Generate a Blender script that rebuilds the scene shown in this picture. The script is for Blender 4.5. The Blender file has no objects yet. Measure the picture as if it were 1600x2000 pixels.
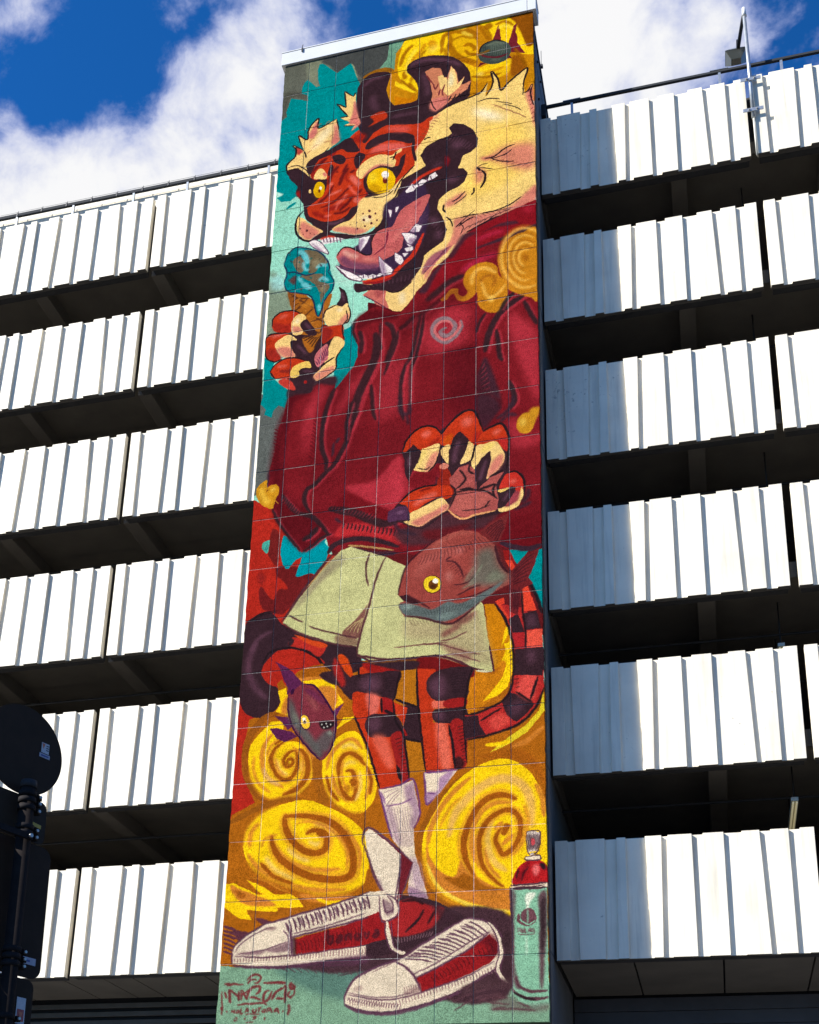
import bpy, bmesh, math, random
import numpy as np
from mathutils import Vector, Matrix
random.seed(7)
SC = bpy.context.scene
COL = SC.collection
K = 0.527            # one concrete block width in metres
GZ = 43.0            # ground lies 43 block widths under the first joint
def W(u, d, z): return Vector((u * K, d * K, (z + GZ) * K))

# ------------------------------------------------------------------ camera
cam_d = bpy.data.cameras.new('camera'); cam = bpy.data.objects.new('camera', cam_d); COL.objects.link(cam)
cam_d.sensor_fit = 'AUTO'; cam_d.sensor_width = 36.0
cam_d.lens = 36.0 * 2536.423 / 2000.0
cam_d.shift_x = (800 - 683.974) / 2000.0
cam_d.shift_y = (1621.471 - 1000) / 2000.0
cam_d.clip_start = 0.1; cam_d.clip_end = 3000
yaw, pitch, roll = 0.28365111, 0.34998261, 0.03876931
f_ = Vector((-math.sin(yaw) * math.cos(pitch), math.cos(yaw) * math.cos(pitch), math.sin(pitch)))
r_ = Vector((math.cos(yaw), math.sin(yaw), 0)); u_ = r_.cross(f_)
r2 = math.cos(roll) * r_ + math.sin(roll) * u_; u2 = -math.sin(roll) * r_ + math.cos(roll) * u_
m = Matrix.Identity(4)
for i in range(3): m[i][0], m[i][1], m[i][2] = r2[i], u2[i], -f_[i]
m.translation = W(12.878735, -31.876552, -39.873189)
cam.matrix_world = m
SC.camera = cam

# ------------------------------------------------------------------ light, sky, exposure
SUN_EL, SUN_AZ = math.radians(34), math.radians(57)      # azimuth left of the wall's outward normal
to_sun = Vector((-math.sin(SUN_AZ) * math.cos(SUN_EL), -math.cos(SUN_AZ) * math.cos(SUN_EL), math.sin(SUN_EL)))
sun_d = bpy.data.lights.new('sun', 'SUN'); sun_d.energy = 5.0; sun_d.angle = math.radians(0.4); sun_d.color = (1.0, 0.955, 0.885)
sun = bpy.data.objects.new('sun', sun_d); COL.objects.link(sun)
sun.rotation_euler = (-to_sun).to_track_quat('-Z', 'Y').to_euler(); sun.location = W(-20, -40, 20)
vs = SC.view_settings
vs.view_transform = 'Standard'; vs.look = 'None'; vs.gamma = 1.0; vs.use_curve_mapping = False
vs.exposure = 1.0
world = bpy.data.worlds.new('World'); SC.world = world; world.use_nodes = True
nt = world.node_tree; nt.nodes.clear()
def N(t, typ, **kw):
    n = t.nodes.new(typ)
    for k, v in kw.items(): setattr(n, k, v)
    return n
def math_(t, op, a, b=None, clamp=False):
    n = N(t, 'ShaderNodeMath', operation=op, use_clamp=clamp)
    for i, v in enumerate((a, b)):
        if v is None: continue
        if hasattr(v, 'links'): t.links.new(v, n.inputs[i])
        else: n.inputs[i].default_value = v
    return n.outputs[0]
sky = N(nt, 'ShaderNodeTexSky', sky_type='NISHITA', sun_disc=False)
sky.sun_elevation = SUN_EL; sky.sun_rotation = math.atan2(to_sun.x, to_sun.y) % (2 * math.pi)
sky.air_density = 1.0; sky.dust_density = 0.3; sky.ozone_density = 3.0
tc = N(nt, 'ShaderNodeTexCoord')
sep = N(nt, 'ShaderNodeSeparateXYZ'); nt.links.new(tc.outputs['Generated'], sep.inputs[0])
zz = math_(nt, 'ADD', math_(nt, 'MAXIMUM', sep.outputs[2], 0.0), 0.12)
cmb = N(nt, 'ShaderNodeCombineXYZ')
nt.links.new(math_(nt, 'DIVIDE', sep.outputs[0], zz), cmb.inputs[0]); nt.links.new(math_(nt, 'DIVIDE', sep.outputs[1], zz), cmb.inputs[1])
def noise(t, vec, scale, detail, rough=0.5, dist=0.0):
    n = N(t, 'ShaderNodeTexNoise'); n.inputs['Scale'].default_value = scale; n.inputs['Detail'].default_value = detail
    n.inputs['Roughness'].default_value = rough; n.inputs['Distortion'].default_value = dist
    if vec is not None: t.links.new(vec, n.inputs['Vector'])
    return n.outputs['Fac']
big = noise(nt, tc.outputs['Generated'], 7.5, 8.0, 0.58, 0.2)
fine = noise(nt, tc.outputs['Generated'], 20.0, 9.0, 0.6, 0.25)
cover = math_(nt, 'ADD', math_(nt, 'MULTIPLY', big, 0.5), math_(nt, 'MULTIPLY', fine, 0.5))
# cloud banks and clear gaps of this sky: direction, angular size, strength
LOBES = [(-0.349, 0.5497, 0.759, 1056.0, -0.19), (-0.39, 0.552, 0.737, 2115.2, -0.13), (0.1061, 0.6281, 0.7709, 6138.9, -0.1), (-0.4099, 0.5793, 0.7045, 7926.5, -0.08), (-0.3878, 0.5865, 0.711, 10680.5, -0.06), (0.071, 0.6462, 0.7599, 2341.5, -0.06), (-0.2783, 0.5778, 0.7672, 353.2, 0.06), (-0.3252, 0.6018, 0.7294, 484.4, 0.19), (-0.0335, 0.6367, 0.7704, 326.6, 0.3), (0.0373, 0.6359, 0.7709, 3148.3, 0.04), (-0.3868, 0.5154, 0.7647, 3737.1, 0.15), (-0.4122, 0.559, 0.7194, 4057.1, 0.09), (-0.4148, 0.5916, 0.6914, 781.2, 0.2), (-0.2729, 0.5608, 0.7817, 2172.1, -0.05), (-0.3178, 0.5403, 0.7791, 6832.8, 0.04), (-0.325, 0.5803, 0.7467, 6216.1, -0.04)]
for (dx, dy, dz, kk, amp) in LOBES:
    dp = N(nt, 'ShaderNodeVectorMath', operation='DOT_PRODUCT'); nt.links.new(tc.outputs['Generated'], dp.inputs[0]); dp.inputs[1].default_value = (dx, dy, dz)
    e = math_(nt, 'EXPONENT', math_(nt, 'MULTIPLY', math_(nt, 'SUBTRACT', dp.outputs['Value'], 1.0), kk))
    cover = math_(nt, 'ADD', cover, math_(nt, 'MULTIPLY', e, amp))
mr = N(nt, 'ShaderNodeMapRange', interpolation_type='SMOOTHSTEP'); nt.links.new(cover, mr.inputs['Value'])
mr.inputs['From Min'].default_value = 0.47; mr.inputs['From Max'].default_value = 0.62
mr2 = N(nt, 'ShaderNodeMapRange', interpolation_type='SMOOTHSTEP'); nt.links.new(cover, mr2.inputs['Value'])
mr2.inputs['From Min'].default_value = 0.52; mr2.inputs['From Max'].default_value = 0.74
ccol = N(nt, 'ShaderNodeMix', data_type='RGBA'); nt.links.new(mr2.outputs[0], ccol.inputs['Factor'])
ccol.inputs['A'].default_value = (0.19, 0.225, 0.38, 1); ccol.inputs['B'].default_value = (0.475, 0.475, 0.48, 1)
skm = N(nt, 'ShaderNodeMix', data_type='RGBA', blend_type='MULTIPLY'); skm.inputs['Factor'].default_value = 1
nt.links.new(sky.outputs[0], skm.inputs['A']); skm.inputs['B'].default_value = (0.10, 0.64, 1.25, 1)
bg1 = N(nt, 'ShaderNodeBackground'); nt.links.new(skm.outputs['Result'], bg1.inputs['Color']); bg1.inputs['Strength'].default_value = 0.068
bg2 = N(nt, 'ShaderNodeBackground'); nt.links.new(ccol.outputs['Result'], bg2.inputs['Color']); bg2.inputs['Strength'].default_value = 1.0
mixs = N(nt, 'ShaderNodeMixShader'); nt.links.new(mr.outputs[0], mixs.inputs[0]); nt.links.new(bg1.outputs[0], mixs.inputs[1]); nt.links.new(bg2.outputs[0], mixs.inputs[2])
out = N(nt, 'ShaderNodeOutputWorld'); nt.links.new(mixs.outputs[0], out.inputs[0])

# ------------------------------------------------------------------ materials
def mat(name, col, rough=0.7, metal=0.0, var=0.0, vscale=3.0, bump=0.0, bscale=40.0, streak=0.0, specks=0.0):
    M = bpy.data.materials.new(name); M.use_nodes = True; t = M.node_tree; b = t.nodes['Principled BSDF']
    b.inputs['Base Color'].default_value = (*col, 1); b.inputs['Roughness'].default_value = rough; b.inputs['Metallic'].default_value = metal
    g = N(t, 'ShaderNodeNewGeometry')
    if var:
        n1 = noise(t, g.outputs['Position'], vscale, 6, 0.6)
        mp = N(t, 'ShaderNodeMapRange'); t.links.new(n1, mp.inputs[0]); mp.inputs[1].default_value = 0.3; mp.inputs[2].default_value = 0.72
        mp.inputs[3].default_value = 1 - var; mp.inputs[4].default_value = 1 + var * 0.4
        v = mp.outputs[0]
        if streak:
            sp = N(t, 'ShaderNodeVectorMath', operation='MULTIPLY'); t.links.new(g.outputs['Position'], sp.inputs[0]); sp.inputs[1].default_value = (9, 9, 0.5)
            n2 = noise(t, sp.outputs[0], 1.0, 5, 0.65)
            mp2 = N(t, 'ShaderNodeMapRange'); t.links.new(n2, mp2.inputs[0]); mp2.inputs[1].default_value = 0.5; mp2.inputs[2].default_value = 0.75
            mp2.inputs[3].default_value = 1; mp2.inputs[4].default_value = 1 - streak
            v = math_(t, 'MULTIPLY', v, mp2.outputs[0])
        if specks:
            n4 = noise(t, g.outputs['Position'], 11.0, 8, 0.75); n5 = noise(t, g.outputs['Position'], 0.55, 3, 0.5)
            a4 = math_(t, 'ADD', math_(t, 'MULTIPLY', n4, 0.8), math_(t, 'MULTIPLY', n5, 0.4))
            mp4 = N(t, 'ShaderNodeMapRange'); t.links.new(a4, mp4.inputs[0])
            for i, q in enumerate((0.75, 0.80, 1.0, 1 - specks)): mp4.inputs[i + 1].default_value = q
            v = math_(t, 'MULTIPLY', v, mp4.outputs[0])
        mx = N(t, 'ShaderNodeMix', data_type='RGBA', blend_type='MULTIPLY'); mx.inputs['Factor'].default_value = 1
        mx.inputs['A'].default_value = (*col, 1); t.links.new(v, mx.inputs['B']); t.links.new(mx.outputs['Result'], b.inputs['Base Color'])
    if bump:
        nb = noise(t, g.outputs['Position'], bscale, 4, 0.6)
        bp = N(t, 'ShaderNodeBump'); bp.inputs['Strength'].default_value = bump; bp.inputs['Distance'].default_value = 0.01
        t.links.new(nb, bp.inputs['Height']); t.links.new(bp.outputs[0], b.inputs['Normal'])
    return M
M_panel = mat('white_panel_paint', (0.83, 0.765, 0.62), 0.55, 0, 0.16, 1.1, 0.15, 90, 0.24, 0.5)
M_undershade = mat('underside_shade', (0.105, 0.098, 0.088), 0.85, 0, 0.30, 1.2, 0.3, 30)  # dark tone standing in for shade below panels and ribs
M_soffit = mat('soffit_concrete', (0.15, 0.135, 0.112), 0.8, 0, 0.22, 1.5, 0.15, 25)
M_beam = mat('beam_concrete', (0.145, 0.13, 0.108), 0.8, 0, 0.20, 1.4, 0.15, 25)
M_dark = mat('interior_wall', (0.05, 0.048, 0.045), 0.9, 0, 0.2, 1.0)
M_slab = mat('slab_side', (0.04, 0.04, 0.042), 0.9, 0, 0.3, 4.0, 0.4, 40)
M_sidepan = mat('tower_side_panel', (0.17, 0.17, 0.17), 0.7, 0, 0.15, 2.0)
M_coping = mat('dark_coping', (0.03, 0.03, 0.033), 0.5)
M_cap = mat('white_cap_metal', (0.60, 0.61, 0.61), 0.4, 0, 0.06, 3.0)
M_galv = mat('galvanised_steel', (0.46, 0.49, 0.51), 0.42, 0.75, 0.22, 12.0)
M_rail = mat('dark_rail_paint', (0.022, 0.025, 0.03), 0.95, 0.0, 0.2, 6.0)
M_wire = mat('wire', (0.05, 0.05, 0.05), 0.5)
M_post = mat('sign_post_paint', (0.016, 0.012, 0.011), 0.95, 0, 0.35, 14.0, 0.1, 60)
M_back = mat('sign_back_paint', (0.030, 0.0185, 0.012), 0.7, 0, 0.25, 6.0)
M_backb = mat('sign_back_bluish', (0.034, 0.024, 0.017), 0.7, 0, 0.25, 6.0)
M_clamp = mat('clamp_steel', (0.014, 0.012, 0.013), 0.8, 0.0, 0.3, 20)
M_bolt = mat('bolt_zinc', (0.36, 0.35, 0.33), 0.4, 0.6)
M_rub = mat('black_cap', (0.012, 0.012, 0.014), 0.8)
M_lampgrey = mat('lamp_grey', (0.16, 0.175, 0.185), 0.5, 0.2, 0.15, 15)
M_lens = mat('lamp_lens', (0.22, 0.21, 0.16), 0.15)
M_arm = mat('lamp_arm_black', (0.02, 0.02, 0.02), 0.5)
M_tube = bpy.data.materials.new('fluorescent_tube'); M_tube.use_nodes = True
_b = M_tube.node_tree.nodes['Principled BSDF']; _b.inputs['Base Color'].default_value = (0.7, 0.66, 0.45, 1); _b.inputs['Emission Color'].default_value = (1, 0.86, 0.5, 1); _b.inputs['Emission Strength'].default_value = 0.13
M_fix = mat('light_housing', (0.5, 0.49, 0.43), 0.5)
M_louvre = mat('louvre_metal', (0.10, 0.10, 0.098), 0.55, 0.1, 0.2, 3.0)
M_clad = mat('dark_cladding', (0.085, 0.09, 0.105), 0.5, 0.1, 0.2, 2.0)
M_asph = mat('asphalt', (0.05, 0.05, 0.052), 0.9, 0, 0.3, 2.0, 0.5, 60)
M_pave = mat('paving', (0.21, 0.20, 0.185), 0.85, 0, 0.25, 2.0, 0.3, 40)
M_kerb = mat('kerb_stone', (0.3, 0.29, 0.28), 0.85, 0, 0.2, 5.0)
M_leaf = mat('leaf', (0.07, 0.11, 0.03), 0.6, 0, 0.3, 40)
M_stk = {n: mat('sticker_' + n, c, 0.5, 0, 0.15, 60) for n, c in dict(white=(0.42, 0.43, 0.46), orange=(0.45, 0.12, 0.05), red=(0.30, 0.04, 0.03), yellow=(0.40, 0.27, 0.02), blue=(0.05, 0.07, 0.22), ink=(0.04, 0.04, 0.05), pale=(0.30, 0.30, 0.36)).items()}

for M_ in (M_back, M_backb, M_post, M_clamp, M_clad, M_louvre, M_sidepan): M_.node_tree.nodes['Principled BSDF'].inputs['Specular IOR Level'].default_value = 0.12

# ------------------------------------------------------------------ mural paint: shapes in wall units (1/200 block), top edge at z = +1.5
PAL = [(152,218,198),(96,99,90),(124,130,110),(70,73,73),(80,80,72),(108,155,130),(0,138,143),(140,150,120),(190,235,222),(185,232,215),(128,146,126),(160,215,215),(105,112,90),(94,99,98),(150,205,190),(176,41,30),(112,32,32),(108,30,32),(140,34,30),(0,150,165),(70,165,150),(40,110,120),(172,98,22),(124,164,138),(80,116,108),(96,28,32),(196,130,14),(250,206,20),(235,180,15),(235,185,20),(140,78,12),(150,84,14),(160,98,8),(205,135,15),(255,225,90),(255,230,120),(255,225,80),(150,95,22),(205,140,20),(200,120,10),(255,215,30),(160,100,10),(112,34,44),(98,30,40),(62,74,70),(96,108,96),(82,95,84),(40,48,48),(110,118,100),(98,34,44),(38,27,32),(84,18,26),(150,34,28),(150,90,8),(255,226,70),(245,208,124),(252,238,208),(246,206,96),(208,118,108),(190,95,95),(243,205,130),(150,80,100),(190,54,27),(120,60,85),(100,45,60),(54,35,42),(98,62,80),(207,128,96),(240,225,180),(120,50,55),(185,70,60),(150,30,30),(215,82,70),(220,95,85),(140,28,25),(95,25,30),(238,188,14),(190,135,10),(255,225,60),(250,245,240),(110,35,25),(255,250,245),(224,112,100),(140,30,26),(92,24,28),(226,96,80),(90,40,50),(226,176,10),(185,130,10),(250,245,235),(100,50,20),(58,40,66),(86,58,90),(120,22,30),(196,96,96),(110,62,92),(232,175,160),(222,135,125),(120,40,60),(222,130,120),(150,60,70),(150,62,72),(205,52,34),(150,30,35),(240,230,232),(90,60,90),(165,140,165),(170,140,165),(110,70,100),(100,65,95),(90,55,80),(205,110,100),(160,70,75),(110,50,70),(170,110,80),(150,96,70),(130,62,60),(120,60,60),(120,50,50),(140,80,60),(122,27,35),(132,22,32),(58,38,50),(188,40,72),(180,38,62),(200,58,74),(46,33,38),(198,128,28),(236,180,80),(165,96,20),(250,205,100),(150,85,25),(160,92,25),(194,56,70),(140,112,120),(205,110,112),(60,36,44),(110,20,28),(200,48,52),(72,44,52),(100,24,30),(104,20,28),(200,140,35),(240,195,80),(200,140,30),(240,195,70),(245,205,90),(130,70,30),(190,130,40),(168,98,32),(80,45,30),(110,62,30),(200,125,40),(0,126,134),(108,94,72),(115,98,78),(112,96,76),(90,60,60),(150,140,110),(155,148,115),(150,140,115),(130,208,218),(30,50,80),(60,60,50),(0,96,100),(70,40,45),(70,40,26),(214,140,54),(70,40,30),(150,35,30),(150,38,34),(120,35,35),(240,200,100),(195,60,50),(160,35,35),(140,35,35),(200,110,115),(110,50,80),(150,40,28),(215,130,110),(245,215,120),(210,90,20),(160,34,30),(185,40,45),(245,215,110),(172,84,80),(190,100,92),(232,165,110),(198,50,40),(240,205,110),(120,30,25),(80,48,76),(130,90,120),(180,45,38),(205,70,30),(160,88,20),(206,126,46),(148,82,24),(238,196,120),(214,140,44),(158,84,20),(160,92,24),(180,100,30),(150,86,24),(165,95,24),(160,90,24),(96,52,66),(196,130,28),(200,134,28),(206,140,30),(200,125,16),(198,125,16),(200,122,22),(225,200,40),(225,170,105),(158,90,22),(190,115,35),(230,180,100),(242,205,70),(180,105,24),(206,138,30),(240,190,40),(198,198,140),(172,156,118),(120,62,62),(130,80,78),(100,52,58),(130,110,100),(118,70,66),(180,160,110),(125,90,76),(82,45,52),(190,150,90),(170,130,80),(70,40,52),(220,215,180),(110,60,60),(110,24,26),(205,70,24),(160,38,36),(150,30,28),(180,110,24),(150,30,32),(222,100,80),(150,34,34),(222,105,85),(224,108,88),(150,32,32),(152,34,34),(178,44,42),(218,80,72),(215,75,66),(215,64,44),(170,38,42),(225,70,48),(226,84,66),(140,28,28),(220,64,44),(96,28,26),(110,90,70),(120,100,80),(112,40,42),(70,28,36),(108,36,40),(60,25,34),(152,68,62),(186,100,92),(196,120,112),(205,130,125),(172,90,80),(98,104,94),(120,128,108),(92,104,104),(140,158,152),(120,138,134),(60,30,36),(150,50,44),(60,28,36),(130,140,118),(80,40,30),(240,205,40),(110,62,24),(60,30,20),(252,246,235),(84,36,40),(60,66,66),(90,36,76),(96,40,84),(122,48,60),(88,90,88),(150,80,80),(88,92,92),(140,152,138),(130,150,125),(100,40,76),(190,190,180),(70,30,60),(240,196,50),(245,240,225),(58,24,58),(232,214,190),(104,58,116),(140,96,150),(150,110,160),(140,112,128),(150,116,150),(150,110,150),(150,104,160),(70,46,54),(60,40,48),(160,38,40),(60,38,46),(226,210,188),(110,34,44),(92,58,78),(120,90,110),(146,30,34),(150,115,115),(130,98,108),(140,110,110),(86,52,72),(72,30,38),(140,112,118),(110,80,90),(96,24,32),(150,118,118),(170,140,135),(175,148,140),(62,42,48),(120,86,92),(130,96,98),(70,24,30),(80,24,30),(120,84,110),(88,58,66),(76,52,58),(70,50,58),(84,60,68),(132,186,158),(92,60,70),(225,232,215),(200,220,200),(110,72,80),(104,66,74),(178,32,36),(228,110,110),(110,20,30),(205,190,180),(100,78,84),(222,92,100),(150,40,50),(190,175,170),(98,66,72),(90,58,66),(112,46,50),(150,190,165)]
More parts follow.
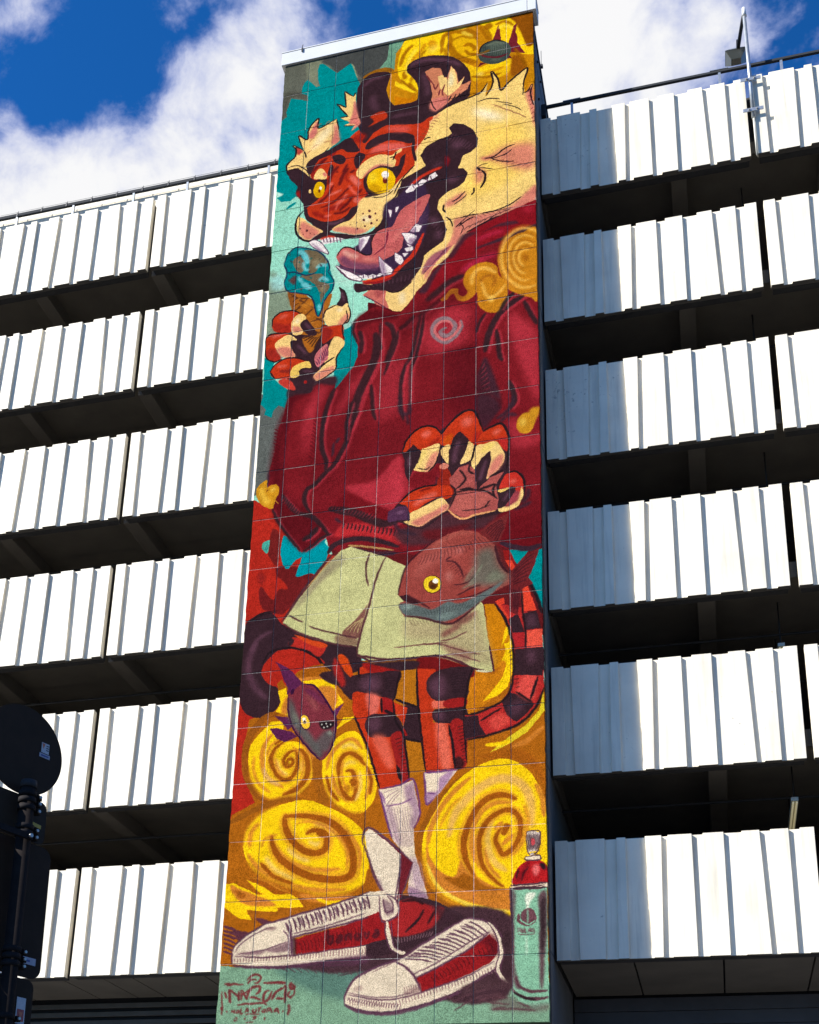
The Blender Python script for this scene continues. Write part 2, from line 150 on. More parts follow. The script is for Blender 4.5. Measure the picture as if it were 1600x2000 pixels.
SHAPES = """P,0,0,1|-753,-894,2054,-9,1896,7041,-96,7010
P,1,0,1|-48,-120,927,-107,867,284,595,314,589,561,-10,532
F,2,17.9,1|174,-17,275,12,393,129,279,115,287,281,245,278,198,183
F,3,8.8,1|311,23,785,6,775,149,716,222,615,302,557,222,512,127,423,184,364,112
F,4,13.3,1|25,280,147,296,193,363,77,322,43,466,25,523
P,5,0,1|785,-3,888,-9,840,276,716,232,769,156
P,6,0,1|18,522,55,496,49,449,78,331,129,350,208,390,198,333,155,307,157,254,167,211,198,188,259,273,287,276,269,203,265,111,277,61,306,67,409,184,504,120,530,160,559,277,585,347,600,476,612,829,288,1173,211,1273,162,1244,123,1277,61,1270,24,1227,71,1201,13,1165,16,847
S,7,0,1,8.4|512,127,534,179,559,277
F,6,0,1|96,1341,118,1313,164,1291,162,1311,126,1336
F,8,4.2,1|21,1180,71,1201,30,1221
F,9,23.5,0.6|451,1820,494,1909,590,2056,593,2127,513,2071,444,1978
F,10,15.8,1|-13,1938,125,1999,158,2054,176,2215,147,2395,-11,2395,-33,2046
F,11,24,0.8|29,1880,90,1901,128,1973,124,2028,37,2010
F,12,20.2,0.7|14,1853,70,1889,31,1913
P,13,0,1|5,2845,211,2844,184,3038,181,3218,142,3411,119,3555,65,3589,4,3615,-12,3186
P,6,0,1|20,2561,94,2606,66,2684,103,2750,192,2841,204,2887,180,2979,140,2950,104,2988,97,3038,47,3007,52,2971,16,2921,26,2863,24,2736
F,14,7.6,1|535,2395,604,2363,606,2425,539,2487
P,6,0,1|537,2441,568,2436,602,2412,610,2456,655,2555,658,2645,648,2718,607,2776,499,2903,493,2763,507,2654,550,2535
P,15,0,1|-76,3561,27,3643,139,3722,245,3901,511,4080,704,4175,549,4931,303,4939,99,5181,183,5752,-35,5891
F,16,3.5,1|145,3876,175,3867,199,3911,209,4026,197,4131,144,4058,135,4016
F,17,3.4,1|197,4138,331,4155,431,4227,389,4352,286,4430,240,4463,123,4411,92,4303,107,4259,161,4337,192,4354,218,4292,272,4292,233,4228,201,4198
F,18,10.3,1|82,4156,127,4189,107,4252,80,4209
P,19,0,1|227,3921,246,3931,298,3991,350,4052,398,4041,444,3998,500,3975,489,4004,524,4048,504,4131,442,4215,406,4204,335,4221,319,4213,326,4174,352,4085,310,4106,271,4154,253,4155,233,4123,213,4047,215,3980
F,20,0,1|130,3938,140,3943,135,4010,121,4031,93,3991,97,3954
S,21,0,1,4.5|110,4006,129,3962
S,21,0,1,4.5|118,4014,133,3983
P,22,0,1|302,4923,419,4786,543,4799,908,4837,1320,4719,1448,4538,1538,4542,1610,4622,1841,5212,1814,6758,-26,6595,-22,5870,22,5714,155,5649,116,5569,62,5357,87,5131,203,5099,273,4969
P,23,0,1|-72,6576,106,6593,394,6580,788,6538,1597,6673,1814,6732,1810,6964,-44,6929
F,24,25,0.8|353,6601,790,6593,847,6650,769,6783,573,6751,399,6664
P,25,0,1|506,3973,949,4068,1405,4027,1860,4158,1849,4778,1494,4738,1436,4536,954,4242,702,4123,544,4102
P,6,0,1|1592,4197,1712,4216,1641,4304
P,6,0,1|1756,4222,1816,4211,1809,4605,1778,4595,1705,4396,1733,4325
P,26,0,1|918,-6,1798,-36,1794,827,1360,698,999,668,831,630,771,411,822,283,832,124
F,27,0,1|918,4,1196,-13,1206,269,1091,209,990,215,923,259,918,311,981,435,993,527,949,514,886,426,850,309,848,219,866,115
F,28,0,1|1203,26,1290,43,1390,136,1398,361,1319,302,1225,257
F,27,0,1|1423,-7,1490,-14,1621,0,1680,99,1742,321,1781,298,1786,404,1639,335,1496,177,1437,69
F,29,0,1|1292,339,1398,414,1489,423,1619,390,1645,433,1606,526,1489,562,1392,552,1359,490
F,27,0,1|1489,405,1632,412,1628,454,1489,458,1398,466,1411,435
F,30,4.2,1|1615,-11,1785,5,1788,282,1742,321,1705,204,1660,75
F,31,8.2,1|1645,380,1703,406,1728,509,1637,561,1628,463
S,32,4.3,0.85,32.8|1152,218,1170,61,1250,40,1344,86,1404,158
S,32,4.2,0.85,48.7|1204,135,1238,234,1305,316,1398,370
S,32,4.2,0.85,27|1305,191,1344,185,1384,233,1371,256
S,32,4.2,0.85,21.6|1318,231,1345,275,1398,299
S,32,4.2,0.85,48.8|1423,38,1463,113,1489,193
S,32,4.3,0.85,27.7|862,259,894,142,953,78
S,32,4.3,0.85,32.9|899,385,898,332,904,307
S,32,4.2,0.85,27.1|927,420,962,492,989,526
S,32,4.2,0.85,54.3|1463,32,1490,85
S,33,8.2,0.8,47.4|1359,560,1424,552,1541,516
S,33,8.3,0.8,21.1|1398,484,1489,484,1586,459
S,33,8.6,0.8,27.6|1042,86,996,172,896,269
S,33,8.6,0.8,55.1|1075,69,1104,168
S,34,25.8,0.7,76.9|1083,126,1111,188
S,35,12.4,0.7,37.1|1398,475,1444,488
S,36,8.5,0.7,27.3|1290,52,1371,121
F,37,0,1|597,292,634,253,729,231,805,253,827,299,793,299,696,271
F,38,8.4,1|794,497,896,535,937,599,871,633,803,588
F,39,8.4,1|778,490,928,567,967,543,969,613,869,625,807,568
S,40,4.3,1,32.7|802,373,871,437,980,520
S,41,4.2,1,16.3|866,373,925,452,980,511
P,42,0,1|1503,206,1529,124,1549,63,1558,142,1565,233
P,42,0,1|1603,289,1627,207,1647,106,1673,88,1663,165,1679,232,1672,265,1726,378,1632,342
P,43,0,1|1404,416,1424,377,1463,393
P,43,0,1|1600,332,1638,400,1587,390
F,44,0,1|1409,294,1424,236,1463,203,1516,199,1588,229,1626,287,1629,341,1593,405,1515,420,1444,383,1414,339
F,45,16.7,0.8|1476,242,1542,226,1587,258,1613,310,1568,340,1502,321
F,46,8.3,0.8|1496,363,1574,368,1548,396,1509,393
S,47,0,0.5,7.5|1443,235,1444,290,1438,342
S,47,0,0.5,7.5|1458,229,1460,294,1452,355
S,47,0,0.5,7.5|1473,236,1474,296,1467,352
S,47,0,0.5,7.5|1488,241,1489,298,1482,352
S,47,0,0.5,7.5|1503,235,1505,302,1496,366
S,47,0,0.5,7.5|1518,247,1519,304,1512,358
S,47,0,0.5,7.5|1533,247,1534,307,1526,363
S,47,0,0.5,7.5|1548,246,1549,310,1541,371
S,47,0,0.5,7.5|1562,257,1563,312,1556,364
S,47,0,0.5,7.4|1577,253,1578,316,1571,374
S,47,0,0.5,7.4|1592,256,1593,318,1585,377
S,47,0,0.5,7.4|1606,266,1607,320,1600,372
S,48,4.2,0.7,16.1|1463,238,1529,222,1594,251
S,49,0,1,16|1424,298,1463,336,1554,363,1613,345
S,50,0,1,10.7|1414,295,1437,222,1516,199,1588,229
P,26,0,1|751,282,827,290,836,646,766,539
P,51,0,1|699,2250,847,2311,917,2363,1002,2267,1111,2106,1116,2427,703,2366
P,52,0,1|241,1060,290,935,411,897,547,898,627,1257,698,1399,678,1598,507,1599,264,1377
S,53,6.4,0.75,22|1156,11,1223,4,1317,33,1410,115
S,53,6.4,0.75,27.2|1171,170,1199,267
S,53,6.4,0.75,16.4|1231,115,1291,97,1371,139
S,53,6.3,0.75,21.5|1489,282,1424,298,1358,278
S,53,6.4,0.75,21.9|1011,230,972,326,940,424
S,53,6.4,0.75,22|1043,150,990,224
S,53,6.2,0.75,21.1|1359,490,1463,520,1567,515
S,53,6.3,0.75,21.6|1523,60,1588,44,1647,98
S,53,6.2,0.75,26.3|1652,312,1703,415,1734,511
S,53,6.4,0.75,32.9|1196,24,1217,111,1198,196
S,54,8.6,0.75,27.5|981,113,923,222,912,345
S,54,8.6,0.75,22|1236,9,1330,28
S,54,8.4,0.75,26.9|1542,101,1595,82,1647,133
P,55,0,1|1086,778,1119,765,1204,715,1347,677,1425,647,1473,575,1457,691,1489,640,1509,576,1497,482,1541,559,1561,668,1618,607,1737,516,1714,634,1719,738,1745,711,1770,676,1757,749,1778,856,1806,872,1797,1556,1771,1660,1605,1723,1402,1801,1328,1839,1218,2001,1119,2080,1077,2171,1016,2234,922,2230,835,2288,778,2254,726,2212,658,2105,738,1989,720,1423,847,1248,942,1147,967,1061,978,971,1028,839
F,56,36.2,1|1373,779,1476,824,1572,901,1584,963,1502,924,1412,858
F,57,54.7,0.8|1425,962,1648,955,1740,1104,1738,1349,1551,1503,1364,1538,1300,1401,1426,1269
F,58,11.9,0.9|1745,711,1770,676,1787,867,1784,1058,1755,900,1725,757
F,58,16.4,0.8|967,1069,981,955,1035,841,1119,770,1152,770,1087,821,1036,901,1012,1013
F,58,38.8,0.85|1489,1228,1602,1167,1777,1196,1774,1390,1676,1381,1539,1282
F,59,15.7,0.9|1426,1220,1527,1230,1489,1253,1445,1250
F,58,15.2,0.9|1252,1703,1315,1694,1427,1696,1612,1677,1779,1535,1777,1670,1605,1727,1402,1805,1322,1845,1218,2009,1119,2088,1077,2155,1075,2070,1204,1912,1247,1804
F,58,19.4,0.9|1194,1553,1263,1505,1326,1488,1301,1547,1213,1590
F,58,23.4,0.8|1394,1294,1457,1343,1445,1413,1401,1434
F,60,3.8,1|1188,1632,1214,1654,1252,1727,1240,1787,1191,1886,1086,1956,1024,2028,1004,2109,983,2174,934,2217,966,2224,1032,2123,1075,2039,1204,1905,1241,1819,1240,1724
F,61,7.6,0.9|1074,2008,1130,1950,1217,1923,1192,1972,1106,2046,1044,2102
F,60,3.8,1|1077,2155,1143,2023,1217,1954,1260,1902,1218,2009,1119,2088
F,62,0,1|407,948,452,899,524,814,583,761,664,748,811,735,1011,746,1078,824,1054,945,990,1039,980,1178,923,1264,879,1319,630,1341,612,1583,304,1511,250,1366,335,1303,348,1146,259,1005,310,923
P,62,0,1|993,727,1112,742,1100,799,1022,855,978,971,967,1069,908,1071,806,943,834,753
S,50,0,1,13.1|1119,770,1204,715,1347,677,1425,647,1470,578
S,50,0,1,13|1460,692,1489,640,1509,576,1497,482,1541,559,1561,668,1618,607,1737,516,1714,634,1709,753
S,50,0,1,12.8|1713,736,1744,720,1770,676,1757,749,1777,864
S,50,0,1,8.3|1399,726,1476,718,1553,743
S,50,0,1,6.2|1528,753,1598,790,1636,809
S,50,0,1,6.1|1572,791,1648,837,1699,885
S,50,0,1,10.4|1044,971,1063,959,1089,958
S,50,0,1,10|1451,1235,1514,1235,1590,1180,1652,1164
S,50,0,1,7.5|1489,1249,1583,1236,1633,1200
S,50,0,1,9|1495,1246,1564,1288,1645,1309
S,50,0,1,6|1407,1297,1445,1282,1476,1282
S,50,0,1,6|1394,1302,1457,1318,1508,1339
S,50,0,1,14.9|1432,1328,1457,1375,1451,1430,1426,1481
S,50,0,1,12.4|1382,1462,1382,1502,1364,1522
S,50,0,1,15|1426,1335,1401,1296
S,50,0,1,9.9|1238,1548,1276,1533,1326,1480
S,50,0,1,6.5|1251,1575,1301,1547,1338,1508
S,50,0,1,12.4|1187,1560,1182,1598,1201,1627
S,50,0,1,9.7|1439,1691,1526,1688,1612,1661,1692,1610
S,50,0,1,6.4|1296,1697,1352,1687,1414,1690
S,50,0,1,10.8|1284,1766,1340,1723,1383,1710
S,50,0,1,5.9|1296,1753,1315,1718,1389,1656
S,50,0,1,14.5|1334,1825,1402,1797,1489,1758,1605,1727,1771,1668
S,50,0,1,9.8|1201,1667,1233,1706,1246,1757
S,50,0,1,5.8|1390,1798,1458,1775,1538,1707
S,50,0,1,6.3|1297,1832,1315,1781,1302,1754
S,50,0,1,9.8|1265,1769,1302,1731
S,63,0,1,5.8|1060,2101,1073,2076,1090,2057
S,63,0,1,5.8|1070,2089,1086,2061,1106,2040
S,63,0,1,5.8|1083,2071,1099,2048,1118,2029
S,63,0,1,5.8|1096,2055,1112,2034,1131,2017
S,63,0,1,5.8|1106,2043,1125,2019,1147,2001
S,63,0,1,5.8|1121,2024,1138,2005,1157,1992
S,63,0,1,5.8|1133,2010,1150,1991,1172,1978
S,63,0,1,5.8|1143,1995,1163,1977,1187,1964
S,63,0,1,5.8|1159,1978,1176,1963,1197,1954
S,63,0,1,5.8|1169,1964,1189,1948,1213,1939
S,63,0,1,5.8|1181,1948,1202,1934,1226,1927
S,63,0,1,5.8|1196,1931,1215,1920,1237,1915
S,64,0,1,7.2|989,2152,1020,2143,1034,2231
S,64,0,1,7.2|983,2166,996,2200,1022,2236
F,65,0,1|912,309,943,237,1044,211,1199,251,1279,317,1342,415,1358,507,1353,627,1334,674,1204,711,1119,770,1067,781,1014,810,835,779,597,707,641,614,790,602,964,606,997,563,984,436
F,65,0,1|561,429,569,360,621,285,696,262,793,294,780,393,773,453,807,568,876,631,982,626,1035,605,1039,805,879,775,779,770,646,825,582,734,562,554
S,66,12.8,0.8,32.7|937,272,997,244,1092,254,1226,311,1293,374
S,66,16.9,0.7,32.4|1020,358,1055,474,1063,581
S,66,13,0.7,27.7|603,370,663,315,752,314
S,66,21.3,0.6,49.2|682,463,677,533,714,613
S,66,16.7,0.6,32.1|811,709,911,701,1010,711
P,67,0,1|1041,355,1093,330,1160,358,1187,441,1200,392,1224,350,1263,428,1273,518,1316,473,1294,546,1362,526,1333,596,1262,645,1119,739,1078,694,1096,573,1078,463
P,60,0,1|1131,425,1161,416,1201,471,1226,355,1263,445,1267,534,1316,478,1287,557,1242,596,1203,620,1149,535
F,68,12.5,1|1220,398,1241,483,1228,540,1208,517
P,65,0,1|1146,341,1174,442,1194,447,1221,363,1186,335
F,58,12.4,1|1079,698,1097,625,1190,625,1203,672,1125,737
S,69,0,1,10.7|1135,488,1116,535,1095,468
S,69,0,1,10.7|1182,510,1163,574,1170,611
S,69,0,1,10.7|1149,544,1137,602
S,69,0,1,10.8|1047,383,1095,476
S,50,0,1,7.9|1227,623,1218,647,1206,667
S,50,0,1,7.9|1258,617,1246,646,1230,670
S,50,0,1,7.9|1286,616,1274,644,1258,666
S,50,0,1,7.9|1315,615,1302,642,1285,663
S,50,0,1,7.9|1346,608,1330,641,1308,667
S,50,0,1,8|1084,613,1098,678,1125,728
P,60,0,1|474,374,494,393,534,440,555,406,556,552,582,647,598,704,532,756,557,710,475,693,522,675,447,611,502,608,418,483,489,529
F,58,8.5,1|543,496,556,499,582,647,598,704,535,752,557,706,512,681,536,600
S,50,0,1,10|472,374,489,525
S,50,0,1,10|474,374,534,440
S,50,0,1,9.9|418,479,502,608
S,50,0,1,10|418,474,489,529
S,50,0,1,9.9|447,611,509,614
S,50,0,1,9.8|475,693,554,714
S,50,0,1,10|534,444,555,406
P,60,0,1|87,1004,85,943,136,887,141,819,122,781,200,847,156,704,221,752,225,657,288,579,297,667,424,615,440,723,453,822,377,880,289,918,230,971,264,1108,177,1010
F,58,8.6,1|225,736,243,670,289,595,286,708,254,752
F,58,12.8,1|411,654,434,695,453,822,395,837,408,741
F,70,4.3,1|135,795,193,850,156,875,143,828
F,56,25.7,0.6|307,714,361,675,402,669,365,764,286,848,252,847
S,50,0,1,12.1|89,1030,81,951,136,887,141,819,122,781,200,847
S,50,0,1,12.1|189,831,155,700,219,752,225,657,291,577,297,667,423,613
S,50,0,1,8.2|424,618,445,724
S,50,0,1,10.9|203,852,221,917
S,50,0,1,8.1|92,971,161,971,226,1031,257,1098
S,50,0,1,6.5|337,913,382,855
F,65,0,1|86,1012,107,992,163,997,213,1044,264,1108,300,1134,327,1132,389,1156,386,1240,362,1318,310,1363,237,1388,213,1315,161,1218,168,1161,112,1079
F,71,8.4,1|161,1218,187,1199,191,1268
F,65,0,1|225,1013,230,963,289,918,410,871,477,828,531,816,566,869,596,954,522,943,466,903,372,939,305,965,256,1072
F,65,0,1|407,948,468,953,505,999,478,1039,423,1003
F,65,0,1|380,1103,396,1022,422,1054,401,1117
F,65,0,1|571,1075,563,1005,597,967,642,1000,620,1053,588,1105
F,65,0,1|614,864,652,796,697,748,797,723,944,728,1038,745,1025,793,879,766,778,761,699,809,641,888
F,65,0,1|636,930,668,878,747,843,881,853,975,912,950,973,816,908,717,938,657,952
F,62,4.2,1|667,653,761,635,783,702,717,727,650,753,690,711
F,72,16.6,1|779,787,913,806,947,858,848,848
F,73,16.5,1|736,930,883,952,911,1001,752,994,671,990
S,65,0,1,20.9|975,925,971,1034,992,1140
F,74,12.6,0.7|545,829,611,794,646,829,601,878
S,75,4.1,0.9,21.2|467,1268,482,1137,519,1045
S,75,4.1,0.9,21.1|514,1263,530,1149,575,1110
S,75,4.2,0.9,21.3|447,1086,438,1193
S,75,4.1,0.9,21|536,1318,559,1224,584,1179
S,75,4.2,0.9,27|373,956,320,994,269,1058
F,65,0,1|637,1259,645,1186,709,1131,782,1116,868,1150,886,1088,919,1058,914,1128,889,1214,858,1264,853,1338,809,1384,730,1386,670,1342
F,60,0,1|584,1163,592,1110,647,1048,732,1019,819,1045,858,1017,892,1001,888,1029,836,1058,854,1100,839,1151,755,1117,690,1139,644,1178,619,1205
F,58,8.2,1|644,1169,709,1110,795,1119,842,1143,755,1122,690,1143,638,1193
S,50,0,1,10.5|813,1065,840,1063,834,1091
S,50,0,1,10.5|858,1021,840,1063
F,76,0,1|851,1236,855,1286,839,1329,808,1357,766,1364,723,1349,687,1314,664,1267,660,1217,676,1173,707,1146,749,1139,793,1154,829,1189
F,77,12.1,0.7|766,1344,757,1355,742,1358,722,1352,703,1339,687,1320,678,1300,677,1283,685,1271,701,1269,721,1275,740,1288,756,1307,765,1327
F,78,20.4,0.7|725,1215,723,1232,716,1245,706,1250,694,1247,683,1237,675,1220,672,1201,674,1184,681,1171,691,1165,703,1168,714,1179,722,1196
F,79,0,1|809,1212,807,1225,801,1233,791,1237,779,1234,769,1226,762,1213,759,1200,761,1187,768,1178,778,1175,789,1178,799,1186,806,1198
F,80,0,1|800,1260,799,1273,795,1282,789,1286,782,1284,775,1277,770,1265,768,1252,770,1239,774,1230,780,1226,787,1227,794,1235,798,1246
F,81,8.1,0.7|801,1234,800,1241,797,1247,792,1249,786,1247,780,1243,776,1235,775,1227,776,1219,779,1214,785,1211,791,1213,796,1218,800,1225
F,62,0,1|381,1146,420,1105,556,1139,648,1296,645,1394,607,1443,543,1493,477,1510,371,1502,288,1449,247,1369,321,1308,372,1236
S,82,8.2,0.8,42|543,1152,593,1232,614,1254
S,82,8.2,0.8,26.1|433,1401,485,1364,529,1308
S,82,8.1,0.8,41.5|571,1368,605,1384,632,1399
S,82,8.2,0.8,21.1|388,1299,441,1278,487,1264
S,82,8.3,0.8,26.5|397,1200,424,1190
S,83,8.2,0.8,41.8|367,1418,433,1409,533,1400
S,83,8.2,0.8,15.7|470,1335,537,1335,596,1324
S,83,8.3,0.8,15.9|539,1210,510,1161,528,1115
S,83,8.2,0.8,31.4|286,1407,342,1454,396,1483
F,65,0,1|700,1371,700,1381,696,1391,687,1398,675,1400,664,1398,654,1392,648,1382,648,1371,652,1362,661,1355,673,1352,685,1355,694,1361
S,84,4.2,0.85,26.6|384,1197,413,1103,458,1046
S,84,4.1,0.85,26.5|466,1226,489,1139,527,1081
S,84,4.1,0.85,21.1|323,1341,388,1290,425,1207
S,84,4.1,0.85,15.7|338,1387,431,1359,508,1286,560,1240
S,84,4.1,0.85,20.8|564,1341,526,1398,475,1444
S,84,4.1,0.85,20.8|603,1326,628,1291
S,84,4.1,0.85,20.8|435,1459,502,1459,554,1430
S,85,6.1,0.8,15.7|448,1438,472,1369,517,1338
S,85,6.1,0.8,20.9|533,1234,562,1291,604,1343
S,85,6.1,0.8,20.8|369,1469,422,1465
F,65,0,1|227,1377,247,1373,260,1426,288,1458,371,1510,451,1521,523,1497,561,1440,623,1426,602,1482,545,1543,467,1573,434,1594,402,1616,348,1591,291,1516,241,1455
S,66,8.1,0.8,20.7|399,1533,452,1546,518,1520
F,60,0,1|185,1429,227,1452,263,1493,319,1547,369,1596,309,1619,277,1646,229,1618,194,1568,181,1490
F,58,12.2,0.9|215,1474,278,1521,348,1595,270,1642,206,1570
F,60,0,1|431,1596,479,1560,558,1537,596,1489,610,1435,685,1419,752,1444,778,1508,772,1571,731,1627,667,1668,602,1675,522,1645
F,58,12,0.9|431,1596,507,1583,607,1622,680,1659,602,1675,522,1645
F,56,20,0.7|624,1537,676,1533,703,1572,665,1587
F,86,0,1|701,1547,700,1553,697,1558,692,1559,687,1558,683,1554,679,1548,678,1541,679,1535,682,1530,686,1528,691,1530,696,1534,699,1540
F,86,0,1|658,1565,657,1570,655,1573,652,1575,648,1574,644,1571,642,1566,641,1561,641,1556,644,1553,647,1551,651,1552,654,1555,657,1560
F,86,0,1|735,1526,734,1530,732,1533,730,1534,727,1533,724,1531,722,1527,721,1523,722,1519,724,1517,726,1515,729,1516,732,1518,734,1522
F,86,0,1|694,1496,693,1501,691,1505,687,1507,683,1506,679,1502,676,1497,675,1492,676,1486,678,1483,682,1481,686,1482,690,1485,693,1490
F,86,0,1|709,1605,708,1610,706,1613,703,1614,700,1614,696,1611,694,1607,693,1602,694,1597,696,1594,699,1593,702,1593,706,1596,708,1600
F,86,0,1|745,1586,745,1589,743,1591,741,1592,738,1592,736,1590,734,1586,734,1583,734,1579,736,1577,738,1576,741,1577,743,1579,745,1582
F,86,0,1|648,1510,648,1513,646,1516,644,1517,641,1516,639,1514,637,1511,636,1507,637,1504,638,1501,641,1500,643,1501,646,1503,648,1506
F,86,0,1|664,1619,663,1622,662,1625,659,1626,657,1625,654,1623,653,1620,652,1616,652,1613,654,1611,656,1610,659,1610,661,1612,663,1615
F,86,0,1|733,1471,733,1473,732,1475,731,1476,729,1475,727,1474,726,1472,726,1469,726,1467,727,1465,728,1465,730,1465,732,1467,733,1469
F,86,0,1|759,1505,758,1507,757,1509,756,1509,754,1509,752,1508,751,1505,751,1503,751,1501,752,1499,754,1498,755,1499,757,1500,758,1502
F,86,0,1|606,1573,606,1575,604,1577,603,1578,601,1577,600,1576,598,1574,598,1571,598,1569,599,1567,601,1567,603,1567,604,1569,605,1571
F,86,0,1|612,1627,612,1630,611,1633,608,1634,606,1633,604,1631,602,1628,602,1625,602,1622,604,1620,606,1619,608,1619,610,1621,612,1624
F,86,0,1|264,1563,263,1567,261,1570,258,1572,255,1571,252,1568,250,1564,249,1560,249,1556,251,1553,254,1551,257,1552,261,1555,263,1559
F,86,0,1|213,1535,213,1538,211,1540,209,1541,207,1541,205,1539,203,1536,202,1533,203,1530,204,1527,206,1526,209,1527,211,1529,213,1532
F,86,0,1|235,1589,235,1592,234,1593,232,1594,230,1594,228,1592,227,1590,227,1587,227,1585,228,1584,230,1583,231,1583,233,1585,234,1587
F,86,0,1|285,1589,285,1591,284,1593,282,1593,280,1593,279,1591,277,1589,277,1587,277,1584,278,1583,280,1582,282,1583,283,1584,285,1586
F,86,0,1|312,1607,312,1609,311,1610,310,1611,308,1611,307,1609,306,1608,305,1606,306,1604,306,1602,308,1602,309,1602,311,1603,312,1605
F,86,0,1|562,1579,562,1581,561,1582,560,1582,559,1582,558,1581,557,1580,557,1578,557,1576,558,1575,559,1575,560,1575,561,1576,562,1578
S,50,0,1,15.5|230,1378,189,1426,174,1497,194,1592,271,1655,336,1625,402,1620,483,1646,603,1686,694,1683,764,1626,787,1551,779,1475
F,60,4,1|607,1443,631,1374,671,1376,763,1381,792,1470,767,1513
P,60,0,1|658,1401,710,1377,815,1361,853,1313,903,1251,923,1247,993,1173,1019,1155,1001,1250,956,1289,886,1354,862,1414,778,1466,751,1436
S,50,0,1,10.2|792,1470,855,1420,886,1346,943,1285
S,50,0,1,7.7|697,1382,783,1394,847,1352
S,50,0,1,10.3|848,1386,897,1274,986,1172
F,87,0,1|365,1243,358,1271,345,1289,328,1295,310,1287,296,1267,287,1238,286,1207,293,1179,306,1160,323,1154,341,1163,355,1183,364,1212
F,88,12.4,0.7|350,1273,348,1283,341,1290,330,1292,318,1289,307,1282,299,1271,295,1260,298,1249,305,1242,315,1240,328,1243,339,1250,347,1261
F,89,0,1|345,1215,345,1221,342,1226,339,1228,334,1227,330,1223,327,1217,326,1210,327,1203,329,1199,333,1197,337,1198,341,1202,344,1208
F,90,0,1|335,1237,334,1244,332,1248,329,1251,326,1250,322,1246,320,1240,318,1233,319,1227,321,1222,324,1220,328,1221,331,1225,334,1230
F,60,0,1|282,1113,309,1043,343,1047,374,1102,369,1139,327,1132
F,60,0,1|271,1224,271,1232,268,1238,265,1241,260,1240,256,1235,253,1228,252,1220,253,1212,255,1206,259,1203,263,1204,267,1209,270,1216
S,58,4.2,1,21.4|351,1079,367,1117
P,65,0,1|870,1418,900,1277,977,1239,1061,1202,1023,1100,1064,1027,1148,990,1207,980,1232,962,1212,905,1244,876,1309,898,1374,965,1409,1050,1403,1123,1362,1154,1311,1174,1277,1277,1312,1282,1343,1330,1325,1391,1287,1431,1199,1466,1152,1511,1142,1581,1182,1671,1208,1772,1185,1861,1085,1929,1024,1993,1002,2093,965,2178,883,2199,775,2176,709,2092,769,1949,718,1858,706,1696,766,1633,791,1554,795,1478
F,91,7.8,1|702,1733,771,1668,788,1470,881,1410,1021,1280,1090,1566,1032,1871,865,2038,783,2059,654,2031,494,1917,580,1785
F,92,23.4,0.7|996,1554,1040,1516,1056,1681,1024,1690,974,1710
S,66,19.4,0.7,59.5|1100,1643,1126,1689,1126,1713
S,66,19.2,0.7,44.2|1146,1765,1159,1840
S,66,20,0.7,61.5|1233,1071,1310,1074
S,66,19.7,0.7,50.4|1210,1346,1274,1379
S,66,18.9,0.7,58.2|933,2171,982,2104
S,66,20,0.7,25.6|1106,1230,1170,1196
F,65,0,1|601,2086,630,2084,721,2115,848,2135,942,2085,997,2004,1058,1924,1047,2031,974,2146,907,2205,818,2186,709,2156,633,2159,606,2130
F,93,8,1|1192,1144,1222,1184,1209,1239,1193,1227
P,65,0,1|349,1603,402,1606,483,1639,523,1655,616,1687,694,1683,764,1626,791,1560,816,1646,721,1721,696,1747,682,1712,616,1707,524,1696,444,1659,377,1644,311,1664,271,1657
F,94,0,1|472,1825,508,1769,560,1773,620,1820,674,1864,716,1855,708,1750,746,1678,810,1665,848,1654,897,1544,961,1495,1088,1446,1064,1552,1027,1632,991,1703,928,1760,911,1860,849,1909,773,1939,748,1981,586,1953,507,1904
F,95,15.6,0.85|497,1839,537,1839,584,1890,683,1935,754,1951,755,1998,587,1961,513,1906
S,96,11.8,0.8,35.3|515,1791,569,1839,622,1866
S,97,15.6,0.7,29.9|649,1888,746,1918
S,98,0,1,12.5|817,1679,812,1758,795,1818,726,1873
S,99,19.5,0.6,40|858,1784,914,1717,1001,1601
S,50,0,1,10.1|474,1825,508,1769,560,1771,620,1818,674,1862,712,1855
S,50,0,1,8.1|712,1855,708,1750,746,1678,810,1665
S,100,3.9,1,15.1|994,1543,1031,1495
S,66,0,0.45,11.4|1242,963,1229,996,1211,1023
S,66,0,0.45,11.3|1262,975,1246,1012,1224,1042
S,66,0,0.45,11.3|1279,994,1263,1026,1242,1052
S,66,0,0.45,11.3|1296,1013,1280,1041,1259,1064
S,66,0,0.45,11.3|1317,1026,1297,1057,1272,1081
S,66,0,0.45,11.3|1331,1046,1314,1071,1292,1089
S,66,0,0.45,11.2|1350,1062,1330,1086,1307,1103
S,66,0,0.45,11.2|1369,1078,1347,1101,1321,1118
S,66,0,0.45,11.2|1383,1097,1364,1116,1341,1127
S,66,0,0.4,11|1066,1590,1059,1602,1050,1612
S,66,0,0.4,11|1082,1612,1074,1627,1063,1639
S,66,0,0.4,11|1097,1636,1089,1651,1078,1662
S,66,0,0.4,10.9|1112,1660,1103,1675,1092,1686
S,66,0,0.4,10.9|1129,1682,1118,1699,1104,1712
S,66,0,0.4,10.9|1142,1708,1132,1722,1120,1734
S,66,0,0.4,10.8|1158,1731,1147,1746,1133,1758
S,66,0,0.4,10.8|1174,1753,1162,1770,1146,1783
S,66,0,0.4,10.8|1187,1778,1176,1793,1162,1805
S,66,0,0.4,9.8|659,2119,670,2127,680,2136
S,66,0,0.4,9.8|686,2114,698,2125,708,2138
S,66,0,0.4,9.8|716,2111,725,2123,733,2136
S,66,0,0.4,9.8|745,2108,752,2121,758,2135
S,66,0,0.4,9.8|772,2103,780,2120,785,2138
S,66,0,0.4,9.8|802,2101,807,2118,809,2134
S,66,0,0.4,9.8|830,2097,834,2116,835,2135
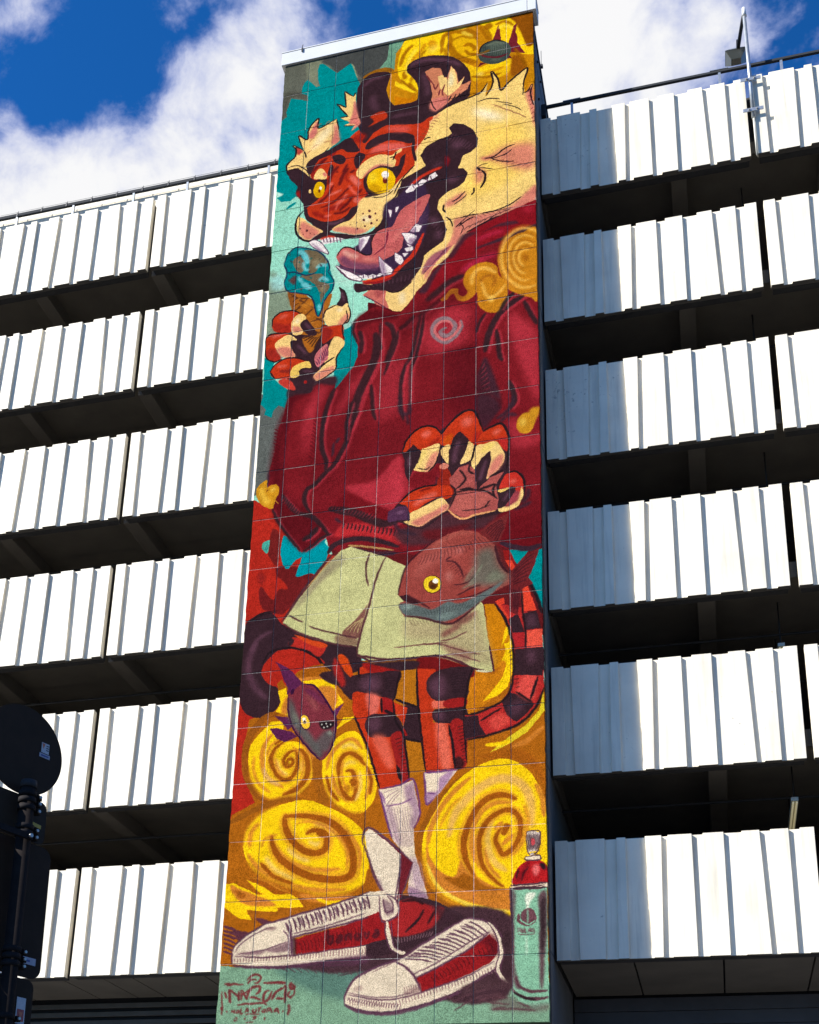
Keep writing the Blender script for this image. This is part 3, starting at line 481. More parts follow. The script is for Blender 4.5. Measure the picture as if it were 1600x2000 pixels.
S,66,0,0.4,9.8|859,2092,861,2114,861,2136
S,66,0,0.4,9.7|887,2092,888,2112,886,2132
S,66,0,0.4,9.7|916,2086,916,2111,911,2134
S,66,0,0.4,9.7|944,2082,943,2109,937,2134
S,66,0,0.4,9.7|972,2082,969,2107,963,2130
S,101,0,0.6,7.5|726,1753,747,1748,768,1749
S,101,0,0.6,7.5|733,1769,756,1761,781,1760
S,101,0,0.6,7.5|744,1784,765,1775,788,1772
S,101,0,0.6,7.5|754,1800,774,1789,795,1784
S,101,0,0.6,7.5|761,1817,783,1802,808,1793
S,101,0,0.6,7.5|774,1831,792,1816,813,1807
S,101,0,0.6,7.5|782,1847,801,1829,822,1817
S,101,0,0.6,7.5|790,1863,810,1842,833,1827
S,101,0,0.5,8|843,1830,860,1838,875,1850
S,101,0,0.5,8|853,1808,872,1817,890,1831
S,101,0,0.5,8|867,1789,884,1797,901,1809
S,101,0,0.5,8|880,1770,897,1777,913,1788
S,101,0,0.5,8|889,1748,909,1756,928,1768
S,101,0,0.5,8|904,1730,921,1736,937,1746
S,101,0,0.5,8|916,1710,933,1715,950,1725
S,101,0,0.5,8|927,1689,946,1695,964,1705
S,101,0,0.5,8|942,1670,958,1674,974,1682
S,101,0,0.5,8|952,1649,970,1654,988,1662
S,101,0,0.5,8|965,1629,983,1633,1000,1641
S,101,0,0.5,8|979,1610,995,1613,1011,1619
S,101,0,0.5,8|989,1589,1007,1592,1026,1599
S,101,0,0.5,8|1003,1569,1020,1571,1037,1578
S,102,3.8,1,29.5|655,2074,751,2083,846,2065,908,2008,983,1938,1019,1860,1055,1766
S,103,3.8,1,19.6|656,2086,752,2103,853,2090
S,102,4,1,23|960,1342,1023,1292,1107,1255,1171,1238
P,104,0,1|469,1908,480,1905,521,1943,601,2000,654,2051,642,2069,577,2042,509,1972
S,105,0,1,6.5|469,1908,480,1905,521,1943,601,2000,654,2051,642,2069,577,2042,509,1972,469,1908
P,104,0,1|760,1885,805,1954,861,2021,846,2057,792,2047,767,1969
S,105,0,1,6.4|760,1885,805,1954,861,2021,846,2057,792,2047,767,1969,760,1885
P,104,0,1|275,1668,311,1652,352,1677,395,1743,415,1795,356,1755,300,1706
S,105,0,1,6.7|275,1668,311,1652,352,1677,395,1743,415,1795,356,1755,300,1706,275,1668
P,104,0,1|622,1708,696,1706,671,1774,632,1825
S,105,0,1,6.6|622,1708,696,1706,671,1774,632,1825,622,1708
P,104,0,1|907,1733,966,1745,1008,1775,1005,1810,962,1847
S,105,0,1,6.5|907,1733,966,1745,1008,1775,1005,1810,962,1847,907,1733
P,104,0,1|966,1733,1003,1678,1045,1700,1023,1750
S,105,0,1,6.5|966,1733,1003,1678,1045,1700,1023,1750,966,1733
P,104,0,1|936,1818,981,1852,962,1859
S,105,0,1,6.4|936,1818,981,1852,962,1859,936,1818
P,104,0,1|930,1864,987,1857,988,1893,944,1898
S,105,0,1,6.4|930,1864,987,1857,988,1893,944,1898,930,1864
P,104,0,1|915,1896,960,1910,932,1937
S,105,0,1,6.4|915,1896,960,1910,932,1937,915,1896
P,104,0,1|866,1883,906,1914,929,1966,908,1994,875,1962
S,105,0,1,6.4|866,1883,906,1914,929,1966,908,1994,875,1962,866,1883
P,104,0,1|811,1512,840,1523,838,1563,827,1589
S,105,0,1,6.6|811,1512,840,1523,838,1563,827,1589,811,1512
P,104,0,1|861,1507,887,1501,878,1540,862,1548
S,105,0,1,6.6|861,1507,887,1501,878,1540,862,1548,861,1507
F,106,7.7,1|766,1914,799,1961,814,2046,788,2041
F,106,7.9,1|624,1731,656,1722,645,1784,630,1812
F,107,4,1|292,1672,327,1704,382,1765,342,1744
F,106,7.7,1|961,1792,1005,1802,968,1841
F,107,7.8,1|972,1735,994,1704,1004,1746
P,104,0,1|351,1653,377,1650,444,1658,528,1695,485,1699,433,1705,373,1706
S,108,0,1,7.7|370,1645,382,1692
S,108,0,1,7.7|394,1650,406,1698
S,108,0,1,7.7|417,1656,429,1703
S,108,0,1,7.7|441,1661,453,1708
S,108,0,1,7.7|464,1666,476,1713
S,108,0,1,7.7|487,1672,499,1719
S,102,4,1,15.4|351,1657,404,1647,457,1662
P,104,0,1|628,2021,666,2018,693,2039,724,2027,750,2044,775,2030,792,2041,776,2057,693,2063,661,2052
S,108,0,1,6.4|660,2017,664,2049
S,108,0,1,6.4|692,2024,696,2056
S,108,0,1,6.4|724,2031,728,2063
S,108,0,1,6.4|750,2036,754,2068
P,104,0,1|927,1381,972,1328,989,1353,1037,1313,1076,1325,1088,1287,1126,1269,1143,1307,1101,1327,1076,1333,1037,1357,999,1368,980,1396,935,1401
S,109,0,1,7.7|972,1332,985,1373
S,109,0,1,7.6|1008,1333,1020,1373
S,109,0,1,7.6|1066,1306,1078,1346
S,109,0,1,7.6|1091,1296,1103,1336
S,110,0,1,10|469,1908,523,1979,577,2042,655,2074
S,110,0,1,10|494,1913,587,1977,653,2023
P,60,0,1|796,2182,900,2208,987,2141,1048,2077,1032,2220,996,2281,953,2333,917,2371,866,2355,828,2315
F,56,18.8,0.7|907,2232,938,2223,940,2300,915,2310
P,111,0,1|659,2184,709,2152,818,2183,813,2243,841,2329,758,2285,718,2223
F,112,11.4,0.7|741,2166,805,2188,762,2232
S,113,0,1,7.8|668,2191,682,2199,695,2209
S,113,0,1,7.8|685,2205,703,2216,719,2231
S,113,0,1,7.8|705,2222,723,2234,739,2249
S,113,0,1,7.8|724,2238,743,2251,760,2268
S,113,0,1,7.8|740,2251,764,2268,785,2291
S,113,0,1,7.7|761,2269,783,2286,803,2307
S,113,0,1,7.7|779,2284,803,2303,825,2327
S,50,0,1,9.7|818,2186,900,2208,987,2145
S,114,1.3,0.7,8.3|277,653,297,634,317,629
S,114,1.3,0.7,8.3|306,696,330,684,354,682
S,114,1.3,0.7,8.3|267,729,290,705,313,698
S,114,1.3,0.7,8.3|346,654,362,627,379,619
S,114,1.3,0.7,8.2|235,782,254,757,274,749
S,114,1.3,0.7,8.2|219,882,239,863,259,858
S,114,1.3,0.7,8.2|339,809,366,804,394,806
S,114,1.3,0.7,8.2|258,840,278,821,298,816
S,114,1.3,0.7,8.2|379,768,395,754,412,750
S,115,0,0.6,7.8|1494,779,1518,786,1541,799
S,115,0,0.6,7.7|1514,794,1542,804,1569,821
S,115,0,0.6,7.7|1540,813,1566,823,1591,840
S,115,0,0.6,7.7|1565,830,1590,842,1613,859
S,115,0,0.6,7.7|1585,845,1614,860,1642,882
S,115,0,0.6,7.7|1612,865,1637,879,1661,899
S,115,0,0.6,7.6|1635,881,1661,897,1685,919
S,115,0,0.6,7.6|1657,897,1685,916,1711,941
S,115,0,0.6,7.6|1684,917,1708,934,1730,957
S,116,0,0.5,8|1494,1269,1519,1263,1545,1265
S,116,0,0.5,8|1524,1285,1552,1278,1581,1279
S,116,0,0.5,8|1560,1300,1584,1293,1609,1293
S,116,0,0.5,7.9|1594,1315,1616,1309,1638,1308
S,116,0,0.5,7.9|1625,1332,1648,1323,1673,1321
S,116,0,0.5,7.9|1661,1346,1679,1338,1699,1336
S,116,0,0.5,7.9|1694,1362,1711,1353,1730,1350
S,116,0,0.5,7.9|1726,1378,1743,1368,1761,1363
S,117,0,0.55,7.3|1343,1702,1359,1714,1373,1729
S,117,0,0.55,7.3|1369,1698,1389,1711,1407,1728
S,117,0,0.55,7.3|1400,1697,1418,1708,1435,1724
S,117,0,0.55,7.3|1429,1696,1448,1706,1465,1720
S,117,0,0.55,7.3|1456,1692,1478,1703,1498,1719
S,117,0,0.55,7.3|1487,1692,1507,1700,1525,1713
S,117,0,0.55,7.3|1516,1689,1536,1697,1556,1710
S,117,0,0.55,7.3|1543,1686,1566,1694,1588,1708
S,117,0,0.55,7.3|1575,1686,1595,1692,1614,1703
S,117,0,0.55,7.3|1601,1683,1624,1689,1646,1701
S,50,0,0.6,7.3|1319,1802,1338,1784,1360,1772
S,50,0,0.6,7.3|1349,1793,1371,1773,1397,1760
S,50,0,0.6,7.3|1384,1781,1405,1763,1428,1751
S,50,0,0.6,7.3|1419,1770,1438,1753,1461,1742
S,50,0,0.6,7.3|1448,1761,1471,1741,1498,1729
S,50,0,0.6,7.3|1485,1748,1505,1732,1527,1722
S,50,0,0.6,7.3|1517,1737,1538,1721,1561,1711
S,50,0,0.6,7.3|1549,1728,1571,1710,1596,1700
S,50,0,0.6,7.3|1585,1715,1604,1701,1625,1692
S,118,0,0.6,8.2|1741,734,1753,725,1767,720
S,118,0,0.6,8.2|1743,775,1756,764,1771,758
S,118,0,0.6,8.2|1748,814,1759,804,1772,798
S,118,0,0.6,8.1|1752,853,1762,844,1774,838
S,118,0,0.6,8.1|1754,894,1766,883,1779,875
S,118,0,0.6,8.1|1760,932,1769,923,1779,916
S,118,0,0.6,8.1|1763,972,1772,962,1782,954
S,118,0,0.6,8|1767,1011,1775,1000,1785,992
S,119,0,0.6,7.3|1014,931,1033,940,1052,955
S,119,0,0.6,7.3|1026,910,1048,920,1069,936
S,119,0,0.6,7.3|1042,891,1062,900,1081,915
S,119,0,0.6,7.3|1057,872,1076,881,1094,894
S,119,0,0.6,7.3|1069,851,1090,861,1111,875
S,119,0,0.6,7.4|1086,834,1104,841,1122,852
S,119,0,0.6,7.4|1100,814,1119,821,1136,832
S,119,0,0.6,7.4|1114,794,1133,801,1152,812
P,120,0,1|1823,1673,1772,1660,1605,1721,1401,1799,1329,1837,1217,1999,1119,2080,1077,2170,1015,2234,964,2329,915,2380,855,2359,776,2299,726,2300,659,2344,614,2388,603,2470,644,2583,647,2667,623,2734,506,2896,508,2795,454,2797,411,2813,322,2860,237,2848,201,2881,176,3037,147,3129,131,3306,100,3464,102,3550,130,3692,159,3788,242,3922,333,4045,382,4052,497,3968,512,4030,575,4081,655,4043,804,4070,951,4138,1093,4177,1402,4096,1598,4200,1706,4215,1845,4190,1888,1688
F,121,7.5,1|1328,1847,1402,1809,1605,1731,1771,1676,1781,1850,1611,1904,1427,2001,1220,2201,1084,2249,1119,2088,1218,2009
F,122,7.5,1|1781,1858,1671,1887,1598,1909,1476,1943,1415,1960,1390,1978,1464,1963,1598,1940,1780,1912
F,122,11.3,0.8|1315,1836,1266,1911,1218,2001,1255,2002,1328,1886,1402,1840
F,122,7.5,0.8|1642,1802,1550,1804,1427,1854,1519,1828,1660,1830
F,122,11.3,0.9|1119,2095,1218,2001,1132,2144,1084,2249,1028,2237,1077,2171
S,123,18.6,0.8,42.8|1305,2136,1415,2068,1537,2041
S,123,15,0.7,33.6|1402,1903,1489,1876,1580,1866
S,124,22.5,0.6,57.6|1703,1738,1758,1720
S,125,6.7,0.55,34.2|1110,2337,1183,2276,1256,2216,1354,2183
S,126,11.1,0.85,47.1|1081,2322,1155,2261,1228,2201,1326,2168
S,125,6.6,0.55,22.7|968,2523,1029,2460,1114,2402,1205,2323
S,126,11.1,0.6,31.2|949,2513,1010,2450,1095,2392,1186,2313
F,127,3.6,1|1792,1918,1695,1908,1616,1936,1562,2001,1537,2087,1555,2213,1596,2327,1667,2394,1738,2427,1785,2433
S,128,7.3,0.8,21.1|1703,2180,1689,2168,1677,2151,1669,2128,1667,2104,1670,2082,1678,2063,1690,2050,1704,2045,1720,2049,1735,2060
S,129,7.3,0.6,14.1|1691,2194,1674,2175,1661,2148,1654,2117,1654,2086,1662,2058,1675,2037,1692,2026,1712,2025,1732,2035,1750,2054
S,128,7.3,0.8,21.1|1713,2236,1686,2224,1663,2199,1645,2164,1635,2123,1634,2080,1643,2042,1660,2012,1683,1995,1710,1992,1737,2004,1760,2029
S,129,7.3,0.6,14.1|1679,2241,1652,2210,1632,2168,1622,2119,1622,2070,1633,2025,1654,1991,1682,1973,1713,1971,1744,1987,1771,2018
S,128,7.3,0.8,21.1|1737,2292,1698,2288,1660,2263,1629,2220,1607,2164,1598,2102,1602,2041,1620,1988,1649,1951,1686,1934,1725,1939,1763,1965
S,129,7.4,0.6,14.1|1667,2291,1629,2249,1601,2190,1586,2121,1586,2052,1602,1989,1631,1942,1670,1916,1714,1913,1757,1936,1795,1979
S,128,7.3,0.8,28.2|1777,2338,1725,2349,1672,2332,1623,2289,1585,2225,1561,2146,1556,2063,1569,1986,1600,1924,1645,1886,1697,1875,1752,1893,1801,1938
S,129,7.4,0.6,14.2|1652,2341,1602,2286,1564,2210,1544,2122,1545,2032,1565,1952,1604,1891,1656,1858,1714,1856,1772,1885,1822,1942
F,129,7.3,0.8|1729,2115,1728,2126,1723,2134,1715,2137,1707,2136,1700,2129,1695,2119,1694,2107,1696,2095,1701,2087,1708,2084,1716,2086,1723,2092,1728,2103
F,127,3.7,1|1317,2204,1338,2140,1393,2099,1460,2091,1527,2136,1545,2216,1592,2286,1598,2392,1574,2476,1526,2499,1460,2478,1412,2413,1406,2322,1376,2353,1333,2374,1284,2356,1260,2306,1241,2302,1217,2335,1186,2343,1174,2326,1210,2296,1241,2260,1284,2269,1290,2312,1321,2334,1345,2309,1326,2260
S,128,7.4,0.85,28.3|1375,2255,1375,2194,1411,2141,1472,2147,1527,2196
S,128,7.3,0.8,23.3|1430,2236,1448,2300,1460,2348,1496,2378,1550,2344,1586,2292
S,130,10.9,0.8,41.7|1478,2382,1514,2397
S,131,7.3,0.6,23.4|1424,2250,1460,2205,1508,2215,1520,2256,1496,2296
S,132,7.3,0.5,18.6|1448,2398,1418,2362
F,133,43.5,0.6|1206,2408,1352,2415,1358,2550,1335,2692,1209,2741,1082,2731,1067,2566,1115,2464
F,51,35.3,0.5|1203,2740,1401,2741,1408,3064,1208,3099,1211,2886
F,133,27.8,0.7|1609,2527,1685,2572,1777,2735,1782,3201,1738,3124,1682,2938,1625,2749
F,122,10.4,0.85|1455,2824,1484,2879,1519,3000,1553,3146,1542,3235,1420,3220,1402,2992,1425,2890
S,125,6.4,0.55,29.1|1723,2418,1651,2455,1568,2527,1514,2633,1490,2730,1478,2800
S,126,5.3,0.9,40.2|1699,2405,1627,2442,1544,2514,1490,2620,1466,2718,1454,2788
S,125,6.5,0.55,18.4|1655,2379,1607,2421,1565,2494
S,126,5.4,0.9,25.3|1640,2371,1592,2413,1550,2486
S,125,6.3,0.55,21.6|1544,2637,1555,2726,1561,2821,1578,2881
S,126,5.3,0.9,29.8|1526,2627,1537,2717,1543,2812,1560,2872
S,125,6.5,0.55,14.7|1472,2496,1437,2555,1413,2638
S,126,5.4,0.9,20.2|1460,2489,1424,2549,1401,2632
S,125,6.4,0.55,21.7|1716,2452,1751,2547,1796,2651
S,126,5.3,0.9,29.9|1698,2442,1733,2538,1778,2641
S,125,6.1,0.55,24.4|1621,3032,1649,3128,1654,3185,1625,3242
S,126,5.1,0.9,33.7|1600,3022,1629,3118,1634,3175,1605,3232
S,125,6.5,0.55,16.8|1066,2406,1044,2536,1016,2708,970,2816,949,2950
S,126,5.5,0.9,23.1|1052,2399,1030,2529,1002,2701,956,2809,934,2943
S,125,6.5,0.55,16.7|1085,2410,1069,2571,1036,2749,1007,2852,1006,3111
S,126,5.4,0.9,22.9|1070,2402,1055,2564,1022,2742,993,2846,993,3104
S,125,6.7,0.55,22.7|1028,2430,967,2493,931,2515
S,126,5.6,0.9,31.3|1009,2420,948,2483,912,2506
F,51,29.5,0.4|1020,2347,1167,2287,1302,2239,1339,2338,1230,2390,1096,2453,951,2588,914,2610,911,2460
F,51,49.1,0.45|1306,2759,1413,2751,1402,3203,1238,3210,1260,2967
F,51,46.2,0.35|1308,3037,1496,3108,1616,3603,1495,3796,1791,3910,1787,4182,1405,4062,1404,3569
F,51,57.4,0.3|458,2884,622,2796,731,3087,646,3449,492,3646,357,3552,405,3184
F,51,55.6,0.2|676,3379,959,3126,1004,3723,748,3612
S,125,6.3,0.55,7.9|1453,2866,1446,2889,1434,2909
S,126,0,0.6,10.9|1447,2863,1439,2886,1427,2906
S,125,6.3,0.55,7.9|1462,2901,1450,2924,1433,2944
S,126,0,0.6,10.8|1455,2897,1443,2921,1427,2941
S,125,6.3,0.55,7.9|1468,2939,1453,2958,1435,2973
S,126,0,0.6,10.8|1461,2936,1447,2955,1429,2969
S,125,6.3,0.55,7.8|1474,2977,1457,2992,1437,3003
S,126,0,0.6,10.8|1467,2974,1450,2989,1431,2999
S,125,6.2,0.55,7.8|1484,3013,1461,3027,1435,3035
S,126,0,0.6,10.8|1477,3009,1454,3024,1428,3032
S,125,6.2,0.55,7.8|1487,3051,1464,3060,1440,3064
S,126,0,0.6,10.7|1481,3048,1458,3057,1433,3061
S,125,6.2,0.55,7.8|1495,3088,1468,3094,1440,3094
S,126,0,0.6,10.7|1489,3084,1462,3091,1433,3091
S,125,6.2,0.55,7.8|1504,3124,1472,3128,1438,3125
S,126,0,0.6,10.7|1498,3121,1465,3125,1432,3121
S,125,6.2,0.55,7.7|1506,3161,1476,3162,1445,3155
S,126,0,0.6,10.6|1500,3157,1469,3158,1438,3152
S,125,6.2,0.55,7.7|1517,3198,1479,3196,1441,3184
S,126,0,0.6,10.6|1510,3194,1473,3192,1435,3181
S,51,0,0.6,11.5|1209,2751,1208,2766,1204,2780
S,51,0,0.6,11.4|1230,2748,1230,2767,1226,2785
S,51,0,0.6,11.4|1251,2749,1251,2768,1248,2786
S,51,0,0.6,11.4|1272,2749,1273,2769,1270,2787
S,51,0,0.6,11.4|1294,2746,1294,2770,1291,2793
S,51,0,0.6,11.4|1314,2749,1315,2770,1313,2791
S,51,0,0.6,11.4|1335,2748,1337,2771,1334,2794
S,51,0,0.6,11.4|1356,2745,1358,2772,1356,2798
S,51,0,0.6,11.4|1377,2749,1379,2773,1377,2796
S,134,3.6,1,32.5|1304,2517,1310,2570,1281,2623,1227,2664,1178,2647,1135,2594,1128,2541,1152,2494,1194,2480,1237,2504,1268,2547,1256,2596,1220,2618,1190,2605,1177,2580,1195,2562,1219,2559
S,135,3.6,1,18.6|1298,2523,1301,2561,1268,2613,1220,2648,1178,2632,1144,2581,1143,2544,1164,2511,1201,2500,1237,2518,1256,2559
F,51,14.8,0.8|211,2852,341,2890,291,2918,243,2961,209,3151,164,3143,201,2887
F,133,29.4,0.6|391,2877,453,2859,444,2938,351,3103,308,3239,322,3025
F,133,29.2,0.5|622,2845,767,2740,726,2806,620,2969,532,3098,502,3129,557,2958
F,133,43,0.45|824,2787,971,2778,990,3070,829,3184,778,3105
F,51,15.1,0.8|611,2395,679,2325,799,2334,914,2418,726,2418,639,2461
S,125,6.7,0.55,22.9|671,2474,687,2567,684,2656
S,126,5.6,0.85,31.6|652,2464,668,2557,664,2646
S,125,6.6,0.55,41.1|789,2517,804,2610,795,2719,743,2856,704,2958,666,3110,639,3234
S,126,5.5,0.85,56.6|754,2499,769,2592,760,2702,708,2839,669,2941,631,3093,605,3217
S,125,6.6,0.55,22.7|834,2446,878,2485,899,2579,871,2692,848,2761
S,126,5.5,0.85,31.2|814,2436,859,2475,880,2569,852,2682,829,2752
S,125,6.6,0.55,15|916,2520,907,2623,872,2727,832,2851
S,126,5.5,0.85,20.6|904,2514,894,2616,859,2721,820,2845
S,125,6.4,0.55,18.3|975,2784,947,2924,952,3104,972,3213
S,126,5.4,0.85,25.1|959,2776,932,2916,936,3096,957,3206
S,125,6.5,0.55,18.4|757,2904,766,3000,776,3109,796,3183
S,126,5.4,0.85,25.3|741,2896,750,2992,760,3101,781,3176
S,125,6.6,0.55,22.4|524,2892,496,2974,475,3058,456,3198
S,126,5.5,0.85,30.9|504,2883,477,2965,455,3048,437,3189
S,125,6.5,0.55,18.4|602,3222,616,3117,637,3013
S,126,5.4,0.85,25.4|586,3214,601,3110,621,3005
S,125,6.8,0.55,15.4|636,2374,620,2462,655,2559
S,126,5.7,0.85,21.2|623,2367,607,2455,642,2553
S,125,6.7,0.55,11.4|799,2436,796,2556,811,2648
S,126,5.6,0.85,15.7|789,2431,786,2551,802,2643
F,136,11.2,1|210,2822,374,2800,507,2795,503,2860,389,2832,341,2890,252,2889,195,2901
F,51,21,0.7|130,3694,140,3444,187,3395,225,3625,392,3773,503,3937,382,4047,339,4041,242,3921
F,51,18.2,0.6|138,3093,202,2995,202,3212,189,3423,118,3497,102,3445
F,133,36.4,0.4|330,3017,394,3028,402,3210,334,3341,307,3301
F,133,13.7,0.7|604,3626,790,3607,935,3451,962,3613,943,3785,795,3791,691,3708
F,133,13.6,0.6|917,3708,952,3679,943,3812,909,3847,825,3795
F,137,10.2,0.7|543,3754,613,3682,734,3741,921,3869,887,3917,799,3905,647,3810
S,125,6.5,0.55,22|483,3049,461,3132,454,3245,465,3346,493,3435,490,3504
S,126,5.4,0.9,30.3|463,3040,442,3123,435,3236,445,3337,474,3426,471,3496
S,125,6.4,0.55,21.7|688,3085,638,3219,617,3307,549,3458,491,3518,427,3591,379,3619,364,3685,385,3750,412,3795
S,126,5.3,0.9,29.9|669,3076,619,3210,598,3299,530,3449,472,3510,408,3583,360,3610,345,3677,366,3742,393,3786
S,125,6.4,0.55,14.7|610,3141,608,3240,604,3296
S,126,5.4,0.9,20.2|597,3135,595,3235,591,3291
S,122,5.4,0.9,18.3|553,3263,530,3302
S,122,5.3,0.9,18.3|517,3293,510,3397
S,125,6.3,0.55,21.4|219,3629,260,3697,313,3767,363,3794,425,3824,489,3900,534,3967
S,126,5.2,0.9,29.4|200,3621,241,3689,294,3759,344,3786,407,3816,471,3892,516,3959
S,125,6.1,0.55,38.2|536,3783,621,3809,712,3842,802,3902,891,3941,978,3927
S,126,5.1,0.9,52.7|501,3768,587,3794,678,3827,769,3887,858,3926,946,3912
S,125,6.2,0.55,24.6|462,3897,428,3946,370,3978
S,126,5.2,0.9,33.9|440,3888,406,3937,348,3969
S,125,6.1,0.55,14|546,3953,487,3972,429,4017,370,4056
S,126,5.1,0.9,19.3|533,3948,474,3966,416,4012,358,4050
S,122,5.4,0.9,13.8|102,3438,102,3551
S,125,6.3,0.55,14.3|157,3729,199,3824,267,3928,352,4047
S,126,5.2,0.9,19.6|144,3723,187,3818,254,3923,339,4041
S,122,5.1,0.9,17.6|547,3842,590,3882
F,138,10.1,0.75|597,3896,740,3903,830,3956,948,4012,950,4077,832,4022,683,3982,570,3979,546,3963
S,125,6.1,0.55,7.7|614,3885,612,3904,606,3922
S,126,0,0.8,10.6|607,3882,605,3901,599,3919
S,125,6.1,0.55,7.7|639,3889,637,3912,630,3933
S,126,0,0.8,10.6|633,3886,630,3909,623,3930
S,125,6.1,0.55,7.7|664,3897,661,3919,655,3938
S,126,0,0.8,10.5|657,3894,654,3916,648,3935
S,125,6.1,0.55,7.6|688,3905,685,3926,679,3945
S,126,0,0.8,10.5|681,3902,679,3923,672,3942
S,125,6.1,0.55,7.6|713,3909,710,3934,703,3956
S,126,0,0.8,10.5|706,3906,703,3931,696,3953
S,125,6.1,0.55,7.6|737,3919,734,3940,728,3960
S,126,0,0.8,10.5|730,3916,727,3937,721,3957
S,125,6.1,0.55,7.6|761,3925,759,3948,752,3968
S,126,0,0.8,10.5|754,3923,752,3945,745,3965
S,125,6.1,0.55,7.6|786,3931,783,3955,776,3977
S,126,0,0.8,10.4|779,3928,776,3952,769,3975
S,125,6.1,0.55,7.6|809,3941,807,3962,801,3981
S,126,0,0.8,10.4|803,3938,800,3959,794,3978
S,125,6,0.55,7.6|834,3946,831,3969,824,3991
S,126,0,0.8,10.4|827,3943,825,3966,818,3988
S,125,6,0.55,7.5|858,3952,855,3976,848,3999
S,126,0,0.8,10.4|851,3950,849,3974,842,3996
S,125,6,0.55,7.5|882,3962,879,3983,873,4003
S,126,0,0.8,10.4|875,3959,873,3980,867,4000
S,125,6,0.55,7.5|906,3965,903,3991,896,4014
S,126,0,0.8,10.3|900,3963,897,3988,890,4011
S,125,6,0.55,7.5|930,3974,927,3998,921,4020
S,126,0,0.8,10.3|923,3971,921,3995,914,4017
S,65,3.4,1,34.4|515,4085,537,4041,601,4010,714,4006,832,4042,950,4097
F,51,13.7,0.8|1406,3092,1552,3160,1522,3252,1447,3349,1407,3253
F,122,13.7,0.75|1412,3100,1511,3132,1546,3221,1488,3308,1453,3350,1412,3254
F,133,27.1,0.6|907,3611,965,3572,1154,3622,1155,3683,1027,3717,946,3772,912,3801
F,133,30,0.6|1603,3328,1648,3308,1704,3440,1777,3432,1776,3499,1624,3515
F,139,16.4,0.9|997,3966,1158,3936,1238,3901,1330,3960,1431,3949,1543,3945,1498,3997,1431,4039,1319,4037,1228,4063,1138,4103,977,4081,917,4001
S,122,7.1,0.85,27.2|928,3007,937,3137,986,3159,990,3075
S,122,7,0.85,18|974,3171,988,3244
S,122,6.8,0.85,26.1|1627,3131,1620,3200,1580,3255,1522,3293
S,122,6.8,0.85,21.6|1649,3287,1603,3273,1545,3318
S,122,6.5,0.85,28.9|1711,3807,1705,3858,1672,3899
S,122,6.4,0.85,24.7|1727,3901,1677,3919,1627,3938
S,122,6.7,0.85,25.6|914,3908,951,3986,1056,4026
S,122,6.7,0.85,17.2|1160,3637,1166,3691,1143,3708
F,140,16.4,0.8|1090,4009,1239,4004,1386,3999,1240,4069,1120,4072
F,141,9.5,0.9|1571,4044,1610,3985,1786,3997,1784,4181,1696,4195,1587,4161,1559,4126
S,122,3.2,1,32.3|1543,4149,1625,4185,1707,4209,1783,4188
F,142,3.3,1|1746,3385,1729,3411,1706,3424,1682,3423,1661,3408,1648,3381,1645,3349,1652,3316,1669,3291,1692,3277,1716,3278,1737,3294,1751,3321,1754,3353
F,143,13.4,0.8|1704,3345,1702,3358,1695,3367,1687,3372,1677,3370,1669,3363,1663,3351,1661,3338,1663,3325,1669,3315,1678,3310,1687,3312,1696,3319,1702,3331
F,142,6.7,1|1717,3286,1740,3248,1780,3248,1776,3303,1744,3359
S,125,6.4,0.55,7.3|218,3643,210,3660,199,3674
S,126,0,0.6,10|211,3640,204,3657,193,3671
S,125,6.4,0.55,7.2|232,3654,223,3674,211,3690
S,126,0,0.6,10|226,3651,217,3671,204,3687
S,125,6.4,0.55,7.2|245,3669,236,3687,225,3702
S,126,0,0.6,10|238,3667,230,3684,218,3699
S,125,6.3,0.55,7.2|258,3684,249,3700,238,3714
S,126,0,0.6,9.9|251,3681,243,3698,232,3711
S,125,6.3,0.55,7.2|272,3696,263,3714,249,3730
S,126,0,0.6,9.9|266,3693,256,3712,243,3727
S,125,6.3,0.55,7.2|284,3712,275,3727,264,3740
S,126,0,0.6,9.9|277,3709,269,3725,258,3738
S,125,6.3,0.55,7.2|297,3725,288,3741,277,3754
S,126,0,0.6,9.9|291,3722,282,3738,270,3751
S,125,6.3,0.55,7.2|311,3738,301,3755,289,3768
S,126,0,0.6,9.9|305,3735,295,3752,283,3766
S,125,6.3,0.55,7.2|322,3754,314,3768,304,3779
S,126,0,0.6,9.9|316,3751,308,3765,297,3776
S,51,0,0.7,12.3|125,3131,149,3150,169,3174
S,51,0,0.7,12.2|121,3154,149,3176,173,3202
S,51,0,0.7,12.2|123,3181,148,3201,170,3225
S,51,0,0.7,12.2|124,3208,147,3227,168,3249
S,51,0,0.7,12.2|120,3231,147,3252,171,3277
S,51,0,0.7,12.1|123,3260,146,3277,166,3298
S,51,0,0.7,12.1|122,3285,146,3302,166,3324
S,51,0,0.7,12.1|120,3310,145,3328,167,3350
S,51,0,0.7,12.1|123,3339,144,3353,163,3371
S,51,0,0.7,12.1|121,3362,144,3378,165,3398
S,51,0,0.7,12|121,3388,143,3403,164,3422
S,51,0,0.7,12|123,3415,143,3428,160,3444
S,125,6.2,0.55,7.1|530,3756,527,3767,521,3777
S,126,0,0.6,9.7|524,3753,520,3764,515,3774
S,125,6.2,0.55,7.1|552,3762,547,3775,540,3787
S,126,0,0.6,9.7|546,3759,541,3772,534,3784
S,125,6.2,0.55,7.1|573,3770,568,3783,561,3794
S,126,0,0.6,9.7|567,3767,562,3780,554,3791
S,125,6.2,0.55,7|594,3778,588,3790,581,3801
S,126,0,0.6,9.7|587,3775,582,3788,574,3799
S,125,6.2,0.55,7|616,3783,609,3798,599,3812
S,126,0,0.6,9.7|609,3780,603,3796,593,3809
S,125,6.2,0.55,7|635,3792,629,3806,620,3817
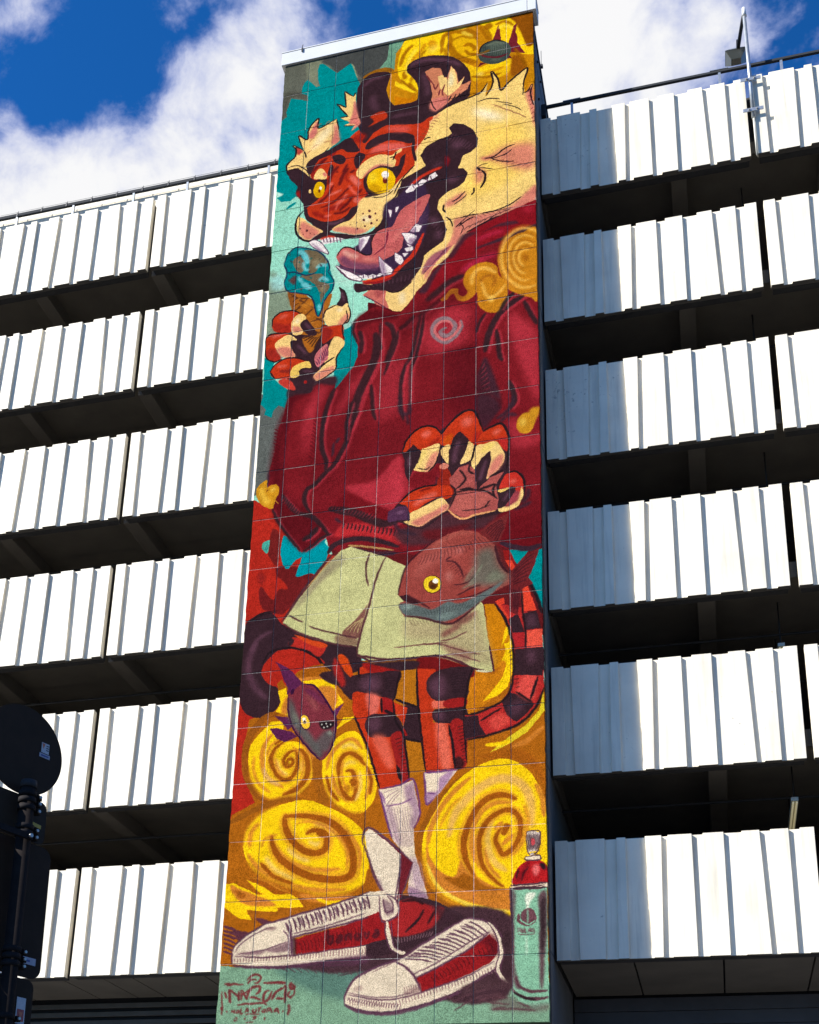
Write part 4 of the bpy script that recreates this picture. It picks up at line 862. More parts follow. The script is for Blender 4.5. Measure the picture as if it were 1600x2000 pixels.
S,126,0,0.6,9.7|629,3789,623,3803,614,3815
S,125,6.2,0.55,7|657,3799,649,3813,640,3826
S,126,0,0.6,9.7|650,3796,643,3811,633,3823
S,125,6.2,0.55,7|678,3805,670,3821,658,3835
S,126,0,0.6,9.6|672,3802,664,3819,652,3832
S,125,6.1,0.55,7|698,3814,690,3829,680,3840
S,126,0,0.6,9.6|691,3812,684,3826,674,3838
S,125,6.1,0.55,7|719,3820,710,3836,698,3850
S,126,0,0.6,9.6|713,3817,704,3834,692,3848
S,125,6.1,0.55,7|740,3827,730,3844,718,3858
S,126,0,0.6,9.6|734,3824,724,3841,711,3855
S,125,6.1,0.55,7|760,3836,751,3851,739,3864
S,126,0,0.6,9.6|754,3833,744,3849,732,3861
S,125,6.1,0.55,6.9|782,3841,771,3859,756,3875
S,126,0,0.6,9.6|776,3838,765,3857,750,3872
S,125,6.1,0.55,6.9|802,3849,791,3867,777,3881
S,126,0,0.6,9.5|796,3846,785,3864,770,3878
S,51,0,0.5,12.1|376,3101,396,3120,413,3143
S,51,0,0.5,12.1|371,3125,394,3147,414,3172
S,51,0,0.5,12.1|371,3154,392,3173,410,3196
S,51,0,0.5,12.1|370,3181,390,3199,406,3221
S,51,0,0.5,12|366,3205,388,3226,407,3250
S,51,0,0.5,12|367,3235,385,3252,401,3272
S,51,0,0.5,12|365,3261,383,3278,399,3298
S,51,0,0.5,12|362,3287,381,3304,398,3325
S,51,0,0.5,12|363,3316,379,3330,392,3347
S,51,0,0.5,11.9|359,3341,377,3356,392,3375
S,51,0,0.5,11.9|358,3368,375,3382,389,3400
S,51,0,0.5,11.9|358,3396,372,3408,385,3423
F,144,0,1|29,3581,39,3541,81,3505,96,3508,99,3557,121,3546,152,3541,175,3562,178,3611,159,3656,143,3716,92,3695,46,3647
F,145,14.3,0.8|48,3584,71,3546,87,3604,128,3666,91,3674
S,146,10.7,0.7,22.9|124,3596,153,3565
S,147,0,1,6.9|107,3572,95,3591
S,148,0,1,6.8|152,3648,179,3690
P,149,0,1|144,2043,248,2073,331,2161,369,2285,398,2214,410,2119,456,2132,444,2219,403,2307,430,2420,389,2579,341,2645,266,2540,221,2425,183,2208
S,150,2.4,0.9,11|155,2061,334,2224
S,150,2.3,0.9,10.9|189,2202,313,2335
S,150,2.4,0.9,11.1|198,2117,304,2139
S,150,2.3,0.9,11|291,2137,216,2215
S,150,2.3,0.9,10.9|334,2224,272,2281
S,150,2.3,0.9,10.8|351,2305,418,2356
S,150,2.3,0.9,10.8|313,2335,403,2315
S,150,2.3,0.9,10.8|343,2403,396,2444
S,150,2.3,0.9,10.8|267,2449,371,2454
S,150,2.3,0.9,10.7|283,2498,374,2515
F,151,11.8,0.6|148,2052,195,2078,208,2198,182,2200
F,152,11.7,0.7|253,2176,311,2157,326,2199,268,2210
F,153,0,1|111,1818,134,1734,192,1690,260,1712,356,1767,413,1852,429,1919,461,2021,453,2098,404,2173,381,2277,369,2299,346,2216,321,2133,266,2090,148,2045,120,1972,135,1895
F,154,0,1|247,1726,295,1737,356,1775,413,1864,361,1880,331,1926,284,1923,287,1848,271,1780
F,155,0,1|171,1806,217,1772,255,1833,244,1907,207,1895
F,156,0,1|232,1940,325,1940,391,1959,367,2009,428,2045,430,2085,399,2133,383,2189,368,2103,322,2015
F,157,8,1|154,1963,198,1925,196,2004
F,158,15.9,0.7|306,1828,359,1824,361,1864,315,1886
F,159,11.7,0.7|370,2057,409,2057,391,2108
F,160,12,0.7|192,1811,219,1809,215,1873
S,161,8,0.8,41.1|207,1718,250,1768,280,1847
S,161,8,0.8,25.5|246,1823,256,1881,290,1905
S,161,7.9,0.8,25.4|336,1899,368,1874,414,1892
S,161,7.9,0.8,40.4|242,1998,311,2060
S,161,7.9,0.8,30.2|361,2007,386,1989,427,2021
S,161,7.7,0.8,24.8|370,2197,379,2261
S,161,7.9,0.8,25.4|212,1936,248,1999
S,162,0,1,10.2|111,1818,134,1734,192,1690,260,1712,356,1767,413,1852,429,1919,417,1940
S,162,0,1,10.2|135,1895,190,1899,272,1941,337,1931
S,162,0,1,10|120,1972,148,2045,266,2094,321,2141,368,2298,407,2174,456,2098,461,2021,417,1940
S,162,0,1,10.3|111,1818,135,1895,120,1972
S,163,2,0.7,11.4|134,1717,149,1735
S,164,2,0.7,11.1|359,1923,368,1939
S,165,2,0.7,11.1|296,2062,299,2077
S,163,2,0.7,11.3|216,1865,213,1879
S,164,2,0.7,11.2|152,2006,144,2018
S,165,2,0.7,11.2|360,1870,375,1888
S,163,2,0.7,11.1|296,2010,306,2026
S,164,2,0.7,11.3|216,1812,219,1827
S,165,2,0.7,11.2|153,1953,150,1967
S,163,2,0.7,11.2|360,1817,351,1830
S,164,2,0.7,11.1|297,1958,312,1975
S,165,2,0.7,11.3|216,1759,225,1775
S,163,2,0.7,11.3|153,1900,156,1916
S,164,2,0.7,11|376,2101,373,2115
S,165,2,0.7,11.2|297,1905,288,1918
S,163,2,0.7,11.1|234,2045,249,2063
S,164,2,0.7,11.3|153,1847,162,1864
S,165,2,0.7,11|377,2050,380,2064
S,163,2,0.7,11.2|297,1853,295,1866
S,164,2,0.7,11.2|234,1993,225,2006
S,165,2,0.7,11.3|153,1794,168,1812
S,163,2,0.7,11.1|377,1998,386,2014
S,164,2,0.7,11.3|298,1800,301,1815
S,165,2,0.7,11.2|234,1941,232,1954
S,163,2,0.7,11.4|153,1741,144,1753
S,164,2,0.7,11.1|378,1945,393,1963
S,166,0,0.7,9.1|180,2103,191,2091,206,2083
S,166,0,0.7,9.1|186,2144,202,2130,222,2121
S,166,0,0.7,9|195,2182,213,2169,233,2162
S,166,0,0.7,9|204,2220,224,2208,246,2202
S,166,0,0.7,9|208,2260,234,2247,263,2240
S,166,0,0.7,8.9|220,2297,245,2286,272,2281
S,166,0,0.7,8.9|227,2336,255,2324,286,2320
S,166,0,0.7,8.9|233,2375,266,2362,302,2359
S,166,0,0.7,8.9|246,2412,276,2401,309,2399
S,167,0,0.6,11.1|220,2129,230,2127,242,2127
S,167,0,0.6,11|243,2182,256,2180,269,2181
S,167,0,0.6,11|269,2233,281,2232,292,2234
S,167,0,0.6,10.9|294,2285,305,2285,317,2287
S,167,0,0.6,10.9|317,2336,330,2337,343,2340
S,167,0,0.6,10.8|344,2388,355,2388,366,2392
F,65,0,1|165,2368,233,2412,370,2439,406,2369,485,2431,503,2540,482,2657,498,2726,437,2782,362,2813,347,2891,225,2862,190,2818,171,2476
F,149,3.8,1|268,2457,319,2444,370,2439,408,2416,385,2472,344,2570,312,2564
S,168,0,1,8.8|273,2456,298,2448,325,2447
S,168,0,1,8.8|285,2476,313,2459,344,2450
S,168,0,1,8.8|304,2494,327,2471,354,2454
S,168,0,1,8.8|321,2512,341,2482,366,2459
S,168,0,1,8.8|334,2536,355,2493,384,2457
S,168,0,1,8.8|353,2550,369,2505,393,2467
F,62,0,1|56,2315,60,2254,110,2211,190,2216,241,2251,206,2283,193,2373,147,2389,80,2360
F,169,11.7,0.8|62,2285,143,2317,189,2318,192,2381,147,2387,79,2358
S,82,11.8,0.6,30.1|100,2254,158,2242
F,60,0,1|197,2285,238,2252,274,2266,289,2300,255,2339,271,2396,259,2417,214,2416,194,2389,187,2341
F,56,11.6,0.7|208,2307,239,2282,235,2335
F,58,7.7,0.8|197,2343,250,2361,258,2394,206,2387
F,65,0,1|251,2331,286,2305,320,2345,367,2434,319,2440,263,2376
S,66,7.7,0.8,19.7|281,2329,330,2400
F,62,0,1|19,2408,54,2378,147,2387,187,2410,98,2454,95,2507,132,2590,81,2600,29,2548
F,170,11.5,0.8|29,2502,101,2508,138,2584,87,2601,35,2549
S,82,7.8,0.6,19.9|56,2408,134,2396
F,60,0,1|85,2467,123,2425,181,2408,232,2457,191,2474,230,2586,151,2580,106,2525
F,58,11.5,0.9|98,2500,193,2511,229,2586,151,2580
F,65,0,1|189,2472,229,2463,312,2564,337,2625,276,2611,218,2554
S,66,7.6,0.8,19.5|237,2497,306,2586
F,62,0,1|65,2683,96,2629,159,2597,223,2599,316,2640,227,2661,204,2709,206,2751,102,2739
F,171,7.6,0.8|131,2681,196,2685,197,2708,132,2696
S,82,7.6,0.6,24.4|110,2647,181,2652
F,172,0,1|202,2709,227,2661,312,2639,341,2693,273,2692,262,2746,211,2752
F,65,0,1|258,2708,305,2691,400,2740,334,2759,282,2742
S,66,7.5,0.7,19.2|287,2710,358,2730
F,173,3.8,1|126,2758,194,2760,244,2836,227,2851,164,2814
F,174,0,1|318,2805,317,2810,315,2814,311,2816,306,2815,302,2812,299,2807,298,2801,298,2795,301,2791,305,2789,309,2790,314,2793,317,2799
F,65,0,1|502,2086,544,2143,566,2237,529,2250,489,2234,516,2160
S,66,7.7,0.8,19.8|518,2130,540,2212
F,60,0,1|408,2316,420,2257,464,2226,496,2235,529,2250,564,2232,584,2313,574,2372,535,2399,445,2389,417,2349
F,56,11.5,0.8|491,2264,530,2264,518,2292
F,58,11.4,0.8|532,2334,573,2311,575,2365,535,2395,503,2389
F,62,0,1|402,2437,409,2385,448,2389,538,2400,548,2474,552,2526,488,2486,413,2523
F,175,11.4,0.8|402,2437,409,2385,472,2428,456,2486,413,2523
F,60,0,1|487,2483,553,2526,551,2572,504,2653,506,2735,425,2791,387,2806,359,2764,420,2697,444,2589
F,58,11.2,0.8|360,2764,434,2722,497,2711,474,2767,387,2802
F,176,0,1|359,2629,383,2570,442,2532,450,2643,419,2675,382,2701
S,177,0,1,6.7|369,2653,379,2669,386,2687
S,177,0,1,6.7|378,2635,389,2658,397,2681
S,177,0,1,6.7|389,2622,399,2645,405,2670
S,177,0,1,6.7|399,2608,408,2633,413,2659
S,177,0,1,6.7|408,2589,418,2622,423,2655
S,177,0,1,6.7|419,2579,428,2609,431,2640
S,177,0,1,6.8|429,2562,437,2597,440,2632
S,177,0,1,6.8|439,2545,447,2586,449,2626
S,50,0,1,10|56,2315,60,2254,110,2211,190,2214,251,2253
S,50,0,1,10.9|19,2408,54,2376,147,2387,194,2408
S,50,0,1,9.9|19,2408,27,2548,81,2603,139,2592
S,50,0,1,10.7|65,2683,96,2629,159,2595,236,2599,316,2640
S,50,0,1,9.7|65,2683,102,2739
S,50,0,1,12|494,2644,445,2672,414,2703
S,50,0,1,9.6|551,2572,507,2650,506,2735,437,2789,388,2808
S,50,0,1,9.9|406,2316,420,2257,490,2229
S,50,0,1,9.7|567,2241,586,2314,574,2376,538,2404,553,2528
S,50,0,1,7.4|502,2086,547,2144,567,2237
S,50,0,1,7.3|556,2285,568,2356,547,2382
F,65,3.4,1|950,3433,1043,3309,1185,3319,1313,3202,1406,3218,1453,3364,1557,3327,1602,3430,1601,3671,1673,3696,1695,3791,1666,3892,1543,3952,1330,3967,1238,3901,1090,3992,974,3943,914,3901,912,3828,1027,3717,1166,3698,1188,3553,1048,3585
F,178,0,1|1172,3712,1189,3628,1179,3572,1241,3609,1271,3747,1254,3785
F,179,0,1|1240,3576,1238,3585,1232,3592,1221,3597,1208,3597,1196,3594,1187,3587,1183,3578,1184,3569,1191,3562,1202,3557,1214,3557,1227,3560,1236,3567
F,120,6.8,1|1042,3591,1153,3595,1166,3644,1143,3701,1027,3704,991,3658
F,62,0,1|957,3427,978,3354,1030,3293,1095,3271,1155,3293,1186,3340,1175,3414,1092,3439,1051,3439,1020,3396,980,3438
S,82,13.8,0.7,44.3|1073,3342,1126,3316
F,52,10.3,0.6|1127,3393,1179,3360,1175,3414,1098,3436
F,60,0,1|1069,3442,1098,3429,1177,3411,1175,3483,1153,3561,1112,3597,1039,3581,1028,3559,1064,3506
F,58,10.2,0.8|1128,3489,1175,3469,1153,3561,1112,3595,1095,3586
F,180,10.3,0.8|1069,3452,1110,3452,1059,3553,1033,3563
P,65,0,1|965,3453,1020,3392,1073,3453,1048,3531,1013,3593,996,3651,973,3594
S,66,6.9,0.8,22|998,3468,1000,3551
F,62,0,1|1185,3416,1197,3335,1255,3262,1325,3211,1371,3204,1408,3246,1443,3362,1430,3401,1391,3456,1355,3409,1308,3347,1273,3375,1245,3432
S,82,20.6,0.75,61.4|1325,3308,1372,3254
F,181,10.3,0.7|1198,3404,1232,3355,1267,3367,1239,3425
F,182,10.2,0.7|1390,3381,1442,3362,1430,3401,1393,3453
F,60,0,1|1193,3455,1245,3429,1241,3561,1199,3507
F,60,0,1|1355,3423,1391,3456,1391,3518,1367,3561,1307,3573,1338,3495
P,65,0,1|1238,3479,1267,3381,1308,3342,1362,3417,1339,3496,1293,3597,1258,3650,1239,3561
S,66,10.2,0.8,30.4|1303,3408,1280,3486,1269,3566
F,62,0,1|1406,3442,1442,3376,1505,3339,1562,3336,1597,3429,1593,3523,1562,3508,1522,3451,1459,3454,1419,3478
S,82,13.5,0.7,34.5|1505,3400,1551,3367
F,183,10,0.8|1533,3432,1590,3442,1590,3523,1562,3504
F,60,0,1|1400,3468,1459,3454,1522,3449,1559,3511,1576,3561,1556,3624,1493,3688,1464,3693,1490,3520,1448,3547,1408,3598,1392,3627,1375,3569
F,58,13.3,0.9|1499,3589,1562,3545,1556,3624,1493,3688,1468,3691
F,184,10.1,0.7|1459,3461,1516,3456,1488,3499,1430,3517
P,65,0,1|1489,3514,1494,3575,1466,3690,1422,3770,1398,3783,1402,3614,1436,3552
S,66,6.6,0.8,21.3|1465,3570,1442,3647,1425,3711
P,185,0,1|1246,3667,1304,3597,1362,3586,1397,3633,1409,3781,1431,3752,1487,3700,1570,3667,1521,3752,1535,3846,1552,3907,1521,3926,1409,3936,1330,3955,1261,3905,1237,3875,1271,3794,1278,3755,1247,3710
F,186,19.7,0.7|1294,3784,1465,3803,1487,3852,1431,3903,1329,3914,1272,3873
S,50,1.6,0.95,12.6|1288,3770,1374,3766,1465,3790,1532,3852
S,50,1.7,0.95,12.8|1282,3749,1339,3698,1327,3649,1304,3619
S,50,1.7,0.95,12.8|1367,3588,1362,3634,1396,3660
S,50,1.6,0.95,14.7|1419,3770,1476,3758,1521,3745
S,50,1.6,0.95,12.6|1521,3745,1504,3789,1516,3843
S,50,1.7,0.95,12.7|1482,3693,1533,3668,1567,3660
S,50,1.7,0.95,12.7|1247,3710,1282,3762,1260,3839,1238,3882
S,50,1.6,0.95,8.4|1487,3852,1454,3900
S,50,1.7,0.95,17|1305,3753,1391,3759
S,50,1.6,0.95,6.3|1318,3900,1408,3906,1487,3885
S,187,0,1,12.6|1238,3882,1284,3934,1335,3958,1409,3939,1521,3929
F,188,0,1|1555,3731,1589,3684,1634,3682,1680,3737,1685,3790,1658,3851,1622,3781,1600,3784,1544,3795
S,82,9.8,0.7,29.3|1611,3759,1634,3730
F,60,0,1|1675,3789,1679,3854,1646,3918,1588,3940,1543,3942,1538,3912,1599,3908,1644,3862,1661,3819
F,101,6.5,1|1600,3836,1656,3812,1650,3876,1599,3908,1571,3904
F,65,0,1|1537,3866,1550,3809,1600,3789,1635,3788,1616,3845,1566,3911,1531,3912
S,66,6.5,0.7,16.7|1600,3810,1560,3876
F,189,0,1|1535,3794,1594,3780,1589,3795,1549,3809
F,62,0,1|946,3792,1004,3734,1085,3705,1172,3704,1248,3722,1263,3786,1226,3810,1191,3789,1116,3811,1019,3873,988,3819
S,82,13.4,0.7,34.3|1029,3825,1098,3782,1173,3759
S,190,3.4,1,12.9|1062,3729,1143,3715
F,60,0,1|1006,3878,1087,3840,1191,3795,1223,3820,1241,3875,1147,3928,1078,3972,1014,3956,973,3929,1011,3922
F,58,9.9,0.9|1020,3936,1146,3881,1229,3841,1239,3875,1147,3928,1078,3971
F,191,0,1|878,3849,912,3828,947,3818,994,3833,1008,3914,950,3913,880,3916
S,192,10.1,0.7,21.5|925,3863,977,3857
S,50,0,1,13.3|957,3427,978,3354,1030,3293,1095,3270,1155,3292,1191,3341
S,50,0,1,13.2|1191,3348,1255,3262,1325,3209,1371,3202,1409,3246,1444,3363
S,50,0,1,15|1444,3370,1505,3337,1562,3335,1599,3429,1596,3537,1584,3655
S,50,0,1,12.9|946,3792,1004,3733,1085,3703,1172,3702
S,50,0,1,12.6|1589,3683,1634,3677,1681,3730,1689,3797
S,50,0,1,8.7|1181,3484,1153,3561,1113,3599
S,50,0,1,12.9|1396,3464,1376,3569
S,50,0,1,6.5|1047,3565,1100,3580,1129,3564
F,65,0,1|254,4530,166,4434,65,4463,19,4510,-3,4607,0,4739,7,4927,41,5065,117,5121,192,5121,254,5072,273,5015,247,4944,192,4915,147,4855,150,4798,203,4727,273,4697,396,4711,500,4795,577,4868,729,4884,723,4719,537,4666,346,4584
F,15,0,1|205,4735,274,4709,398,4722,476,4763,527,4812,444,4825,364,4854,246,4929,192,4911,148,4854,150,4804
S,66,16.4,0.75,37.8|103,4635,62,4732,62,4826,110,4931,186,5006
S,66,10,0.7,25.6|193,4567,106,4614,63,4692
S,50,0,1,6.5|66,4469,137,4438,227,4436
S,50,0,1,6.5|49,4486,131,4450,215,4447
S,50,0,1,16.6|146,4783,183,4711,277,4690,372,4706,456,4753,511,4814,566,4900
F,193,3.3,1|305,4674,321,4625,404,4647,529,4692,491,4769,419,4718
F,194,3.3,1|331,4607,415,4642,534,4693,506,4714,417,4674
F,65,3.3,1|296,4616,333,4646,306,4680
P,195,0,1|364,4854,513,4813,562,4883,389,4893,342,4873
P,195,0,1|245,4919,273,4891,300,4955,253,4963
F,196,0,1|384,4896,568,4896,575,4921,390,4915
P,27,0,1|390,4915,483,4912,575,4921,613,5016,650,5074,595,5111,569,5054,497,4974,426,4937
F,196,6.3,1|497,4968,577,4970,614,5028,605,5088,577,5103
P,27,0,1|253,4963,299,4949,321,5019,321,5128,244,5097,273,5045
F,196,6.4,1|292,5028,314,5012,320,5116,279,5106
S,197,0,1,44.4|262,5110,193,5122,133,5184,86,5270,79,5389,101,5497,172,5607,225,5646
F,27,0,1|101,5420,100,5313,153,5228,202,5181,236,5156,300,5174,295,5276,399,5302,459,5366,490,5480,469,5559,404,5618,315,5626,236,5632,176,5590,126,5516
S,196,6.3,0.9,28|235,5235,192,5297,179,5367,197,5463,246,5525,323,5572
S,196,6.3,0.8,16.1|282,5263,228,5312,208,5370
S,198,9.3,0.8,23.8|190,5439,228,5512,299,5552
S,198,9.3,0.8,23.8|267,5392,294,5465,341,5497
S,196,6.2,0.7,15.9|261,5386,282,5458,325,5502
S,198,9.3,0.7,23.7|422,5416,414,5480
S,199,6.8,0.6,49.8|313,5289,263,5321,237,5372,240,5419,273,5486,320,5525,365,5511,393,5455,392,5390,378,5342
S,200,1.6,1,23.9|313,5289,263,5321,237,5372,240,5419,273,5486,320,5525,365,5511,393,5455,392,5390,378,5342
S,199,6.8,0.6,39.8|384,5348,356,5352,323,5379,311,5413,333,5447,361,5435,365,5406,342,5398,331,5421,347,5436
S,200,1.6,1,19.1|384,5348,356,5352,323,5379,311,5413,333,5447,361,5435,365,5406,342,5398,331,5421,347,5436
S,199,6.8,0.6,64|401,5338,444,5394,458,5466,445,5528,397,5583,314,5617
S,200,1.5,1,30.7|401,5338,444,5394,458,5466,445,5528,397,5583,314,5617
S,200,1.6,1,16.1|295,5276,250,5302
F,196,6.2,1|399,5296,464,5355,506,5399,493,5486,466,5390
F,201,6.1,1|484,5409,562,5404,542,5455,552,5560,596,5666,553,5685,503,5579,488,5503
P,22,0,1|607,5266,666,5195,727,5188,758,5274,707,5254,641,5269,603,5319
P,27,0,1|653,5170,726,5170,655,5211,609,5243
F,27,0,1|541,5455,550,5385,592,5312,657,5268,710,5256,761,5291,794,5364,825,5465,859,5588,843,5683,791,5747,731,5750,659,5715,595,5654,552,5560
S,196,6.1,0.9,23.5|566,5480,590,5388,659,5318,720,5311,772,5374
S,198,9.2,0.8,23.5|644,5358,699,5339,745,5372
S,196,6,0.9,23.1|600,5511,632,5606,695,5678
S,196,6,0.8,19.1|810,5504,818,5591,794,5679
S,198,9.1,0.7,19.4|666,5476,698,5444,737,5458
S,199,6.7,0.6,53.4|640,5532,637,5462,657,5411,696,5391,746,5418,792,5474
S,200,1.5,1,25.6|640,5532,637,5462,657,5411,696,5391,746,5418,792,5474
S,199,6.6,0.6,48.1|640,5532,660,5608,700,5662,733,5658,742,5608,734,5544,711,5497,678,5500
S,200,1.5,1,23.1|640,5532,660,5608,700,5662,733,5658,742,5608,734,5544,711,5497,678,5500
S,199,6.6,0.6,76.9|707,5554,727,5572,708,5577
S,200,1.5,1,36.9|707,5554,727,5572,708,5577
S,199,6.6,0.6,38.6|567,5515,593,5603,646,5675
S,200,1.5,1,18.5|567,5515,593,5603,646,5675
S,199,6.6,0.6,38.3|798,5475,828,5563,820,5647
S,200,1.5,1,18.4|798,5475,828,5563,820,5647
F,202,9,0.7|715,5606,713,5617,707,5625,699,5630,689,5629,680,5623,673,5614,671,5603,672,5592,678,5583,687,5579,697,5579,706,5585,712,5594
S,203,0,1,35.3|7,5765,86,5726,183,5682,306,5646,416,5635
F,27,0,1|103,5903,117,5810,186,5723,295,5677,448,5653,573,5699,696,5769,789,5858,822,5957,829,6078,800,6165,713,6206,566,6210,445,6175,322,6129,196,6068,129,5991
S,196,9.1,0.9,27.3|143,5918,143,5830,189,5771
S,196,8.8,0.9,30.1|133,5954,193,6032,296,6110,420,6158,565,6184,712,6185
S,196,5.8,0.9,22.4|626,5805,719,5884,775,5979,773,6075
S,196,8.8,0.9,26.4|297,5927,363,6004,450,6045,559,6069,678,6070
S,198,11.9,0.8,30.4|239,5973,292,6049,418,6116
S,198,8.9,0.8,26.6|359,5930,423,5983,497,6018
S,198,8.9,0.7,26.6|510,5791,596,5828,628,5873
S,198,8.9,0.8,22.8|479,5894,528,5922,552,5905
S,196,5.9,0.9,15.2|431,5910,481,5950,530,5959
S,196,5.9,0.7,18.8|600,5920,584,5962
S,199,6.6,0.6,76.3|348,5731,337,5761,353,5831,400,5902,463,5955,531,5971,578,5949,587,5895,568,5857,512,5835,465,5857
S,200,1.5,1,36.6|348,5731,337,5761,353,5831,400,5902,463,5955,531,5971,578,5949,587,5895,568,5857,512,5835,465,5857
S,199,6.5,0.6,85.1|336,5746,435,5746,545,5769,626,5811,689,5883,734,5976,743,6067,721,6114,651,6128,562,6118,470,6089,377,6035,313,5977,278,5913,265,5850
S,200,1.5,1,40.8|336,5746,435,5746,545,5769,626,5811,689,5883,734,5976,743,6067,721,6114,651,6128,562,6118,470,6089,377,6035,313,5977,278,5913,265,5850
S,199,6.5,0.6,47.2|149,6102,236,6131,325,6184,386,6199
S,200,1.5,1,22.7|149,6102,236,6131,325,6184,386,6199
S,199,6.5,0.6,47.4|210,6008,295,6092,407,6140
S,200,1.5,1,22.8|210,6008,295,6092,407,6140
S,200,0,1,30.4|525,5842,574,5876
P,27,0,1|5,6123,64,6120,204,6190,386,6205,453,6226,471,6274,318,6273,343,6295,222,6287,148,6272,180,6336,102,6321,15,6254
F,196,5.9,1|46,6131,116,6162,279,6230,305,6261,146,6248,69,6190
F,200,5.9,0.7|73,6160,143,6193,107,6210
P,27,0,1|136,6102,219,6142,337,6190,398,6199,448,6232,327,6232,215,6179
P,200,0,1|231,6143,325,6184,386,6202,301,6195
P,204,0,1|435,6219,508,6240,598,6274,510,6294,440,6314,332,6316,156,6302,154,6278,319,6297,330,6277,474,6274
F,196,5.8,1|446,6202,566,6213,743,6216,715,6250,568,6255,484,6233
S,27,2.9,1,18.4|543,6230,615,6257,686,6249
F,205,2.9,1|826,6078,875,6140,876,6199,801,6219,811,6160
S,206,0,1,15.1|20,6362,57,6375,95,6392
S,206,0,1,15|21,6386,59,6399,97,6416
S,206,0,1,15|23,6410,61,6423,99,6439
S,206,0,1,11.2|25,6434,63,6447,100,6463
S,206,0,1,11.2|27,6457,64,6471,102,6487
S,206,0,1,11.2|28,6481,66,6494,104,6510
S,206,0,1,11.2|30,6505,68,6518,105,6534
F,206,2.9,1|77,6388,175,6410,117,6449,91,6424
F,206,2.9,1|206,6322,298,6350,239,6359
S,207,6.2,0.8,15.8|102,5420,126,5516,176,5590,236,5632,315,5626,404,5618,469,5559
S,207,6,0.8,15.3|552,5560,595,5654,659,5715,731,5748,791,5747
S,208,5.8,0.85,22.5|129,5991,196,6068,322,6129,445,6175,566,6210,713,6206,800,6165
S,209,6.1,0.8,15.6|104,5903,117,5810,186,5723,295,5677
S,196,6,0.6,15.4|211,5922,232,5867,305,5847
S,196,5.9,0.7,15.1|400,5791,485,5784,584,5821,671,5900,711,5987,702,6059
S,196,6.2,0.7,20|133,5363,132,5446,173,5537,245,5595
S,196,6.2,0.7,11.9|355,5322,414,5374,430,5458,411,5532
S,196,4.5,0.8,11.6|664,5435,656,5510,687,5610
S,198,6,0.7,19.2|760,5500,769,5598,739,5681
P,210,0,1|1454,4538,1509,4542,1552,4623,1595,4719,1615,4824,1615,4948,1497,4936,1476,4718
F,27,3,1|1579,4693,1605,4751,1618,4824,1615,4948,1561,4943,1551,4817
F,211,3,1|1557,4805,1595,4737,1583,4820,1530,4939,1508,4937
F,212,6,1|1391,4962,1509,4982,1558,4902,1585,4967,1557,5063,1488,5140,1392,5206,1350,5187
P,27,0,1|1565,4795,1618,4800,1620,4932,1585,5066,1523,5120,1447,5140,1495,5087,1558,5002,1582,4905
P,213,0,1|1779,5115,1784,5227,1691,5344,1590,5409,1485,5453,1543,5398,1678,5306,1753,5224
S,196,5.8,0.9,29.5|1779,5315,1691,5396,1603,5425
S,27,2.9,1,22.3|1461,5406,1543,5405,1597,5388
F,200,8.6,0.7|1420,5476,1556,5443,1677,5460,1756,5553,1774,5648,1689,5541,1556,5487
P,27,0,1|1026,5460,1089,5472,1131,5497,1128,5534,1033,5497
S,196,3,1,11.4|1040,5468,1125,5512
P,203,0,1|1073,5944,1165,5725,1295,5596,1413,5522,1473,5520,1295,5659,1178,5814,1133,5960,1135,6088,1196,6206,1301,6288,1473,6361,1596,6378,1596,6424,1416,6387,1243,6303,1137,6179
F,27,0,1|1119,5996,1132,5885,1178,5789,1236,5686,1319,5591,1413,5528,1532,5492,1619,5512,1694,5575,1751,5667,1781,5768,1793,5878,1795,6118,1643,6169,1600,6226,1599,6372,1473,6355,1359,6316,1243,6259,1172,6184,1135,6094
S,196,5.7,0.9,29.4|1151,5961,1167,5863,1219,5754,1290,5665,1384,5583
S,214,11.3,0.75,50.7|1263,5931,1291,5809,1349,5725,1431,5650,1531,5607,1630,5627,1687,5699,1706,5787,1705,5897
S,196,5.6,0.9,28.6|1728,5647,1762,5729,1771,5840
F,196,5.6,1|1145,5948,1164,6011,1206,6092,1288,6142,1325,6044,1352,6094,1415,6151,1530,6219,1600,6229,1599,6343,1416,6302,1243,6229,1177,6145,1146,6046
F,27,5.6,1|1157,5998,1239,5941,1321,5910,1334,6008,1317,6092,1294,6142,1218,6105
F,215,5.5,1|1242,6145,1311,6152,1346,6130,1404,6154,1473,6208,1597,6229,1473,6234,1358,6223,1300,6193
S,216,10.9,0.7,31.4|1416,6246,1501,6274,1597,6279
S,196,5.6,0.9,25.2|1403,6073,1386,5975,1397,5877,1449,5782,1525,5744,1606,5749
S,196,5.5,0.9,21.2|1461,5991,1478,6089,1541,6170
S,217,8.3,0.8,35.6|1502,5835,1473,5907,1478,5992,1507,6072,1575,6130
S,196,5.6,0.9,24.9|1547,5984,1611,5927
S,196,5.6,0.9,21.5|1554,5851,1507,5897
S,218,2.8,1,21.1|1147,6058,1195,6176,1266,6242,1358,6294,1473,6331,1597,6346
S,219,2.7,1,17.6|1129,6082,1184,6199,1266,6275,1370,6327,1473,6361,1596,6383
S,199,6.2,0.6,72.1|1629,5733,1577,5707,1519,5700,1449,5732,1397,5803,1356,5899,1345,5984,1363,6070,1404,6151
S,200,1.4,1,34.6|1629,5733,1577,5707,1519,5700,1449,5732,1397,5803,1356,5899,1345,5984,1363,6070,1404,6151
S,199,6.1,0.6,71.4|1553,5930,1568,5894,1580,5865
S,200,1.4,1,34.3|1553,5930,1568,5894,1580,5865
